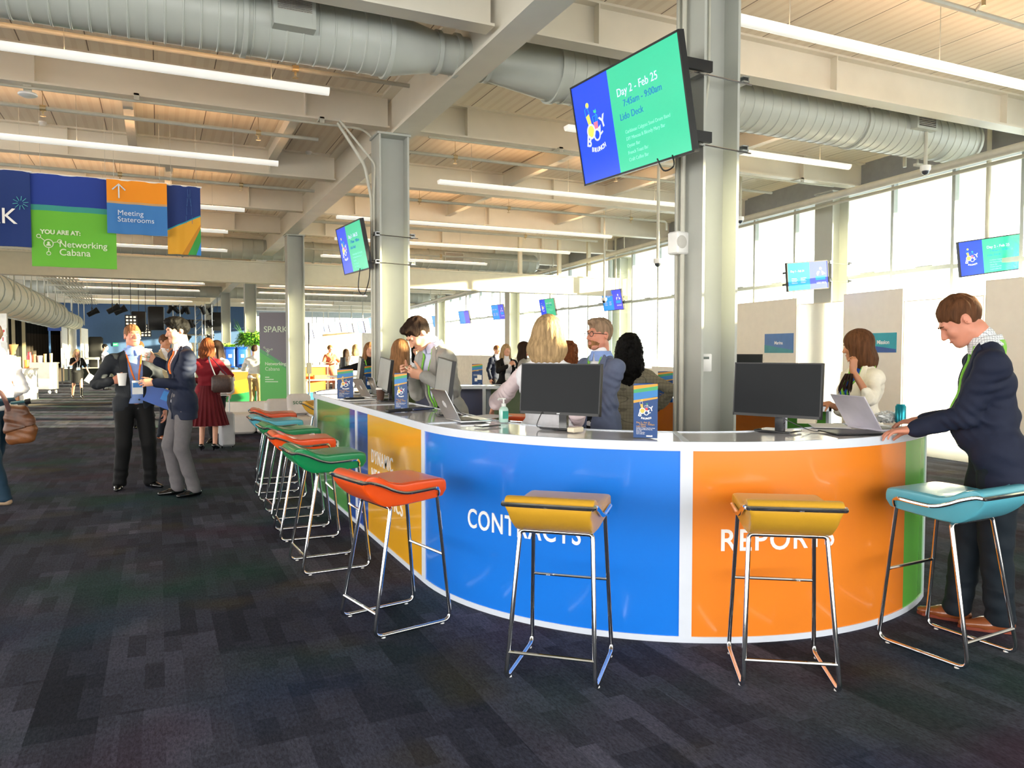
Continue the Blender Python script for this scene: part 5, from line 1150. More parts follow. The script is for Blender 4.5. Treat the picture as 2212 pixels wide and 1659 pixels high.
# wall at the far end
g = MB(); g.box((-4.4, 50.1, 2.3), (19.2, 0.2, 4.6)); wb_ = g.build('wall_back', mat('slate_blue_wall', '38567E', 0.7, noise=0.03), kind='structure')
g = MB(); g.box((10.0, 57.9, 4.3), (10, 0.1, 0.5)); g.box((10.0, 57.9, 0.15), (10, 0.1, 0.3))
for k in range(8): g.box((5.3 + 1.35 * k, 57.9, 2.2), (0.06, 0.08, 4.2))
g.build('window_%d' % (wn_ + 1), M_MULL, kind='structure')
c_ = atd(249, 744, 44.2)
tt = empty('exit_sign', (c_.x, 49.97, c_.z), 0, 'small green exit sign on the slate blue wall', 'sign'); MB().box((0, 0, 0), (0.26, 0.05, 0.18)).build('housing', emat('exit_green', '18B060', 0.9), tt); g = MB(); g.text('EXIT', 0.1, (0, -0.028, -0.035), RB, 0.001, 'CENTER'); g.build('lettering', M_LET, tt)
p = X0(115, 40)
t = empty('stage_platform', p, 0, 'low black stage platform at the far end of the hall', 'stage'); MB().box((4.2, 1.3, 0.3), (8.4, 1.8, 0.6)).build('skirt', mat('black_skirt', '141813', 0.9), t); MB().box((4.2, 1.3, 0.62), (8.5, 1.9, 0.04)).build('deck_edge', mat('pale_deck', 'D9D5CC', 0.4), t)
p = X0(193, 41.2); t = empty('stage_table', p + Vector((0, 0.2, 0.642)), 0, 'small white table on the stage, right of the white sun patch panels', 'table')
MB().box((0, 0, 0.5), (0.9, 0.5, 0.12)).build('top', M_WHITE, t)
for x in (-0.4, 0.4): MB().box((x, 0, 0.22), (0.05, 0.05, 0.44)).build('leg', M_WHITE, t)
p = X0(206, 42.6); t = empty('line_array_speaker', p + Vector((0, 0.3, 0.642)), 0, 'tall black rounded case standing on the stage', 'case'); MB().box((0, 0, 0.85), (0.75, 0.4, 1.7), None, 0.12).build('case_body', mat('black_case', '101010', 0.6), t)
# stage lights
def fixture(px, py, d, kind, label):
    c_ = atd(px, py, d); t = empty('stage_light', c_, 0, label, 'stage light', 'stage lights hung from the ceiling')
    if kind == 'can':
        a_ = Matrix.Rotation(rad(60), 3, 'Y'); MB().lathe([(0.001, -0.2), (0.10, -0.2), (0.11, 0.1), (0.15, 0.28), (0.14, 0.28), (0.09, 0.12)], (0, 0, 0), 14, a_).build('lamp_body', M_BLACK, t); g = MB(); g.tube([(0, -0.15, 0), (0, -0.15, 0.25), (0, 0.15, 0.25), (0, 0.15, 0)], 0.018, 5); g.build('yoke', M_BLACK, t)
    elif kind == 'box': MB().box((0, 0, -0.1), (0.55, 0.4, 0.85), None, 0.05).build('speaker_body', M_BLACK, t)
    else:
        MB().box((0, 0, -0.1), (0.42, 0.16, 0.55)).build('lamp_body', M_BLACK, t)
        g = MB()
        for i in range(3):
            for j in range(4): g.box((-0.13 + 0.13 * i, -0.085, -0.3 + 0.13 * j), (0.08, 0.02, 0.07))
        g.build('lamp_cell', emat('warm_cells', 'E8DCC0', 0.7), t)
    g = MB(); g.cyl((0, 0, 0.2), (0, 0, 4.6 - c_.z), 0.012, 6); g.build('hanging_pole', M_BLACK, t)
fixture(199, 676, 34, 'can', 'leftmost dark stage light, left above the slate blue wall')
fixture(243, 669, 30, 'can', 'second dark stage light, above the older man'); fixture(258, 672, 31, 'can', 'third dark stage light, just right of the second')
fixture(283, 690, 30, 'blind', 'pale faced square stage light above the older man'); fixture(300, 690, 32, 'box', 'black hanging speaker between two square stage lights')
fixture(315, 709, 33, 'blind', 'lowest square stage light with twelve bright cells'); fixture(337, 682, 28, 'box', 'large dark hanging speaker left of the young man')
fixture(470, 690, 36, 'box', 'dark hanging speaker between two far columns')
p = X0(412, 34); t = empty('lighting_truss', p, 0, 'cluster of stage lights on a ground truss, right of the young man', 'truss'); random.seed(4)
for x in (-0.55, 0.35, 0.75):
    g = MB()
    for sx_, sy_ in ((-0.14, -0.14), (0.14, -0.14), (0.14, 0.14), (-0.14, 0.14)): g.cyl((x + sx_, sy_, 0), (x + sx_, sy_, 3.6), 0.022, 6)
    for k in range(12): g.tube([(x - 0.14, -0.14, k * 0.3), (x + 0.14, -0.14, k * 0.3 + 0.3)], 0.012, 4); g.tube([(x + 0.14, 0.14, k * 0.3), (x + 0.14, -0.14, k * 0.3 + 0.3)], 0.012, 4)
    g.build('truss_tower', M_ALU, t)
g = MB()
for z in (2.25, 2.9, 3.5): g.tube([(-0.9, 0, z), (1.0, 0, z)], 0.03, 6)
g.build('cross_bar', M_ALU, t)
for k in range(24):
    c_ = Vector((random.uniform(-0.85, 0.95), random.uniform(-0.25, 0.2), (2.25, 2.9, 3.5)[k % 3] - 0.18)); a_ = Matrix.Rotation(random.uniform(-0.9, 0.9), 3, 'X') @ Matrix.Rotation(random.uniform(-0.7, 0.7), 3, 'Y')
    g = MB(); g.lathe([(0.001, -0.16), (0.08, -0.16), (0.09, 0.05), (0.12, 0.17), (0.11, 0.17)], c_, 10, a_); g.cyl(c_, c_ + Vector((0, 0, 0.2)), 0.02, 5); g.build('lamp_head', M_BLACK, t)
for x, w_ in ((-0.6, 0.35), (-0.1, 0.5), (0.5, 0.4)): MB().box((x, -0.3, 0.95), (w_, 0.3, 1.9), None, 0.04).build('base_cover', mat('cream_cover', 'DDD6BE', 0.7), t)
# coffee station
p = X0(42, 24); t = empty('coffee_counter', p, rad(-20), 'wooden ended coffee counter behind the man in the white shirt', 'counter')
MB().box((0, 0, 0.47), (0.34, 0.9, 0.94)).build('wooden_end', mat('birch_wood', 'B97B4A', 0.5, noise=0.12, nscale=10), t); MB().box((0.22, 0.05, 0.47), (0.12, 0.9, 0.94)).build('white_front', mat('white_gloss', 'EDE8DC', 0.15), t); MB().box((0.05, 0, 0.96), (0.5, 1.0, 0.04)).build('counter_top', mat('cream_top', 'E9DCC2', 0.3), t)
MB().box((-0.9, 0.1, 0.47), (1.5, 0.8, 0.94)).build('white_front', mat('white_gloss', 'EDE8DC', 0.15), t); MB().box((-0.9, 0.1, 0.96), (1.5, 0.9, 0.04)).build('counter_top', mat('cream_top', 'E9DCC2', 0.3), t)
p = X0(91, 27.6); t = empty('steel_cart', p, rad(-22), 'stainless steel service cart on castors', 'cart')
MB().box((0, 0, 0.62), (0.80, 0.6, 0.92)).build('cabinet', mat('satin_steel', 'B9B3A6', 0.35, 0.5), t); MB().box((0, 0, 1.10), (0.86, 0.64, 0.04)).build('top', mat('satin_steel', 'B9B3A6', 0.35, 0.5), t); MB().box((0, -0.31, 0.36), (0.76, 0.02, 0.36)).build('lower_door', mat('bright_steel', 'E2DED2', 0.15, 0.6), t)
for x in (-0.34, 0.34):
    for y in (-0.22, 0.22): MB().lathe([(0.001, -0.02), (0.06, -0.02), (0.06, 0.02), (0.001, 0.02)], (x, y, 0.062), 14, Matrix.Rotation(rad(90), 3, 'Y')).build('castor', M_WHITE, t)
for k, (x, h, r_, c_, lb) in enumerate(((-0.25, 0.28, 0.06, 'C9A070', 'first tall stack of cup sleeves on the steel cart'), (-0.08, 0.24, 0.09, 'EFEFEA', 'white bucket on the steel cart'), (0.08, 0.30, 0.05, 'C9A070', 'second tall stack of cup sleeves on the steel cart'), (0.27, 0.32, 0.05, 'D9B88A', 'third stack of cup sleeves, at the right end of the steel cart'))):
    thing1('cup_stack', MB().lathe([(0.001, 0), (r_ * 0.8, 0), (r_, h), (0.001, h)], (0, 0, 0), 16), mat('sleeves_' + c_, c_, 0.7), lb, 'cups', X0(91, 27.6) + Vector((x, 0.05, 1.125)))
thing1('pump_thermos', MB().lathe([(0.001, 0), (0.08, 0), (0.08, 0.22), (0.05, 0.3), (0.06, 0.36), (0.001, 0.38)], (0, 0, 0), 16), mat('red_white_flask', 'C8323A', 0.4), 'red topped flask left of the sleeves on the steel cart', 'flask', X0(91, 27.6) + Vector((-0.38, -0.12, 1.125)))
thing1('honey_jar', MB().lathe([(0.001, 0), (0.09, 0), (0.09, 0.26), (0.001, 0.26)], (0, 0, 0), 16), mat('amber_jar', 'B8762E', 0.15, coat=0.6), 'amber glass jar on the coffee counter', 'jar', X0(56, 24.2, 0.985))
t = empty('coffee_grinder', X0(26, 23.6, 0.985), 0, 'coffee grinder with a flared bean hopper on the coffee counter', 'grinder'); MB().box((0, 0, 0.2), (0.2, 0.26, 0.4), None, 0.03).build('grinder_body', mat('satin_steel', 'B9B3A6', 0.35, 0.5), t); MB().lathe([(0.05, 0.4), (0.06, 0.45), (0.17, 0.72), (0.18, 0.74), (0.15, 0.745), (0.001, 0.745)], (0, 0, 0), 18).build('bean_hopper', mat('smoky_hopper', '9A6A48', 0.2, coat=0.6), t)
thing1('wooden_block', MB().box((0, 0, 0.18), (0.14, 0.14, 0.36)), mat('pale_wood', 'E0BE8A', 0.6), 'pale wooden block beside the coffee grinder', 'block', X0(38, 23.8, 0.985))
thing1('floor_cable_ramp', MB().prism([(-0.15, 0), (0.15, 0), (0.08, 0.035), (-0.08, 0.035)], 0, 4.0, (0, 0, 0), Matrix(((0, 0, 1), (1, 0, 0), (0, 1, 0)))), mat('dark_ramp', '4B463E', 0.7), 'flat dark cable ramp on the carpet behind the leather bag', 'cable ramp', onz(62, 876))

# ================================================================== FIGURES: smooth blended volumes meshed as one continuous surface
class Vol:
    def __init__(s, lo, hi, h):
        s.h = h; s.lo = np.array(lo, float); n = np.ceil((np.array(hi) - s.lo) / h).astype(int) + 1
        s.n = n; s.F = np.full(n, 1.0, np.float32)
        s.ax = [s.lo[i] + h * np.arange(n[i]) for i in range(3)]
    def sl(s, lo, hi):
        a = np.maximum(0, np.floor((np.array(lo) - s.lo) / s.h).astype(int)); b = np.minimum(s.n, np.ceil((np.array(hi) - s.lo) / s.h).astype(int) + 1)
        return a, b
    def apply(s, lo, hi, fn, k, op='u'):
        m = k + 3 * s.h
        a, b = s.sl(np.array(lo) - m, np.array(hi) + m)
        if (b <= a).any(): return
        X = s.ax[0][a[0]:b[0], None, None]; Y = s.ax[1][None, a[1]:b[1], None]; Z = s.ax[2][None, None, a[2]:b[2]]
        d = fn(X, Y, Z).astype(np.float32); v = s.F[a[0]:b[0], a[1]:b[1], a[2]:b[2]]
        if op == 'u':
            if k > 0:
                hh = np.clip(0.5 + 0.5 * (v - d) / k, 0, 1); r = v * (1 - hh) + d * hh - k * hh * (1 - hh)
            else: r = np.minimum(v, d)
        elif op == 's':
            if k > 0:
                hh = np.clip(0.5 - 0.5 * (v + d) / k, 0, 1); r = v * (1 - hh) - d * hh + k * hh * (1 - hh)
            else: r = np.maximum(v, -d)
        else: r = np.maximum(v, d)
        s.F[a[0]:b[0], a[1]:b[1], a[2]:b[2]] = r
    def cone(s, a, b, ra, rb, k=0.02, flat=None, op='u'):
        a = np.array(a, float); b = np.array(b, float); ab = b - a; L2 = max(ab @ ab, 1e-9); R = max(ra, rb)
        def fn(X, Y, Z):
            x, y, z = X - a[0], Y - a[1], Z - a[2]; t = np.clip((x * ab[0] + y * ab[1] + z * ab[2]) / L2, 0, 1)
            x = x - t * ab[0]; y = y - t * ab[1]; z = z - t * ab[2]; r = ra + (rb - ra) * t
            if flat is not None:
                n_, f = flat; q = (x * n_[0] + y * n_[1] + z * n_[2]) * (1 / f - 1); x = x + n_[0] * q; y = y + n_[1] * q; z = z + n_[2] * q
                return (np.sqrt(x * x + y * y + z * z) - r) * min(1, f)
            return np.sqrt(x * x + y * y + z * z) - r
        s.apply(np.minimum(a, b) - R, np.maximum(a, b) + R, fn, k, op); return s
    def ell(s, c, r, k=0.02, R=None, op='u'):
        c = np.array(c, float); r = np.array(r, float); M_ = np.eye(3) if R is None else np.array(R)
        def fn(X, Y, Z):
            x, y, z = X - c[0], Y - c[1], Z - c[2]
            u = M_[0, 0] * x + M_[1, 0] * y + M_[2, 0] * z; v = M_[0, 1] * x + M_[1, 1] * y + M_[2, 1] * z; w = M_[0, 2] * x + M_[1, 2] * y + M_[2, 2] * z
            k0 = np.sqrt((u / r[0]) ** 2 + (v / r[1]) ** 2 + (w / r[2]) ** 2); k1 = np.sqrt((u / r[0] ** 2) ** 2 + (v / r[1] ** 2) ** 2 + (w / r[2] ** 2) ** 2) + 1e-6
            return k0 * (k0 - 1) / k1
        m = r.max(); s.apply(c - m, c + m, fn, k, op); return s
    def cut(s, fn):
        X = s.ax[0][:, None, None]; Y = s.ax[1][None, :, None]; Z = s.ax[2][None, None, :]
        s.F = np.maximum(s.F, fn(X, Y, Z).astype(np.float32)); return s
    def XYZ(s): return s.ax[0][:, None, None], s.ax[1][None, :, None], s.ax[2][None, None, :]
    def copy(s):
        c = Vol.__new__(Vol); c.h, c.lo, c.n, c.ax = s.h, s.lo, s.n, s.ax; c.F = s.F.copy(); return c
    def mesh(s, name, m, parent, xf=None):
        F_ = np.pad(s.F, 1, constant_values=1.0); lo = s.lo - s.h; S = F_ < 0
        c = np.zeros(np.array(F_.shape) - 1, np.int8)
        for i in (0, 1):
            for j in (0, 1):
                for k in (0, 1): c += S[i:S.shape[0] - 1 + i, j:S.shape[1] - 1 + j, k:S.shape[2] - 1 + k]
        idx = np.argwhere((c > 0) & (c < 8))
        if len(idx) == 0: return None
        acc = np.zeros((len(idx), 3)); cnt = np.zeros(len(idx))
        C = [(i, j, k) for i in (0, 1) for j in (0, 1) for k in (0, 1)]
        for p in C:
            for ax in range(3):
                if p[ax]: continue
                q = list(p); q[ax] = 1
                fa = F_[idx[:, 0] + p[0], idx[:, 1] + p[1], idx[:, 2] + p[2]]; fb = F_[idx[:, 0] + q[0], idx[:, 1] + q[1], idx[:, 2] + q[2]]
                cr_ = (fa < 0) != (fb < 0); t = np.where(cr_, fa / np.where(cr_, fa - fb, 1), 0)
                pt = np.tile(np.array(p, float), (len(idx), 1)); pt[:, ax] += t; acc += pt * cr_[:, None]; cnt += cr_
        V = lo + s.h * (idx + acc / cnt[:, None])
        vid = -np.ones(c.shape, np.int64); vid[idx[:, 0], idx[:, 1], idx[:, 2]] = np.arange(len(idx))
        faces = []
        for ax in range(3):
            a_, b_ = [slice(None)] * 3, [slice(None)] * 3; a_[ax] = slice(0, -1); b_[ax] = slice(1, None)
            A_, B_ = S[tuple(a_)], S[tuple(b_)]; e = np.argwhere(A_ != B_)
            u, v = (ax + 1) % 3, (ax + 2) % 3
            e = e[(e[:, u] > 0) & (e[:, v] > 0) & (e[:, u] < S.shape[u] - 1) & (e[:, v] < S.shape[v] - 1)]
            ins = A_[e[:, 0], e[:, 1], e[:, 2]]
            def g(du, dv): w = e.copy(); w[:, u] += du; w[:, v] += dv; return vid[w[:, 0], w[:, 1], w[:, 2]]
            q = np.stack([g(-1, -1), g(0, -1), g(0, 0), g(-1, 0)], 1); q[~ins] = q[~ins][:, ::-1]; faces.append(q)
        Q = np.concatenate(faces); Q = Q[(Q >= 0).all(1)]
        # a touch of relaxation
        nb = np.zeros_like(V); nc = np.zeros(len(V))
        for i in range(4): np.add.at(nb, Q[:, i], V[Q[:, (i + 1) % 4]]); np.add.at(nc, Q[:, i], 1); np.add.at(nb, Q[:, i], V[Q[:, i - 1]]); np.add.at(nc, Q[:, i], 1)
        V = V * 0.5 + 0.5 * nb / np.maximum(nc, 1)[:, None]
        if xf is not None: V = xf(V)
        me = bpy.data.meshes.new(name); me.vertices.add(len(V)); me.vertices.foreach_set('co', V.ravel())
        me.loops.add(Q.size); me.loops.foreach_set('vertex_index', Q.ravel().astype(np.int32)); me.polygons.add(len(Q)); me.polygons.foreach_set('loop_start', np.arange(0, Q.size, 4, dtype=np.int32))
        me.polygons.foreach_set('use_smooth', np.ones(len(Q), bool)); me.update(calc_edges=True); me.materials.append(m)
        o = bpy.data.objects.new(name, me); COL.objects.link(o); o.parent = parent
        return o
def nrm(v): v = np.array(v, float); return v / (np.linalg.norm(v) + 1e-9)
def rotm(axis, deg): return np.array(Matrix.Rotation(rad(deg), 3, axis))
def bend_joint(A, B, la, lb, pole):
    """two bone reach: joint between A and B on the pole side"""
    A, B = np.array(A, float), np.array(B, float); d = B - A; D = np.linalg.norm(d); D2 = min(D, (la + lb) * 0.999); n = d / max(D, 1e-6)
    B2 = A + n * D2; x = (la * la - lb * lb + D2 * D2) / (2 * D2); h = math.sqrt(max(la * la - x * x, 0)); p = np.array(pole, float); p = nrm(p - n * (p @ n))
    return A + n * x + p * h, B2
def hand(V, w, f, pn, side, curl=35, s=1.0, thumb=45, spread=1.0):
    """wrist w, finger direction f, palm normal pn (towards the palm's inside); side=+1: thumb on the side of cross(f,pn)"""
    f = nrm(f); pn = nrm(np.array(pn) - f * np.dot(pn, f)); t = np.cross(f, pn) * side
    P = lambda a, b, c: w + (f * a + t * b + pn * c) * s
    V.cone(w, P(0.03, 0, 0), 0.026 * s, 0.028 * s, 0.015, (pn, 0.75))
    V.cone(P(0.035, -0.014, 0), P(0.080, -0.020, 0), 0.026 * s, 0.021 * s, 0.015, (pn, 0.55)); V.cone(P(0.035, 0.014, 0), P(0.085, 0.018, 0), 0.026 * s, 0.021 * s, 0.015, (pn, 0.55))
    for i, (b, L, a0, r) in enumerate(((0.030, 0.072, 0.088, 0.0088), (0.010, 0.080, 0.092, 0.0090), (-0.010, 0.074, 0.089, 0.0086), (-0.029, 0.058, 0.080, 0.0078))):
        p = P(a0, b, 0.0); ang = curl * (0.75 + 0.1 * i); side_off = t * (0.10 - 0.065 * i) * spread; d = nrm(f + side_off)
        V.cone(P(a0 - 0.03, b * 0.8, 0), p, r * s * 1.1, r * s, 0.006)
        a_ = rad(ang)
        for j, l in enumerate((0.46, 0.30, 0.24)):
            dd = d * cos(a_) + pn * sin(a_); q = p + dd * L * l * s; V.cone(p, q, r * s * (1 - 0.07 * j), r * s * (0.93 - 0.08 * j), 0.003); p = q; a_ += rad(curl * 1.05)
    a_ = rad(thumb); p = P(0.022, 0.022, 0.008); d = nrm(f * cos(a_) + t * sin(a_) + pn * 0.35)
    q = p + d * 0.042 * s; V.cone(p, q, 0.016 * s, 0.0115 * s, 0.012); d2 = nrm(d + pn * 0.45 + f * 0.35); q2 = q + d2 * 0.032 * s; V.cone(q, q2, 0.0112 * s, 0.0095 * s, 0.004); q3 = q2 + nrm(d2 + pn * 0.35 + f * 0.3) * 0.024 * s; V.cone(q2, q3, 0.0094 * s, 0.0075 * s, 0.003)
def strand_noise(X, Y, Z, c, kind, amp):
    th = np.arctan2(Y - c[1], X - c[0])
    if kind == 'curly': return amp * (np.sin(X * 155 + 2 * np.sin(Z * 90)) * np.sin(Y * 150 + 1.3) * np.sin(Z * 140 + 2.1 * np.sin(X * 80)) + 0.5 * np.sin(X * 70 + Z * 60) * np.sin(Y * 75 - Z * 50))
    if kind == 'wavy': return amp * (np.sin(th * 17 + 3.0 * np.sin(Z * 28)) * 0.6 + 0.4 * np.sin(th * 41 + 2 * np.sin(Z * 35 + 1)) + 0.5 * np.sin(Z * 55 + th * 4))
    if kind == 'straight': return amp * (np.sin(th * 19 + 0.8 * np.sin(Z * 14)) * 0.6 + 0.5 * np.sin(th * 47 + 0.5 * np.sin(Z * 11 + 1)))
    return amp * (np.sin(X * 210 + 1.5 * np.sin(Y * 60)) * 0.5 + 0.5 * np.sin(X * 95 + Y * 30 + Z * 50) * np.sin(Y * 80 + 2))
def cloth(key, c, rough=0.75, check=None, **k):
    m = mat(key, c, rough, noise=0.05, nscale=30, bump=0.15, bscale=350, spec=0.3, **k)
    if check:
        nt = m.node_tree; N = nt.nodes; L = nt.links; b = N['Principled BSDF']; src = b.inputs['Base Color'].links[0].from_socket
        t = N.new('ShaderNodeTexCoord'); sp_ = N.new('ShaderNodeSeparateXYZ'); L.new(t.outputs['Object'], sp_.inputs[0]); prev = src; step, wd, col2 = check
        for ax in ('X', 'Z', 'Y'):
            a_ = N.new('ShaderNodeMath'); a_.operation = 'DIVIDE'; a_.inputs[1].default_value = step; L.new(sp_.outputs[ax], a_.inputs[0]); f_2 = N.new('ShaderNodeMath'); f_2.operation = 'FRACT'; L.new(a_.outputs[0], f_2.inputs[0])
            g_ = N.new('ShaderNodeMath'); g_.operation = 'LESS_THAN'; g_.inputs[1].default_value = wd; L.new(f_2.outputs[0], g_.inputs[0]); h_ = N.new('ShaderNodeMath'); h_.operation = 'MULTIPLY'; h_.inputs[1].default_value = 0.6; L.new(g_.outputs[0], h_.inputs[0])
            x = N.new('ShaderNodeMixRGB'); L.new(h_.outputs[0], x.inputs[0]); L.new(prev, x.inputs[1]); x.inputs[2].default_value = lin(col2); prev = x.outputs[0]
        L.new(prev, b.inputs['Base Color'])
    return m
SKIN = dict(fair=mat('skin_fair', 'DDA385', 0.5, noise=0.06, nscale=14, sss=0.12), rosy=mat('skin_rosy', 'D48F76', 0.5, noise=0.07, nscale=14, sss=0.12), tan=mat('skin_tan', 'C08360', 0.5, noise=0.06, nscale=14, sss=0.12), brown=mat('skin_brown', '7E4F38', 0.5, noise=0.06, nscale=14, sss=0.08))
HAIR = {k: mat('hair_' + k, c, 0.6, spec=0.12, noise=0.35, nscale=60, bump=0.5, bscale=220, stretch=(1, 1, 0.12)) for k, c in dict(black='0C0A09', dark='2E1F17', brown='5A3A24', lightbrown='8A6240', blonde='A88C66', ash='8E7660', auburn='6E3C20', ginger='80573A').items()}
M_EYE = mat('eye_white', 'EDE8E2', 0.2); M_IRIS = mat('iris_dark', '2A2320', 0.15); M_LIP = {k: mat('lip_' + k, c, 0.45) for k, c in dict(n='B5705F', r='B03A42').items()}

def person(label, pos, face, ht=1.75, sex='m', lean=0, twist=0, head=(0, 0, 0), hands=None, feet=None, skin='fair', hair=('short', 'brown'), top=('suit', 'navy'), bottom=('pants', 'dark'), shoes=None, h=0.008, group=None, lanyard=None, badge=False, belly=0.0, build=1.0, glasses=False, beard=None, legs=True, collar=None, wl=None, wr=None, brow=True, hair_len=0.25, extra=None, sleeve=1.0):
    """pos ground point under the pelvis; face = heading (deg, 0 = towards -Y, positive turns towards +X);
    hands = {'L': (wrist xyz, elbow pole, finger dir, palm normal, curl), 'R': ...} in the upright person frame (x = person's left, -y = front)"""
    s = ht / 1.75; root = empty('person', pos, rad(face), label, 'person', group); fem = sex == 'f'
    sw = (0.165 if fem else 0.192) * s * build; pz = 0.93 * s
    L_ = rad(lean); cl, sl_ = cos(L_), sin(L_); ct, st_ = cos(rad(twist)), sin(rad(twist)); PV = np.array([0, 0, pz])
    def toT(p):      # upright frame -> torso frame
        q = np.array(p, float) - PV; y, z = q[1] * cl + q[2] * sl_, -q[1] * sl_ + q[2] * cl; x = q[0]
        return np.array([x * ct + y * st_, -x * st_ + y * ct, z]) + PV
    def xf(V):       # torso frame -> upright frame
        q = V - PV; x, y = q[..., 0] * ct - q[..., 1] * st_, q[..., 0] * st_ + q[..., 1] * ct; z = q[..., 2]
        return np.stack([x, y * cl - z * sl_, y * sl_ + z * cl], -1) + PV
    def dT(d): return toT(np.array(d, float) + PV) - PV
    nb = np.array([0, 0.012, 1.475]) * s; nb[2] = 1.475 * s
    # head frame in torso frame
    yaw_, pit, rol = head
    RH = rotm('Z', yaw_) @ rotm('X', pit) @ rotm('Y', rol)
    hc = nb + RH @ (np.array([0, -0.025, 0.155]) * s) if True else None
    HP = lambda x, y, z: hc + RH @ (np.array([x, y, z]) * s)
    shd = {'L': np.array([sw, 0.0, 1.375 * s]), 'R': np.array([-sw, 0.0, 1.375 * s])}
    arms = {}; ua, fa = 0.285 * s, 0.255 * s
    hands = hands or {}
    for k, sg in (('L', 1), ('R', -1)):
        hd = hands.get(k) or ((sg * 0.25 * s, -0.03, 0.86 * s), (sg * 0.3, 1, 0), (0, -0.1, -1), (-sg, 0, 0), 25)
        W_ = toT(hd[0]); E_, W_ = bend_joint(shd[k], W_, ua, fa, dT(hd[1])); arms[k] = (shd[k], E_, W_, dT(hd[2]), dT(hd[3]), hd[4])
    hipx = 0.092 * s; kz = 0.50 * s
    feet = feet or {'L': (0.10 * s, 0, 0, 8), 'R': (-0.10 * s, 0, 0, -8)}   # x, y, lift, toe out
    lg = {}
    for k, sg in (('L', 1), ('R', -1)):
        fx, fy, fz, to = feet[k]; A_ = np.array([fx, fy + 0.02, 0.085 * s + fz]); Hp = np.array([sg * hipx, 0, 0.90 * s])
        K_, A2 = bend_joint(Hp, A_, 0.42 * s, 0.415 * s, (0, -1, 0)); lg[k] = (Hp, K_, A_, to)
    AP = (np.array([0, 1.0, 0]), 0.70 if not fem else 0.72)
    def torso(V, o, k=0.05):
        bw = s * build
        V.cone((-0.075 * bw, 0, 0.93 * s), (0.075 * bw, 0, 0.93 * s), 0.105 * s + o, 0.105 * s + o, k, (AP[0], 0.92))
        V.cone((-(0.045 if fem else 0.06) * bw, 0, 1.10 * s), ((0.045 if fem else 0.06) * bw, 0, 1.10 * s), (0.088 if fem else 0.10) * s + o, (0.088 if fem else 0.10) * s + o, k, (AP[0], 0.92))
        V.cone((-0.075 * bw, 0, 1.27 * s), (0.075 * bw, 0, 1.27 * s), 0.102 * s + o, 0.102 * s + o, k, (AP[0], 0.95))
        V.cone((-sw * 0.86, 0.008, 1.355 * s), (sw * 0.86, 0.008, 1.355 * s), 0.056 * s + o, 0.056 * s + o, k, (AP[0], 0.95))
        for g_ in (-1, 1): V.cone((g_ * 0.035 * s, 0.012, 1.435 * s), (g_ * sw * 0.8, 0.010, 1.375 * s), 0.036 * s + o * 0.7, 0.046 * s + o * 0.7, 0.03)
        V.cone((-0.045 * s, 0.012, 1.44 * s), (0.045 * s, 0.012, 1.44 * s), 0.035 * s + o * 0.6, 0.035 * s + o * 0.6, k)
        if fem:
            for g_ in (-1, 1): V.ell((g_ * 0.068 * s, -0.088 * s, 1.255 * s), np.array([0.058, 0.052, 0.060]) * s + o, 0.04)
        if belly: V.ell((0, -0.055 * s, 1.08 * s), np.array([0.13, 0.10 + belly, 0.16]) * s + o, 0.06)
    def arm(V, k, o, t1=1.0, k_=0.03):
        S_, E_, W_ = arms[k][:3]; W2 = E_ + (W_ - E_) * t1
        V.cone(S_, E_, (0.046 if fem else 0.052) * s + o, (0.036 if fem else 0.041) * s + o, k_); V.cone(E_, W2, (0.036 if fem else 0.041) * s + o, (0.026 if fem else 0.029) * s + o, 0.015)
    pts = [hc + [0.16, 0.16, 0.2], hc - [0.16, 0.16, 0.1]] + [a_ for k in arms for a_ in arms[k][1:3]] + [arms[k][2] + nrm(arms[k][3]) * 0.2 for k in arms] + [np.array([sw + 0.12, 0.2, 0.72 * s]), np.array([-sw - 0.12, -0.25, 0.72 * s])]
    plo, phi = np.min(pts, 0) - 0.09, np.max(pts, 0) + 0.09
    # ---- body: head, neck, trunk, arms, hands and legs in one surface
    lo, hi = plo.copy(), phi.copy(); Lt = {}
    if legs:
        for k in lg: Lt[k] = [toT(q) for q in lg[k][:3]]
        allp = [q for k in Lt for q in Lt[k]]; lo = np.minimum(lo, np.min(allp, 0) - 0.12); hi = np.maximum(hi, np.max(allp, 0) + 0.12)
    V = Vol(lo, hi, h)
    torso(V, -0.006, 0.05)
    for k, sg in (('L', 1), ('R', -1)):
        arm(V, k, -0.004); S_, E_, W_, fd, pn, cu = arms[k]
        fv = nrm(fd); pv = nrm(pn - fv * np.dot(pn, fv)); want = np.cross(fv, pv); 
        hand(V, W_, fd, pn, (1 if k == 'R' else -1) if cu >= 0 else (-1 if k == 'R' else 1), abs(cu), s * (0.90 if fem else 1.0))
    if legs:
        for k in Lt: V.cone(Lt[k][0], Lt[k][1], 0.078 * s, 0.052 * s, 0.05); V.cone(Lt[k][1], Lt[k][2], 0.050 * s, 0.032 * s, 0.02)
    V.cone(nb - np.array([0, -0.01, 0.03]) * s, HP(0, 0.028, -0.075), (0.050 if fem else 0.060) * s, (0.048 if fem else 0.056) * s, 0.03)
    V.ell(HP(0, 0.014, 0.030), np.array([0.074, 0.096, 0.086]) * s, 0.02, RH); V.ell(HP(0, -0.022, -0.035), np.array([0.060, 0.070, 0.080]) * s, 0.03, RH)
    V.ell(HP(0, -0.065, -0.092), np.array([0.022 if fem else 0.027, 0.020, 0.017]) * s, 0.03, RH)
    for g_ in (-1, 1):
        V.cone(HP(g_ * 0.046, -0.005, -0.058), HP(g_ * 0.016, -0.066, -0.092), 0.017 * s, 0.014 * s, 0.03)
        V.ell(HP(g_ * 0.036, -0.068, -0.022), np.array([0.020, 0.018, 0.018]) * s, 0.025, RH)
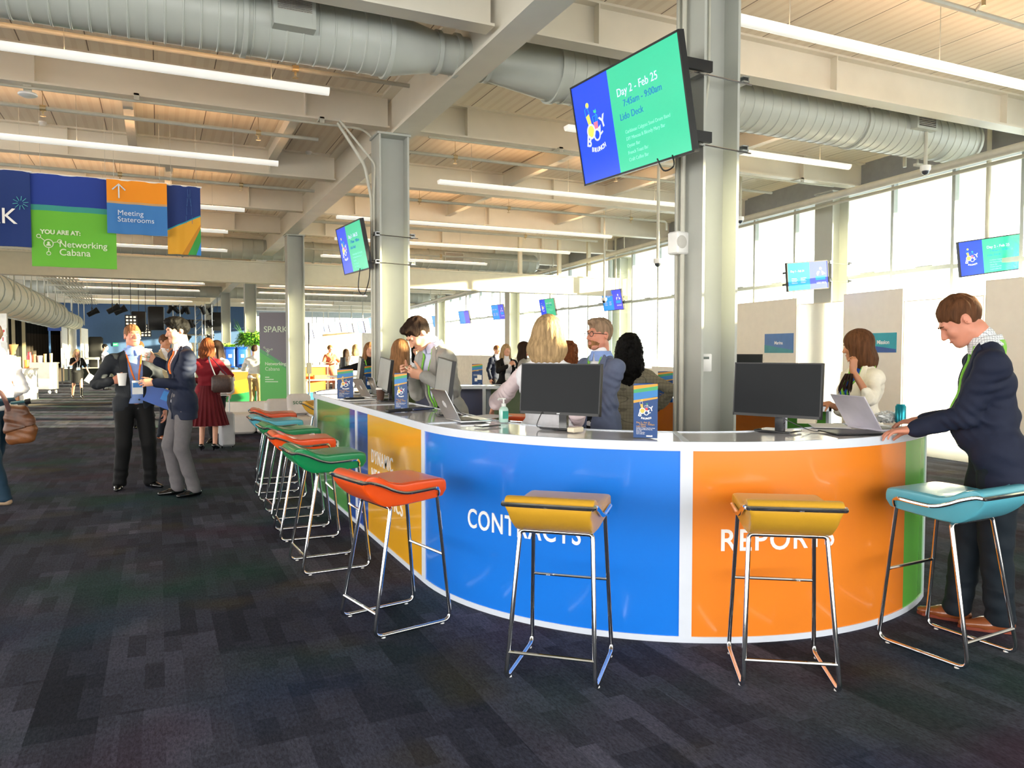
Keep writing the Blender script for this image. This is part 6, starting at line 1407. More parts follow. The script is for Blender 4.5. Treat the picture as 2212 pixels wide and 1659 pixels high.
    V.cone(HP(-0.034, -0.082, 0.024), HP(0.034, -0.082, 0.024), 0.011 * s, 0.011 * s, 0.016)
    for g_ in (-1, 1): V.ell(HP(g_ * 0.031, -0.095, 0.004), np.array([0.015, 0.013, 0.009]) * s, 0.012, RH, 's')
    for g_ in (-1, 1): V.cone(HP(g_ * 0.018, -0.0845, 0.0095), HP(g_ * 0.044, -0.080, 0.0085), 0.0045 * s, 0.004 * s, 0.004); V.cone(HP(g_ * 0.020, -0.083, -0.0075), HP(g_ * 0.042, -0.079, -0.007), 0.004 * s, 0.0035 * s, 0.004)
    V.cone(HP(0, -0.088, 0.012), HP(0, -0.112, -0.030), 0.008 * s, 0.0115 * s, 0.012); V.ell(HP(0, -0.104, -0.034), np.array([0.017, 0.012, 0.009]) * s, 0.008, RH)
    V.ell(HP(0, -0.086, -0.060), np.array([0.024, 0.010, 0.006]) * s, 0.006, RH); V.ell(HP(0, -0.085, -0.071), np.array([0.020, 0.010, 0.0065]) * s, 0.006, RH)
    for g_ in (-1, 1): V.ell(HP(g_ * 0.077, 0.014, -0.006), np.array([0.009, 0.019, 0.031]) * s, 0.010, RH @ rotm('Z', g_ * 18)); V.ell(HP(g_ * 0.084, 0.010, -0.004), np.array([0.005, 0.010, 0.018]) * s, 0.004, RH, 's')
    body = V.mesh('body', SKIN[skin], root, xf)
    if h < 0.012:
        for g_ in (-1, 1):
            g = MB(); g.lathe([(0.001, 0.0118 * s), (0.008 * s, 0.0088 * s), (0.0118 * s, 0), (0.008 * s, -0.0088 * s), (0.001, -0.0118 * s)], (0, 0, 0), 12); Vv = np.array(g.v); c_ = HP(g_ * 0.031, -0.0715, 0.001); g.v = [tuple(q) for q in xf(Vv + c_)]
            e_o = g.build('eyeball', M_EYE, body)
            g = MB(); g.lathe([(0.001, 0), (0.0055 * s, -0.0006)], (0, 0, 0), 10, Matrix.Rotation(rad(90), 3, 'X')); Vv = np.array(g.v) @ RH.T; g.v = [tuple(q) for q in xf(Vv + HP(g_ * 0.031, -0.0842, 0.001))]; g.build('iris', M_IRIS, body)
            if brow:
                g = MB(); g.tube([tuple(xf(HP(g_ * a_, b_, c_))) for a_, b_, c_ in ((0.016, -0.0965, 0.021), (0.030, -0.095, 0.026), (0.045, -0.084, 0.021))], [0.003 * s, 0.0036 * s, 0.002 * s], 6); g.build('eyebrow', HAIR[hair[1]], body)
        g = MB(); g.tube([tuple(xf(HP(a_, b_, c_))) for a_, b_, c_ in ((-0.021, -0.0895, -0.0655), (0, -0.0965, -0.0645), (0.021, -0.0895, -0.0655))], [0.002, 0.0052 * s, 0.002], 8); g.build('lips', M_LIP['r' if fem else 'n'], body)
    # ---- hair
    st = hair[0]
    if st:
        hl = hair_len * s; ext = 0.15 * s
        H_ = Vol(hc - [ext, ext, max(ext, hl + 0.13 * s)], hc + [ext, ext, ext], min(h, 0.008) if h < 0.012 else 0.010)
        R_ = RH
        if st in ('short', 'quiff', 'bald', 'curlytop'):
            up_ = 0.012 if st == 'short' else 0.016
            H_.ell(HP(0, 0.018, 0.036), np.array([0.080, 0.101, 0.086 + up_]) * s, 0.01, R_)
            if st == 'quiff': H_.ell(HP(0.0, -0.050, 0.098), np.array([0.060, 0.052, 0.032]) * s, 0.02, R_)
            if st == 'curlytop': H_.ell(HP(0.0, -0.03, 0.10), np.array([0.078, 0.075, 0.045]) * s, 0.02, R_); H_.ell(HP(0.0, 0.05, 0.03), np.array([0.086, 0.075, 0.08]) * s, 0.02, R_)
            H_.ell(HP(0, -0.128, -0.020), np.array([0.092, 0.078, 0.082]) * s, 0.006, R_, 's')
            for g_ in (-1, 1): H_.ell(HP(g_ * 0.09, 0.004, -0.03), np.array([0.03, 0.026, 0.045]) * s, 0.004, R_, 's')
            Xg, Yg, Zg = H_.XYZ(); n_ = RH @ nrm([0, 0.42, 1]); c0 = HP(0, 0.0, -0.040)
            H_.F = np.maximum(H_.F, -((Xg - c0[0]) * n_[0] + (Yg - c0[1]) * n_[1] + (Zg - c0[2]) * n_[2]).astype(np.float32))
            amp = 0.0058 if st != 'curlytop' else 0.0055; H_.F += strand_noise(Xg, Yg, Zg, hc, 'curly' if st == 'curlytop' else 'short', amp * s).astype(np.float32)
        else:
            kind = {'bob': 'straight', 'long': 'straight', 'wavy': 'wavy', 'curly': 'curly', 'bun': 'straight'}[st]; big = {'curly': 1.24, 'bob': 1.16}.get(st, 1.06)
            H_.ell(HP(0, 0.018, 0.036), np.array([0.086 * big, 0.104 * big, 0.094 * big]) * s, 0.01, R_)
            if st != 'bun':
                dn = np.array([0, 0, -1.0]); c1 = HP(0, 0.045, -0.01); e1 = c1 + dn * hl * 0.55 + np.array([0, 0.02, 0]); e2 = c1 + dn * hl + np.array([0, 0.035, 0])
                wd_ = 0.080 * big * (1.25 if st == 'curly' else 1.12); fl = 1.06 if st == 'bob' else 1.0
                for g_ in (-1, 1):
                    o_ = RH @ np.array([g_ * 0.035 * s, 0, 0]); H_.cone(c1 + o_, e1 + o_ * 1.15, wd_ * 0.74 * s, wd_ * 0.82 * fl * s, 0.03, (AP[0], 0.85)); H_.cone(e1 + o_ * 1.15, e2 + o_ * 0.95, wd_ * 0.82 * fl * s, wd_ * 0.50 * fl * s, 0.03, (AP[0], 0.7))
                    q0 = HP(g_ * 0.066, -0.012, 0.01); q1 = q0 + dn * min(hl * 0.8, 0.2 * s) + RH @ np.array([g_ * 0.012, 0.0, 0]) * s; H_.cone(q0, q1, 0.026 * s, 0.024 * s, 0.03)
            H_.ell(HP(0, -0.118, -0.040), np.array([0.060, 0.085, 0.098]) * s, 0.008, R_, 's')
            Xg, Yg, Zg = H_.XYZ(); H_.F += strand_noise(Xg, Yg, Zg, hc + [0, 0.03, 0], kind, ({'straight': 0.0026, 'wavy': 0.005, 'curly': 0.012}[kind]) * s).astype(np.float32)
        if st == 'bob': Xb, Yb, Zb = H_.XYZ(); H_.F = np.maximum(H_.F, (hc[2] - hl * 0.98 - 0.02 * s - Zb + 0 * Xb + 0.004 * np.sin(Xb * 160)).astype(np.float32))
        H_.mesh('hair', HAIR[hair[1]], root, xf)
    if beard:
        B_ = Vol(hc - 0.14 * s, hc + 0.1 * s, 0.006); B_.ell(HP(0, -0.024, -0.048), np.array([0.062, 0.073, 0.076]) * s, 0.01, RH); B_.ell(HP(0, -0.066, -0.092), np.array([0.033, 0.027, 0.022]) * s, 0.02, RH)
        B_.ell(HP(0, -0.095, -0.066), np.array([0.020, 0.03, 0.010]) * s, 0.004, RH, 's'); Xg, Yg, Zg = B_.XYZ(); n_ = RH @ nrm([0, 0.35, 1]); c0 = HP(0, -0.05, -0.058)
        B_.F = np.maximum(B_.F, ((Xg - c0[0]) * n_[0] + (Yg - c0[1]) * n_[1] + (Zg - c0[2]) * n_[2]).astype(np.float32)); n2_ = RH @ np.array([0, 1.0, 0]); c1 = HP(0, -0.03, 0); B_.F = np.maximum(B_.F, ((Xg - c1[0]) * n2_[0] + (Yg - c1[1]) * n2_[1] + (Zg - c1[2]) * n2_[2]).astype(np.float32))
        B_.mesh('beard', HAIR[beard], root, xf)
    if glasses:
        g = MB()
        for g_ in (-1, 1): g.tube([tuple(xf(HP(g_ * 0.032 + 0.023 * cos(rad(a_)), -0.104 + 0.004 * abs(cos(rad(a_))), 0.002 + 0.019 * sin(rad(a_))))) for a_ in range(0, 360, 24)], 0.0022, 6, closed=True); g.tube([tuple(xf(HP(g_ * 0.055, -0.100, 0.008))), tuple(xf(HP(g_ * 0.078, -0.05, 0.008))), tuple(xf(HP(g_ * 0.082, 0.012, 0.004)))], 0.0024, 6)
        g.tube([tuple(xf(HP(-0.009, -0.105, 0.006))), tuple(xf(HP(0.009, -0.105, 0.006)))], 0.002, 6); g.build('glasses', M_BLACK, root)
    # ---- upper clothing
    kind, ck = top[0], top[1]; mt = ck
    Tt = Vol(plo, phi, h)                                       # trunk only field, for shells that follow the chest
    loose = {'suit': 0.016, 'shirt': 0.010, 'blouse': 0.016, 'sweater': 0.010, 'tee': 0.008}[kind]
    torso(Tt, 0.0, 0.05)
    Xg, Yg, Zg = Tt.XYZ(); fold = (0.0035 * np.sin(Zg * 48 + 6 * Xg + 2 * np.sin(Yg * 20)) * np.sin(Xg * 22 + Zg * 9) + 0.003 * np.sin(Zg * 21 - Xg * 25)).astype(np.float32)
    def wrinkle(X, Y, Z):
        w = 0
        for k in arms:
            S_, E_, W_ = arms[k][:3]; ax = nrm(W_ - S_); dx, dy, dz = X - E_[0], Y - E_[1], Z - E_[2]; r2 = dx * dx + dy * dy + dz * dz; al = dx * ax[0] + dy * ax[1] + dz * ax[2]
            w = w + 0.0055 * np.sin(al * 150 + 12 * dx + 9 * dz) * np.exp(-r2 / 0.010)
            ax = nrm(E_ - S_); dx, dy, dz = X - S_[0], Y - S_[1], Z - S_[2] + 0.10; r2 = dx * dx + dy * dy + dz * dz; w = w + 0.0045 * np.sin((dx * 0.6 + dz) * 95 + 14 * dy) * np.exp(-r2 / 0.012)
        z1 = Z - 1.06 * s; w = w + 0.0035 * np.sin(z1 * 70 + 10 * X + 8 * Y) * np.exp(-z1 * z1 / 0.012) * np.minimum(1, np.abs(X) * 9)
        return w.astype(np.float32)
    def shell(F0, o, th, *conds):
        v = Vol.__new__(Vol); v.h, v.lo, v.n, v.ax = Tt.h, Tt.lo, Tt.n, Tt.ax; tt_ = max(th, 1.35 * Tt.h); r = np.maximum(F0 - (o + tt_ * 0.75), -(F0 - (o - tt_ * 0.6)))
        for c_ in conds: r = np.maximum(r, c_.astype(np.float32) if hasattr(c_, 'astype') else c_)
        v.F = np.broadcast_to(r, Tt.F.shape).astype(np.float32).copy(); return v
    neck = Yg * 0 + Zg * 0 + Xg * 0
    ncut = np.sqrt((Xg) ** 2 + (Yg - 0.008) ** 2) - 0.062 * s
    if kind == 'suit':
        inner = Tt.copy(); inner.F = inner.F - 0.008
        if sleeve >= 1:
            for k in arms: S_, E_, W_ = arms[k][:3]; inner.cone(E_ + (W_ - E_) * 0.75, E_ + (W_ - E_) * 0.96, 0.036 * s, 0.034 * s, 0.0)
        inner.cone(nb - np.array([0, -0.004, 0.02]) * s, nb + np.array([0, -0.002, 0.032]) * s + (RH @ np.array([0, -0.01, 0])) * s, 0.068 * s, 0.062 * s, 0.02)
        inner.F = np.maximum(inner.F, (0.92 * s - Zg + 0 * Xg + 0 * Yg).astype(np.float32)); inner.mesh('shirt', top[2], root, xf)
        J = Tt.copy(); J.F = J.F - loose
        for g_ in (-1, 1): J.cone((g_ * 0.058 * s * build, 0.006, 0.95 * s), (g_ * 0.070 * s * build, 0.012, 0.77 * s), 0.118 * s, 0.128 * s, 0.05, (AP[0], 0.86))
        J.cone((-sw * 0.95, 0.0, 1.365 * s), (sw * 0.95, 0.0, 1.365 * s), 0.062 * s, 0.062 * s, 0.03, (AP[0], 0.9))
        for k in arms: arm(J, k, 0.0155 * s, 0.93 if sleeve >= 1 else (sleeve - 0.5) * 2, 0.035)
        Jt = Tt.copy(); Jt.F = Jt.F - loose
        Jt.cone((-sw * 0.95, 0.0, 1.365 * s), (sw * 0.95, 0.0, 1.365 * s), 0.062 * s, 0.062 * s, 0.03, (AP[0], 0.9))
        zb_ = top[4] if len(top) > 4 else 1.13; zb_ *= s; open_ = top[5] if len(top) > 5 else 0.02
        sl_v = (0.078 * s - open_ * s * 0.6) / (1.40 * s - zb_); wV = np.where(Zg > zb_, (Zg - zb_) * sl_v + open_ * s * 0.6, open_ * s * 0.6 + np.maximum(0, (zb_ - Zg)) * open_ * 1.3); front = Yg + 0.02 * s
        cutf = np.maximum(np.maximum(np.abs(Xg) - wV, front), -(Zg - 0.70 * s)); J.F = np.maximum(J.F, -cutf.astype(np.float32))
        J.F = np.maximum(J.F, (-(ncut - 0.006) - 10 * np.maximum(0, 1.40 * s - Zg)).astype(np.float32)); J.F = np.maximum(J.F, ((0.76 if not fem else 0.80) * s - Zg + 0 * Xg + 0 * Yg).astype(np.float32))
        J.F += fold * 1.3 + wrinkle(Xg, Yg, Zg); J.F = np.minimum(J.F, Tt.F - 0.013); J.F = np.maximum(J.F, -cutf.astype(np.float32)); J.F = np.maximum(J.F, (-(ncut - 0.006) - 10 * np.maximum(0, 1.40 * s - Zg)).astype(np.float32)); J.F = np.maximum(J.F, ((0.76 if not fem else 0.80) * s - Zg + 0 * Xg + 0 * Yg).astype(np.float32))
        jm = J.mesh('jacket', mt, root, xf)
        lw = (0.030 + 0.045 * np.clip((Zg - zb_) / (0.2 * s), 0, 1)) * s * np.clip((1.50 * s - Zg) / (0.1 * s), 0.45, 1)
        lap = shell(Jt.F, 0.003, 0.007, np.abs(Xg) - wV - lw, wV - np.abs(Xg) - 0.004, front, zb_ - Zg + 0 * Xg, Zg - 1.50 * s + 0 * Xg); lap.mesh('lapel', top[3] if len(top) > 3 and top[3] else mt, jm, xf)
        cl_ = shell(Jt.F, 0.003, 0.009, np.abs(ncut - 0.006) - 0.022, -(Yg + 0.01) + 0 * Xg, 1.40 * s - Zg + 0 * Xg); cl_.mesh('jacket_collar', mt, jm, xf)
        if h < 0.011:
            for q in (0.0, -0.10):
                g = MB(); zz = zb_ + (q - 0.015) * s; col_ = Jt.F[int((0.014 - Jt.lo[0]) / Jt.h), :, int((zz - Jt.lo[2]) / Jt.h)]; ins_ = np.where(col_ < 0)[0]
                if len(ins_): yy_ = Jt.ax[1][ins_[0]] - 0.004; g.lathe([(0.001, -0.003), (0.010, -0.003), (0.010, 0.002), (0.001, 0.003)], tuple(xf(np.array([0.024 * s, yy_, zz]))), 10, Matrix.Rotation(rad(90), 3, 'X')); g.build('button', M_BLACK, jm)
        shirt_F, outer_F, oo = inner.F, J.F, 0.0
        SB = 0.010
    else:
        T2 = Tt.copy(); T2.F = T2.F - loose; SV = Vol(plo, phi, h)
        hem = {'shirt': 0.90, 'blouse': 0.84, 'sweater': 0.88, 'tee': 0.86}[kind] * s
        if kind == 'blouse':
            T2.cone((-0.055 * s, 0, 0.95 * s), (0.055 * s, 0, 0.95 * s), 0.118 * s, 0.118 * s, 0.05, (AP[0], 0.9))
            for g_ in (-1, 1): T2.cone((g_ * 0.05 * s, 0, 0.95 * s), (g_ * 0.055 * s, 0, 0.82 * s), 0.115 * s, 0.12 * s, 0.05, (AP[0], 0.9))
        for k in arms:
            S_, E_, W_ = arms[k][:3]
            TA = SV if len(top) > 2 else T2
            if kind == 'blouse' and sleeve >= 1: TA.cone(S_, E_, 0.052 * s, 0.056 * s, 0.03); TA.cone(E_, E_ + (W_ - E_) * 0.80, 0.056 * s, 0.066 * s, 0.02); TA.cone(E_ + (W_ - E_) * 0.80, E_ + (W_ - E_) * 0.97, 0.066 * s, 0.034 * s, 0.01)
            else:
                if sleeve > 0.5: arm(T2, k, 0.014 * s, (sleeve - 0.5) / 0.5 * 0.95, 0.03)
                else: T2.cone(S_, S_ + (E_ - S_) * max(0.1, sleeve * 2), 0.066 * s, 0.060 * s, 0.03)
        T2.cone(nb - np.array([0, -0.004, 0.03]) * s, nb + np.array([0, 0, 0.02]) * s, 0.066 * s, 0.062 * s, 0.02)
        T2.F += fold + wrinkle(Xg, Yg, Zg); T2.F = np.maximum(T2.F, (hem - Zg + 0 * Xg + 0 * Yg).astype(np.float32)); T2.F = np.maximum(T2.F, (-(ncut + 0.003) - 10 * np.maximum(0, 1.47 * s - Zg)).astype(np.float32))
        if kind in ('blouse', 'tee'): vv = np.maximum(np.abs(Xg) - np.maximum(0, (Zg - 1.38 * s)) * 0.55, Yg + 0.0); T2.F = np.maximum(T2.F, -vv.astype(np.float32))
        jm = T2.mesh({'shirt': 'shirt', 'blouse': 'blouse', 'sweater': 'sweater', 'tee': 'top'}[kind], mt, root, xf); SB = loose + 0.002
        if len(top) > 2: SV.F += fold + wrinkle(Xg, Yg, Zg); SV.F = np.maximum(SV.F, -(T2.F + 0.004)); SV.mesh('sheer_sleeves', top[2], jm, xf)
        if kind == 'sweater': c2_ = Vol(nb - 0.1, nb + 0.12, h); c2_.cone(nb + np.array([0, -0.004, 0.0]) * s, nb + np.array([0, -0.004, 0.055]) * s, 0.062 * s, 0.058 * s, 0.0); c2_.mesh('roll_neck', mt, jm, xf)
    if collar:
        SF = Tt.copy(); SF.F = SF.F - 0.012; SF.cone(nb - np.array([0, -0.004, 0.02]) * s, nb + np.array([0, -0.002, 0.03]) * s, 0.070 * s, 0.066 * s, 0.03)
        cg = shell(SF.F, 0.004, 0.006, 1.450 * s - np.clip((-Yg) * 0.40, 0, 0.030) - Zg + 0 * Xg, Zg - 1.508 * s + 0 * Xg, -(np.abs(Xg) - np.clip((1.50 * s - Zg) * 0.28, 0, 1)) * 1.0 - 10 * (Yg > 0), ncut - 0.045); cg.mesh('shirt_collar', collar, root, xf)
    if lanyard:
        m_, z_end = lanyard[0], lanyard[1] * s; SF = Tt.copy()
        if kind == 'suit' and lanyard[2] == 'over': SF.F = Jt.F - 0.008; o_ = 0.002
        else: SF.F = SF.F - SB - 0.004; o_ = 0.003
        SF.cone(nb - np.array([0, -0.004, 0.02]) * s, nb + np.array([0, 0.0, 0.01]) * s, 0.072 * s, 0.070 * s, 0.03)
        xs = 0.020 + 0.058 * s * np.clip((Zg - z_end) / (1.46 * s - z_end), 0, 1)
        fr = shell(SF.F, o_, 0.004, np.abs(np.abs(Xg) - xs) - 0.0105, Yg, z_end - Zg + 0 * Xg, Zg - 1.47 * s + 0 * Xg)
        bk = shell(SF.F, o_ + 0.002, 0.004, np.abs(ncut - 0.022) - 0.013, -(Yg - 0.0) + 0 * Xg, 1.40 * s - Zg + 0 * Xg, Zg - 1.482 * s + 0 * Xg); fr.F = np.minimum(fr.F, bk.F); fr.mesh('lanyard', m_, root, xf)
        if badge:
            col_ = SF.F[int((0 - SF.lo[0]) / SF.h), :, int((z_end - 0.05 - SF.lo[2]) / SF.h)]; ins_ = np.where(col_ < 0.012)[0]; yy_ = SF.ax[1][ins_[0]] - 0.006 if len(ins_) else -0.15
            g = MB(); g.box((0, yy_, z_end - 0.075 * s), (0.105, 0.004, 0.145)); g.v = [tuple(q) for q in xf(np.array(g.v))]; bo = g.build('name_badge', M_PAPER, root); g = MB(); g.box((0, yy_ - 0.003, z_end - 0.05 * s), (0.09, 0.002, 0.05)); g.v = [tuple(q) for q in xf(np.array(g.v))]; g.build('badge_print', mat('badge_blue', '3E86D8', 0.5), bo)
    # ---- lower clothing, in the upright frame
    if legs:
        allp = [q for k in lg for q in lg[k][:3]]; lo = np.min(allp, 0) - 0.17; hi = np.max(allp, 0) + 0.17; lo[2] = -0.01; hi[2] = 1.08 * s
        bk_, mb = bottom[0], bottom[1]
        if bk_ == 'pants':
            P_ = Vol(lo, hi, h); ps = bottom[2] if len(bottom) > 2 else 1.0
            P_.cone((-0.072 * s * build, 0.0, 0.93 * s), (0.072 * s * build, 0.0, 0.93 * s), 0.110 * s, 0.110 * s, 0.04, (AP[0], 0.92)); P_.cone((-0.06 * s * build, 0, 1.0 * s), (0.06 * s * build, 0, 1.0 * s), 0.104 * s, 0.104 * s, 0.04, (AP[0], 0.90))
            for k in lg: Hp, K_, A_, to = lg[k]; P_.cone(Hp, K_, 0.090 * s * ps, 0.070 * s * ps, 0.04); P_.cone(K_, A_ + np.array([0, 0.0, -0.02 * s]), 0.068 * s * ps, 0.060 * s * ps, 0.02)
            Xp, Yp, Zp = P_.XYZ(); P_.F += (0.004 * np.sin(Zp * 34 + Xp * 20) * np.sin(Yp * 30 + Zp * 12) + 0.003 * np.sin(Zp * 70 + 3 * Xp) * (Zp < 0.25)).astype(np.float32)
            P_.F = np.maximum(P_.F, (Zp - 1.03 * s + 0 * Xp + 0 * Yp).astype(np.float32)); P_.F = np.maximum(P_.F, (0.035 * s - Zp + 0 * Xp + 0 * Yp).astype(np.float32)); P_.mesh('trousers', mb, root)
        else:
            z1 = bottom[2] * s; w1 = bottom[3] * s; n_ = 96; g = MB(); rows = []
            for i in range(13):
                t_ = i / 12; z = 1.02 * s * (1 - t_) + z1 * t_; rx = (0.145 * s if t_ < 0.12 else 0) or 0
                r_ = 0.135 * s + (0.185 * s - 0.135 * s) * min(1, t_ / 0.25) if t_ < 0.25 else 0.185 * s + (w1 - 0.185 * s) * (t_ - 0.25) / 0.75
                for a_ in range(n_): q = 2 * PI * a_ / n_; pl = 1 + (0.05 * t_ + 0.01) * (1 if a_ % 4 < 2 else -1) * (bottom[4] if len(bottom) > 4 else 1); g.v.append((r_ * pl * cos(q), r_ * 0.82 * pl * sin(q), z))
            g.f = [(i * n_ + a_, (i + 1) * n_ + a_, (i + 1) * n_ + (a_ + 1) % n_, i * n_ + (a_ + 1) % n_) for i in range(12) for a_ in range(n_)]; g.m = [0] * len(g.f); g.s = [True] * len(g.f); g.build('skirt', mb, root)
        for k, sg in (('L', 1), ('R', -1)):
            A_, to = lg[k][2], lg[k][3]; a_ = rad(to); d_ = np.array([sin(a_), -cos(a_), 0]); z0 = A_[2] - 0.085 * s; sh = shoes or ('shoe', mat('black_leather_shoe', '0D0D0E', 0.18, coat=0.6))
            S_ = Vol(A_ - [0.25, 0.25, 0.13], A_ + [0.25, 0.25, 0.4 if sh[0] == 'boot' else 0.1], min(h, 0.008)); b0 = np.array([A_[0], A_[1], z0])
            heel = 0.045 if sh[0] in ('heel', 'boot') and fem else 0.0; pz_ = np.array([0, 0, 1.0])
            S_.cone(b0 - d_ * 0.035 * s + pz_ * (0.036 + heel), b0 + d_ * 0.07 * s + pz_ * (0.032 + heel * 0.4), 0.036 * s, 0.040 * s, 0.02, (pz_, 0.9)); S_.cone(b0 + d_ * 0.07 * s + pz_ * (0.030 + heel * 0.4), b0 + d_ * (0.165 if not fem else 0.14) * s + pz_ * 0.026, 0.040 * s, 0.026 * s, 0.02, (pz_, 0.75))
            if sh[0] != 'heel': S_.cone(b0 + pz_ * 0.05, b0 + pz_ * (0.09 if sh[0] == 'shoe' else 0.32), 0.038 * s, 0.040 * s if sh[0] == 'shoe' else 0.05 * s, 0.02)
            if heel: S_.cone(b0 - d_ * 0.05 * s + pz_ * 0.012, b0 - d_ * 0.045 * s + pz_ * 0.06, 0.009, 0.018, 0.01)
            Xs, Ys, Zs = S_.XYZ(); S_.F = np.maximum(S_.F, (z0 + 0.004 - Zs + 0 * Xs + 0 * Ys).astype(np.float32)); so = S_.mesh('shoe', sh[1], root)
            if len(sh) > 2 and so: g = MB(); g.prism([(float(0.040 * s * cos(q)) if True else 0, float(q_)) for q, q_ in ()] or [(x_ * s, y_ * s) for x_, y_ in ((-0.037, -0.05), (0.037, -0.05), (0.040, 0.06), (0.030, 0.16), (0.0, 0.19), (-0.030, 0.16), (-0.040, 0.06))], z0 + 0.0, z0 + 0.016, (b0[0], b0[1], 0), Matrix(((cos(a_), sin(a_), 0), (sin(a_), -cos(a_), 0), (0, 0, 1)))); g.build('sole', sh[2], so)
    root['hx'] = 1; del root['hx']
    R0 = Matrix.Rotation(rad(face), 3, 'Z')
    def world(p): return Vector(pos) + R0 @ Vector(tuple(p))
    return dict(root=root, w=world, wrist={k: xf(arms[k][2]) for k in arms}, palm={k: xf(arms[k][2] + nrm(arms[k][3]) * 0.075 * s + nrm(arms[k][4]) * 0.03) for k in arms}, head=xf(hc), sh={k: xf(shd[k]) for k in shd}, xf=xf, sx=s)

# ================================================================== PEOPLE
CT = dict(navy=cloth('navy_wool', '1B2238'), ink=cloth('ink_wool', '10151F'), charcoal=cloth('charcoal_wool', '23272E'), greyblazer=cloth('grey_blazer_wool', '9A9892'), bluegrey=cloth('blue_grey_wool', '68728E'), greytrouser=cloth('grey_trouser_wool', '6A6669'), black=cloth('black_cloth', '0C0C0E'),
          white=cloth('white_shirting', 'F0EFF4'), pink=cloth('pale_pink_chiffon', 'F1DDE0', 0.6), lightblue=cloth('light_blue_shirting', '8FAAE6'), blue=cloth('mid_blue_shirting', '7894E2'), lilac=cloth('lilac_shirting', 'C9CCE6'), cream=cloth('cream_blazer', 'EFE8D8'), royal=cloth('royal_blue_top', '1E4FAE'), wine=cloth('wine_knit', '7A0F1E'), wineskirt=cloth('wine_pleats', '5E0D18'),
          denim=cloth('dark_denim', '1F3A4E'), darkdenim=cloth('ink_denim', '18222B'), khaki=cloth('khaki_twill', 'A58A5E'), coral=cloth('coral_print', 'D97A5A'), beige=cloth('beige_wool', 'CDBB98'), olive=cloth('olive_knit', '4B5630'), check=cloth('glen_check', '8D8672', check=(0.028, 0.09, '5A5348')), gingham=cloth('fine_gingham', 'E9ECEF', check=(0.012, 0.14, '5D6672')), dove=cloth('dove_shirting', 'D8D2CE'))
ORG = mat('orange_ribbon', 'F07A2A', 0.5); GRN = mat('green_ribbon', '7BC23A', 0.5); WHT = mat('white_ribbon', 'EFEFEF', 0.5)
BRN_SHOE = mat('tan_leather_shoe', '8E4F2C', 0.25, coat=0.5); SUEDE = mat('sand_suede', 'A98F73', 0.8); BLK_SHOE = mat('black_leather_shoe', '0D0D0E', 0.18, coat=0.6); RSOLE = mat('brown_red_sole', '8A3B22', 0.6)
def spot(px, d): q = atd(px, 760, d); q.z = 0; return q
def heading(q, off=0.0):
    """0 = looking at the viewpoint, +90 = towards picture right, -90 = picture left, 180 = away"""
    return math.degrees(math.atan2(-q.x, q.y)) + off
def loc(q, face, w):
    v = Matrix.Rotation(-rad(face), 3, 'Z') @ (Vector(w) - q); return (v.x, v.y, v.z)
DN = (0, -0.12, -1)
def hang(sg, s=1.0, y=-0.03, x=0.27): return ((sg * x * s, y, 0.84 * s), (sg * 0.3, 1, 0), DN, (-sg, 0, 0), 25)
# 1 man in the navy jacket at the right
q = spot(2160, 3.98); f = heading(q, -82)
P = person('large man in a navy jacket and dark jeans leaning over the counter at the right', q, f, 1.84, 'm', lean=8, head=(6, 28, 0), h=0.007, build=1.12, belly=0.02, skin='rosy', hair=('short', 'brown'),
    hands={'L': (loc(q, f, atd(1972, 928, 4.1)), (0.2, 0.6, -1), (0.05, -1, -0.12), (0, -0.1, -1), 22), 'R': (loc(q, f, atd(1990, 908, 4.4)), (-0.2, 0.6, -1), (0.0, -1, -0.12), (0, -0.1, -1), 22)},
    feet={'L': (*loc(q, f, onz(2150, 1362))[:2], 0.0, 6), 'R': (*loc(q, f, onz(2058, 1338))[:2], 0.0, -10)},
    top=('suit', CT['navy'], CT['gingham'], None, 1.10, 0.03), bottom=('pants', CT['darkdenim'], 1.12), shoes=('shoe', BRN_SHOE, RSOLE), lanyard=(GRN, 1.15, 'under'), collar=CT['gingham'])
# 2 older man
q = spot(287, 8.35); f = heading(q, 10)
P2 = person('older man in an open dark jacket and blue shirt, cup in hand, facing the viewer', q, f, 1.79, 'm', head=(6, -6, 0), h=0.009, build=1.06, belly=0.03, skin='rosy', hair=('short', 'ginger'),
    hands={'R': (loc(q, f, atd(243, 822, 8.05)), (-0.75, 0.5, -1), (0.85, -0.45, 0.05), (0.3, 0.9, 0.1), 52), 'L': hang(1, 1.02, -0.04, 0.30)}, feet={'L': (0.15, -0.02, 0, 28), 'R': (-0.15, 0.02, 0, -20)},
    top=('suit', CT['charcoal'], CT['lightblue'], None, 0.98, 0.10), bottom=('pants', CT['black'], 1.12), lanyard=(ORG, 1.17, 'under'), badge=True, collar=CT['lightblue'])
# 3 young man
q = spot(392, 7.95); f = heading(q, -74)
P3 = person('young dark haired man in a navy blazer and grey trousers raising a cup, in profile', q, f, 1.85, 'm', head=(6, 10, 0), h=0.009, skin='fair', hair=('curlytop', 'black'), 
    hands={'L': (loc(q, f, atd(334, 826, 7.75)), (0.35, 1, -0.5), (0.1, -1, 0.0), (-1, 0, -0.4), 40), 'R': (loc(q, f, atd(334, 778, 8.2)), (-0.5, 0.8, -0.7), (0.1, -0.9, 0.35), (1, 0.0, 0), 52)}, feet={'L': (0.10, 0.06, 0, 14), 'R': (-0.10, -0.05, 0, -4)},
    top=('suit', CT['navy'], CT['white'], None, 1.08, 0.02), bottom=('pants', CT['greytrouser'], 1.0), lanyard=(ORG, 1.2, 'under'), collar=CT['white'])
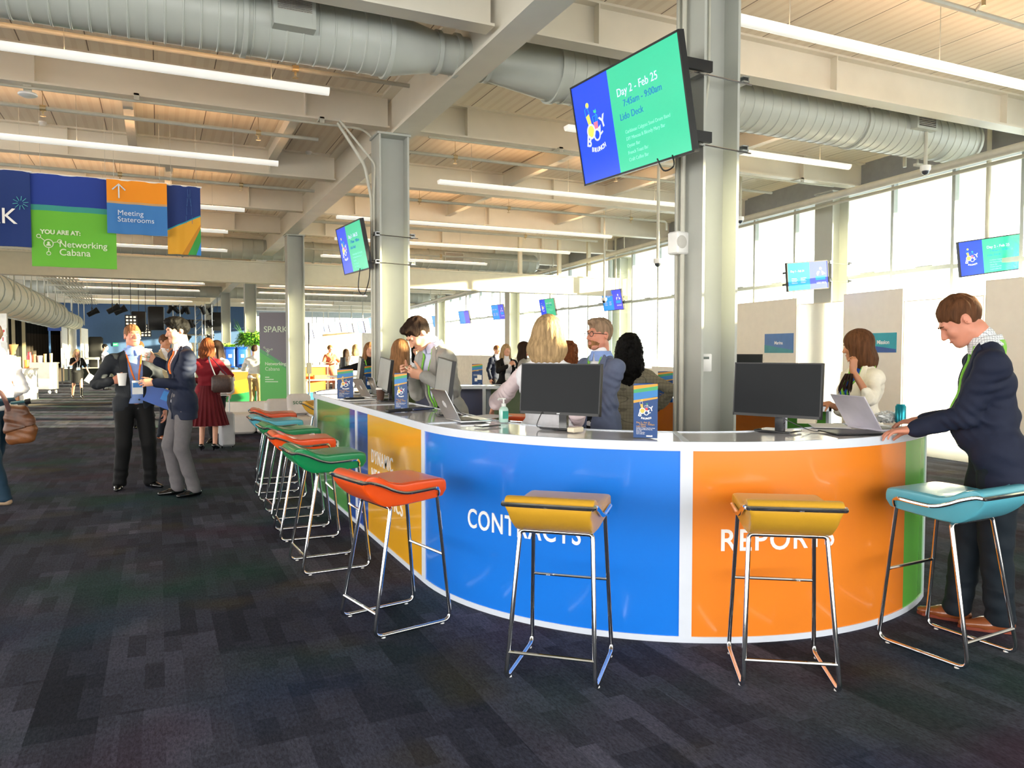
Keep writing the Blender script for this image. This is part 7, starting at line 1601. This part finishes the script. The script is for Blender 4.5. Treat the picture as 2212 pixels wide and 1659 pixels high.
# 4 woman in wine red
q = spot(447, 11.6); f = heading(q, 168)
P4 = person('woman in a wine red sweater and pleated skirt seen from behind, hand on hip', q, f, 1.70, 'f', head=(-10, 8, 0), h=0.011, skin='fair', hair=('wavy', 'auburn'), hair_len=0.17,
    hands={'R': ((-0.20, -0.06, 0.98), (-1, 0.6, 0), (0.6, -0.6, -0.3), (0.5, 0.6, 0), 30), 'L': ((0.16, -0.22, 1.05), (0.8, 0.8, -0.4), (-0.5, -0.6, 0.2), (0, 1, 0), 40)}, top=('sweater', CT['wine']), bottom=('skirt', CT['wineskirt'], 0.40, 0.30), shoes=('heel', BLK_SHOE))
q = spot(468, 12.5); f = heading(q, -30)
person('woman in black boots half hidden behind the woman in wine red', q, f, 1.68, 'f', h=0.013, hair=('long', 'dark'), hair_len=0.28, top=('blouse', CT['dove']), bottom=('pants', CT['black'], 0.9), shoes=('boot', BLK_SHOE), head=(-20, 0, 0))
q = spot(302, 15); f = heading(q, 0)
person('man whose face shows over the shoulder of the older man, next to the raised cup', q, f, 1.70, 'm', h=0.014, hair=('short', 'auburn'), top=('shirt', CT['beige']), bottom=('pants', CT['black']))
q = spot(356, 13.2); f = heading(q, 40)
person('man in a beige jacket with his hand at his chin, behind the young man', q, f, 1.79, 'm', h=0.012, skin='tan', hair=('short', 'brown'), hands={'R': ((-0.06, -0.22, 1.46), (-0.6, 0.5, -1), (0.1, 0.1, 1), (0.4, 1, 0), 55), 'L': hang(1)}, top=('suit', CT['beige'], CT['white']), bottom=('pants', CT['ink']), shoes=('shoe', BRN_SHOE))
# 8 man cut by the left edge
q = spot(-8, 7.55); f = heading(q, -135)
P8 = person('man in a white shirt and jeans cut off by the left picture edge', q, f, 1.78, 'm', h=0.009, lean=4, hair=('short', 'dark'), hands={'L': ((0.24, -0.16, 0.98), (0.6, 1, -0.2), (0, -0.8, -0.5), (-1, 0, 0), 35), 'R': ((-0.22, -0.2, 1.0), (-0.6, 1, 0), (0, -1, 0), (1, 0, 0), 35)}, feet={'L': (0.09, 0.12, 0, 4), 'R': (-0.09, -0.25, 0, -4)},
    top=('shirt', CT['white']), bottom=('pants', CT['denim'], 1.0), shoes=('shoe', SUEDE), collar=CT['white'])
# 9 walking woman
q = spot(166, 24.6); f = heading(q, 18)
P9 = person('blonde woman in a short black dress and knee boots walking in the distance', q, f, 1.58, 'f', h=0.013, skin='fair', hair=('wavy', 'blonde'), hair_len=0.24, hands={'R': ((-0.05, -0.2, 1.22), (-1, 0.3, -0.6), (0.2, 0.1, 1), (0.3, 1, 0), 50), 'L': ((0.34, -0.12, 0.74), (0.5, 1, 0), (0.3, -0.3, -1), (-1, 0, 0), 40)},
    feet={'L': (0.03, -0.28, 0.0, 4), 'R': (-0.08, 0.22, 0.0, -4)}, top=('blouse', CT['black']), sleeve=0.42, bottom=('skirt', CT['black'], 0.56, 0.20, 0.2), shoes=('boot', BLK_SHOE), lanyard=(WHT, 1.1, 'under'), badge=True)
q = spot(227, 30); f = heading(q, 75)
person('distant man in a white shirt before the slate blue wall, arms held out', q, f, 1.80, 'm', h=0.016, hair=('short', 'black'), hands={'R': ((-0.1, -0.45, 1.15), (-0.4, 0.5, -1), (0, -1, 0.1), (0, 0, -1), 30), 'L': ((0.15, -0.4, 1.15), (0.4, 0.5, -1), (0, -1, 0.1), (0, 0, -1), 30)}, top=('shirt', CT['white']), bottom=('pants', CT['ink']))
q = spot(12, 21.5); f = heading(q, -140)
person('dark haired person before the coffee counter, mostly hidden by the man in the white shirt', q, f, 1.68, 'm', h=0.016, hair=('short', 'dark'), top=('shirt', CT['blue']), bottom=('pants', CT['ink']))
q = spot(550, 18.6); f = heading(q, 165)
person('man in a pale shirt and khaki trousers at the striped bar, seen from behind', q, f, 1.66, 'm', h=0.014, hair=('short', 'dark'), hands={'L': ((0.2, -0.3, 1.05), (0.6, 1, 0), (0, -1, 0), (0, 0, -1), 30), 'R': hang(-1)}, top=('shirt', CT['dove']), bottom=('pants', CT['khaki']), shoes=('shoe', BRN_SHOE))
q = spot(713, 26.2); f = heading(q, 25)
person('woman in a coral patterned dress standing before the peach partition', q, f, 1.72, 'f', h=0.015, hair=('bun', 'lightbrown'), hands={'R': ((-0.1, -0.25, 1.12), (-1, 0.6, 0), (0.5, -0.5, 0.3), (0, 1, 0), 50), 'L': ((0.14, -0.25, 1.08), (1, 0.6, 0), (-0.5, -0.5, 0.2), (0, 1, 0), 50)}, top=('blouse', CT['coral']), sleeve=0.5, bottom=('skirt', CT['coral'], 0.45, 0.30), shoes=('boot', BLK_SHOE))
q = spot(747, 23.5); f = heading(q, -150)
person('long dark haired woman in the distance, turned away beside the coffee grinder', q, f, 1.58, 'f', h=0.015, hair=('long', 'dark'), hair_len=0.34, top=('blouse', CT['black']), bottom=('pants', CT['black']), legs=True)
q = spot(768, 22.5); f = heading(q, -160)
person('distant blonde woman in white, left of the woman in the black roll neck', q, f, 1.70, 'f', h=0.015, hair=('bob', 'blonde'), hair_len=0.2, top=('blouse', CT['white']), bottom=('pants', CT['white']))
# 15 black roll neck
q = spot(799, 11.9); f = heading(q, 5)
person('woman in a black roll neck with a green lanyard, left edge of the middle column', q, f, 1.64, 'f', h=0.010, hair=('long', 'lightbrown'), hair_len=0.22, hands={'R': ((-0.34, -0.12, 1.02), (-1, 0.3, 0.3), (0.2, -0.5, -0.6), (1, 0, 0), 30), 'L': ((0.18, -0.25, 1.02), (1, 0.5, 0), (-0.6, -0.5, 0), (0, 1, 0), 40)}, top=('sweater', CT['black']), bottom=('pants', CT['black']), lanyard=(GRN, 1.12, 'under'))
q = spot(866, 8.25); f = heading(q, 150)
person('long haired blonde woman in dark green at the foot of the middle column', q, f, 1.63, 'f', h=0.009, hair=('long', 'lightbrown'), hair_len=0.33, hands={'R': ((-0.2, -0.3, 1.05), (-1, 0.5, 0), (0, -1, 0), (0, 0, -1), 20), 'L': ((0.2, -0.3, 1.05), (1, 0.5, 0), (0, -1, 0), (0, 0, -1), 20)}, top=('blouse', CT['olive']), bottom=('pants', CT['black']))
q = spot(912, 11.3); f = heading(q, -20)
person('woman with long black hair and white top behind the man in the grey blazer', q, f, 1.72, 'f', h=0.011, lean=10, head=(0, 25, 0), hair=('wavy', 'black'), hair_len=0.36, top=('blouse', CT['white']), bottom=('pants', CT['black']))
# 18 grey blazer man
q = spot(968, 6.45); f = heading(q, -62)
P18 = person('man in a grey blazer bowing his head over a phone, green lanyard round his neck', q, f, 1.86, 'm', lean=15, head=(-4, 30, 0), h=0.007, skin='fair', hair=('quiff', 'dark'),
    hands={'L': (loc(q, f, atd(914, 812, 6.1)), (0.7, 0.8, -0.5), (-0.35, -0.85, 0.25), (-0.6, 0.35, 0.3), 48), 'R': (loc(q, f, atd(884, 804, 6.35)), (-0.7, 0.8, -0.5), (0.4, -0.85, 0.1), (0.6, 0.35, 0.2), 48)}, top=('suit', CT['greyblazer'], CT['lilac'], None, 1.02, 0.10), bottom=('pants', CT['ink']), lanyard=(GRN, 1.0, 'under'), collar=CT['lilac'])
# 19 blonde from behind
q = spot(1182, 5.15); f = heading(q, 172)
P19 = person('blonde woman in a pale pink and white blouse seen from behind, reaching to the counter', q, f, 1.735, 'f', lean=3, head=(0, 4, 0), h=0.007, hair=('bob', 'blonde'), hair_len=0.175,
    hands={'L': (loc(q, f, atd(1058, 884, 5.72)), (0.1, 0.3, -1), (0.35, -0.3, -0.75), (0, -0.3, -1), 25), 'R': ((-0.17, -0.26, 1.02), (-0.2, 0.6, -1), (0.3, -1, 0), (0, 0, -1), 25)}, top=('blouse', CT['white'], CT['pink']), bottom=('pants', CT['white'], 0.95))
# 20 glasses man
q = spot(1296, 6.0); f = heading(q, -52)
P20 = person('bearded man with black glasses in a blue grey blazer, arms folded', q, f, 1.75, 'm', head=(0, -2, 0), h=0.007, build=1.0, skin='rosy', hair=('quiff', 'ash'), glasses=True, beard='lightbrown',
    hands={'L': ((-0.02, -0.25, 1.13), (0.35, 0.6, -1), (-1, -0.1, 0.1), (0, 1, 0), 45), 'R': ((0.03, -0.28, 1.17), (-0.35, 0.6, -1), (1, -0.1, 0.1), (0, 1, 0), 45)}, top=('suit', CT['bluegrey'], CT['white'], None, 1.08, 0.04), bottom=('pants', CT['ink']), lanyard=(GRN, 1.12, 'under'), collar=CT['lightblue'])
# 21 curly woman in check
q = spot(1360, 6.7); f = heading(q, 168)
person('woman with long curly black hair in a checked blazer seen from behind, hand on hip', q, f, 1.64, 'f', h=0.008, skin='brown', hair=('curly', 'black'), hair_len=0.30, hands={'R': ((-0.25, -0.06, 1.02), (-1, 0.5, 0), (0.6, -0.6, -0.4), (0.5, 0.6, 0), 30), 'L': ((0.2, -0.2, 1.0), (1, 0.5, 0), (0, -1, 0), (0, 0, -1), 30)}, top=('suit', CT['check'], CT['white'], None, 1.1, 0.02), bottom=('pants', CT['black']))
q = spot(1229, 8.7); f = heading(q, 150)
person('woman with curly red brown hair, right of the blonde woman seen from behind', q, f, 1.60, 'f', h=0.011, hair=('curly', 'auburn'), hair_len=0.24, top=('blouse', CT['white']), bottom=('pants', CT['black']))
q = spot(1203, 9.4); f = heading(q, 60)
person('woman with light glasses, mostly hidden behind the blonde hair of the woman at the counter', q, f, 1.68, 'f', h=0.011, hair=('bob', 'ginger'), hair_len=0.2, glasses=True, top=('blouse', CT['dove']), bottom=('pants', CT['black']))
q = spot(1132, 12.4); f = heading(q, 85)
person('brown haired woman in profile left of the blonde woman seen from behind', q, f, 1.66, 'f', h=0.011, hair=('long', 'dark'), hair_len=0.24, top=('blouse', CT['greyblazer']), bottom=('pants', CT['black']))
q = spot(1093, 14.4); f = heading(q, 22)
person('blonde woman in a black jacket holding her hands together, facing the viewer', q, f, 1.64, 'f', h=0.012, hair=('long', 'blonde'), hair_len=0.22, hands={'R': ((-0.03, -0.28, 1.25), (-1, 0.5, -0.4), (0.5, -0.2, 0.8), (0.6, 0.6, 0), 55), 'L': ((0.07, -0.28, 1.25), (1, 0.5, -0.4), (-0.5, -0.2, 0.8), (-0.6, 0.6, 0), 55)}, top=('suit', CT['black'], CT['white'], None, 0.95, 0.09), bottom=('pants', CT['black']))
q = spot(1073, 19.5); f = heading(q, 40)
person('distant man behind the blonde woman in the black jacket', q, f, 1.66, 'm', h=0.015, hair=('short', 'ginger'), top=('suit', CT['navy'], CT['white']), bottom=('pants', CT['ink']))
# 27 cream blazer woman
q = spot(1866, 5.9); f = heading(q, -54)
P27 = person('woman in a cream blazer over a royal blue top, hand gathering her long hair', q, f, 1.66, 'f', lean=2, sleeve=0.62, head=(-52, 6, 0), h=0.007, skin='tan', hair=('bob', 'brown'), hair_len=0.19,
    hands={'L': (loc(q, f, atd(1842, 800, 5.62)), (0.5, 0.2, -1), (0.1, 0.05, 1), (-0.9, -0.2, 0.2), 62), 'R': (loc(q, f, atd(1790, 872, 5.9)), (-0.6, 0.8, -0.6), (0, -1, -0.1), (0, 0, -1), 25)}, top=('suit', CT['cream'], CT['royal'], None, 0.98, 0.12), bottom=('pants', CT['black']), lanyard=(GRN, 1.2, 'under'))
g = MB(); random.seed(2)
for k in range(26):
    a_ = k * 0.7; g.tube(smoothpath([(0.02 * cos(a_), 0.02 * sin(a_), 0.0), (-0.02 + 0.03 * cos(a_), 0.035 * sin(a_), -0.05), (-0.05 + 0.045 * cos(a_) * random.random(), 0.05 * sin(a_), -0.11 - 0.03 * random.random())], 3), [0.008] * 6 + [0.002], 5)
o = g.build('hair_ends', HAIR['dark'], P27['root']); o.location = loc(q, f, atd(1834, 808, 5.6))
# ------------------------------------------------------------------ carried things
def at_palm(P_, k, off=(0, 0, 0)): p_ = P_['palm'][k]; return P_['w'](p_) + Vector(off)
paper_cup('paper_cup', atd(264, 833, 7.93) , 'white paper cup held by the older man', None, False, 1.15)
paper_cup('paper_cup', atd(314, 779, 8.13), 'white paper cup with a green line raised by the young man', None, False, 1.15, stripe='7FA07A', R=Matrix.Rotation(rad(8), 3, 'Y'))
# blue folder between the two men
c = atd(332, 852, 8.28); t = empty('blue_folder', c, rad(-8), 'royal blue folder held between the older and the young man', 'folder'); Rf = Matrix.Rotation(rad(24), 3, 'Y')
g = MB(); g.box((0, 0, 0), (0.40, 0.012, 0.20), Rf); g.build('cover', mat('folder_blue', '154FA8', 0.4), t); g = MB(); g.box((0.12, -0.008, -0.02), (0.08, 0.003, 0.10), Rf); g.build('printed_label', mat('folder_sky', '2E86D8', 0.5), t)
# phone in the hands of the grey blazer man
t = empty('phone', atd(893, 801, 6.18), rad(20), 'pale phone held by the man in the grey blazer', 'phone'); MB().box((0, 0, 0), (0.075, 0.15, 0.009), Matrix.Rotation(rad(25), 3, 'X'), 0.004).build('case', mat('pale_gold_case', 'D8C6A8', 0.3), t)
# shoulder bag of the woman in wine red
c = atd(480, 826, 11.45); t = empty('handbag', c, rad(-20), 'dark brown handbag hanging from the shoulder of the woman in wine red', 'bag')
MB().box((0, 0, -0.02), (0.30, 0.15, 0.26), None, 0.05).build('bag_body', mat('brown_canvas', '3A241C', 0.5, noise=0.4, nscale=40), t); g = MB(); g.tube(smoothpath([(-0.10, 0, 0.10), (-0.14, -0.02, 0.22), (-0.19, 0.0, 0.36), (-0.18, 0.08, 0.37), (-0.06, 0.06, 0.24), (0.08, 0, 0.10)], 5), 0.012, 6, flat=0.4); g.build('strap', mat('navy_strap', '23283A', 0.5), t)
# rolling suitcase pole beside it, hanging cable on the handbag
t = empty('suitcase', spot(487, 11.9), rad(10), 'light grey suitcase with a raised handle beside the woman in wine red', 'suitcase'); MB().box((0, 0, 0.30), (0.20, 0.26, 0.52), None, 0.04).build('shell', mat('grey_shell', 'B9BBC0', 0.35), t); g = MB(); g.tube(fillet([(-0.07, 0.1, 0.5), (-0.07, 0.1, 0.82), (0.07, 0.1, 0.82), (0.07, 0.1, 0.5)], 0.03), 0.009, 6); g.build('handle', M_ALU, t)
for x in (-0.08, 0.08): MB().lathe([(0.001, -0.012), (0.024, -0.012), (0.024, 0.012), (0.001, 0.012)], (x, 0.0, 0.026), 10, Matrix.Rotation(rad(90), 3, 'Y')).build('wheel', M_BLACK, t)
# leather messenger bag
c = atd(46, 914, 7.35); t = empty('messenger_bag', c, rad(-25), 'brown leather messenger bag hanging behind the man at the left edge', 'bag'); LB = mat('brown_leather', '7A4A26', 0.45, noise=0.22, nscale=14, bump=0.3, bscale=30)
V_ = Vol((-0.24, -0.14, -0.26), (0.24, 0.14, 0.22), 0.008); V_.cone((-0.09, 0, 0.13), (0.03, 0, 0.12), 0.045, 0.045, 0.02); V_.cone((-0.09, 0, -0.15), (0.07, 0, -0.13), 0.06, 0.06, 0.03, (np.array([0, 1.0, 0]), 0.85)); V_.cone((-0.09, 0, 0.05), (0.07, 0, 0.03), 0.06, 0.06, 0.03, (np.array([0, 1.0, 0]), 0.85)); V_.cone((-0.09, 0, -0.06), (0.09, 0, -0.06), 0.065, 0.06, 0.03, (np.array([0, 1.0, 0]), 0.9))
X_, Y_, Z_ = V_.XYZ(); V_.F += (0.0025 * np.sin(X_ * 30 + Z_ * 50) * np.sin(Z_ * 50 + Y_ * 30)).astype(np.float32); V_.mesh('bag_body', LB, t)
F2_ = V_.copy(); F2_.F = np.maximum(np.maximum(V_.F - 0.010, -(V_.F + 0.004)), (Y_ + 0.0 * X_ + 0 * Z_ + 0.01).astype(np.float32)); F2_.F = np.maximum(F2_.F, (-0.06 - Z_ + 0.3 * X_ + 0 * Y_).astype(np.float32)); F2_.mesh('flap', mat('dark_leather', '5A3318', 0.45, noise=0.4, nscale=14), t)
w_ = P8['w']; g = MB(); sh_ = w_(P8['sh']['L']) - c; Rz = Matrix.Rotation(rad(25), 3, 'Z'); g.tube([Rz @ v for v in smoothpath([Vector((-0.09, -0.02, 0.12)), Vector((-0.15, -0.06, 0.30)), sh_ * 0.5 + Vector((-0.08, -0.12, 0.06)), sh_ + Vector((0.05, -0.06, 0.09))], 6)], 0.02, 6, flat=0.2); g.build('strap', mat('strap_brown', '5B3A36', 0.6), t)
t = empty('folded_umbrella', atd(54, 868, 7.6), 0, 'dark folding umbrella stuck out of the leather bag', 'umbrella'); g = MB(); g.tube([(-0.12, 0, -0.01), (-0.02, 0, 0.0), (0.04, 0, 0.0)], [0.014, 0.014, 0.01], 8); g.build('shaft', mat('teal_grip', '2C5560', 0.5), t); g = MB(); g.tube([(0.0, 0, 0.0), (0.05, 0, 0.01)], 0.028, 8); g.build('handle', M_BLACK, t)
t = empty('paper_sheet', P9['w'](P9['palm']['L']) + Vector((0.02, -0.02, -0.10)), rad(10), 'white papers in the lowered hand of the walking blonde woman', 'papers'); MB().box((0, 0, 0), (0.22, 0.01, 0.28), Matrix.Rotation(rad(35), 3, 'Y')).build('sheets', M_PAPER, t)
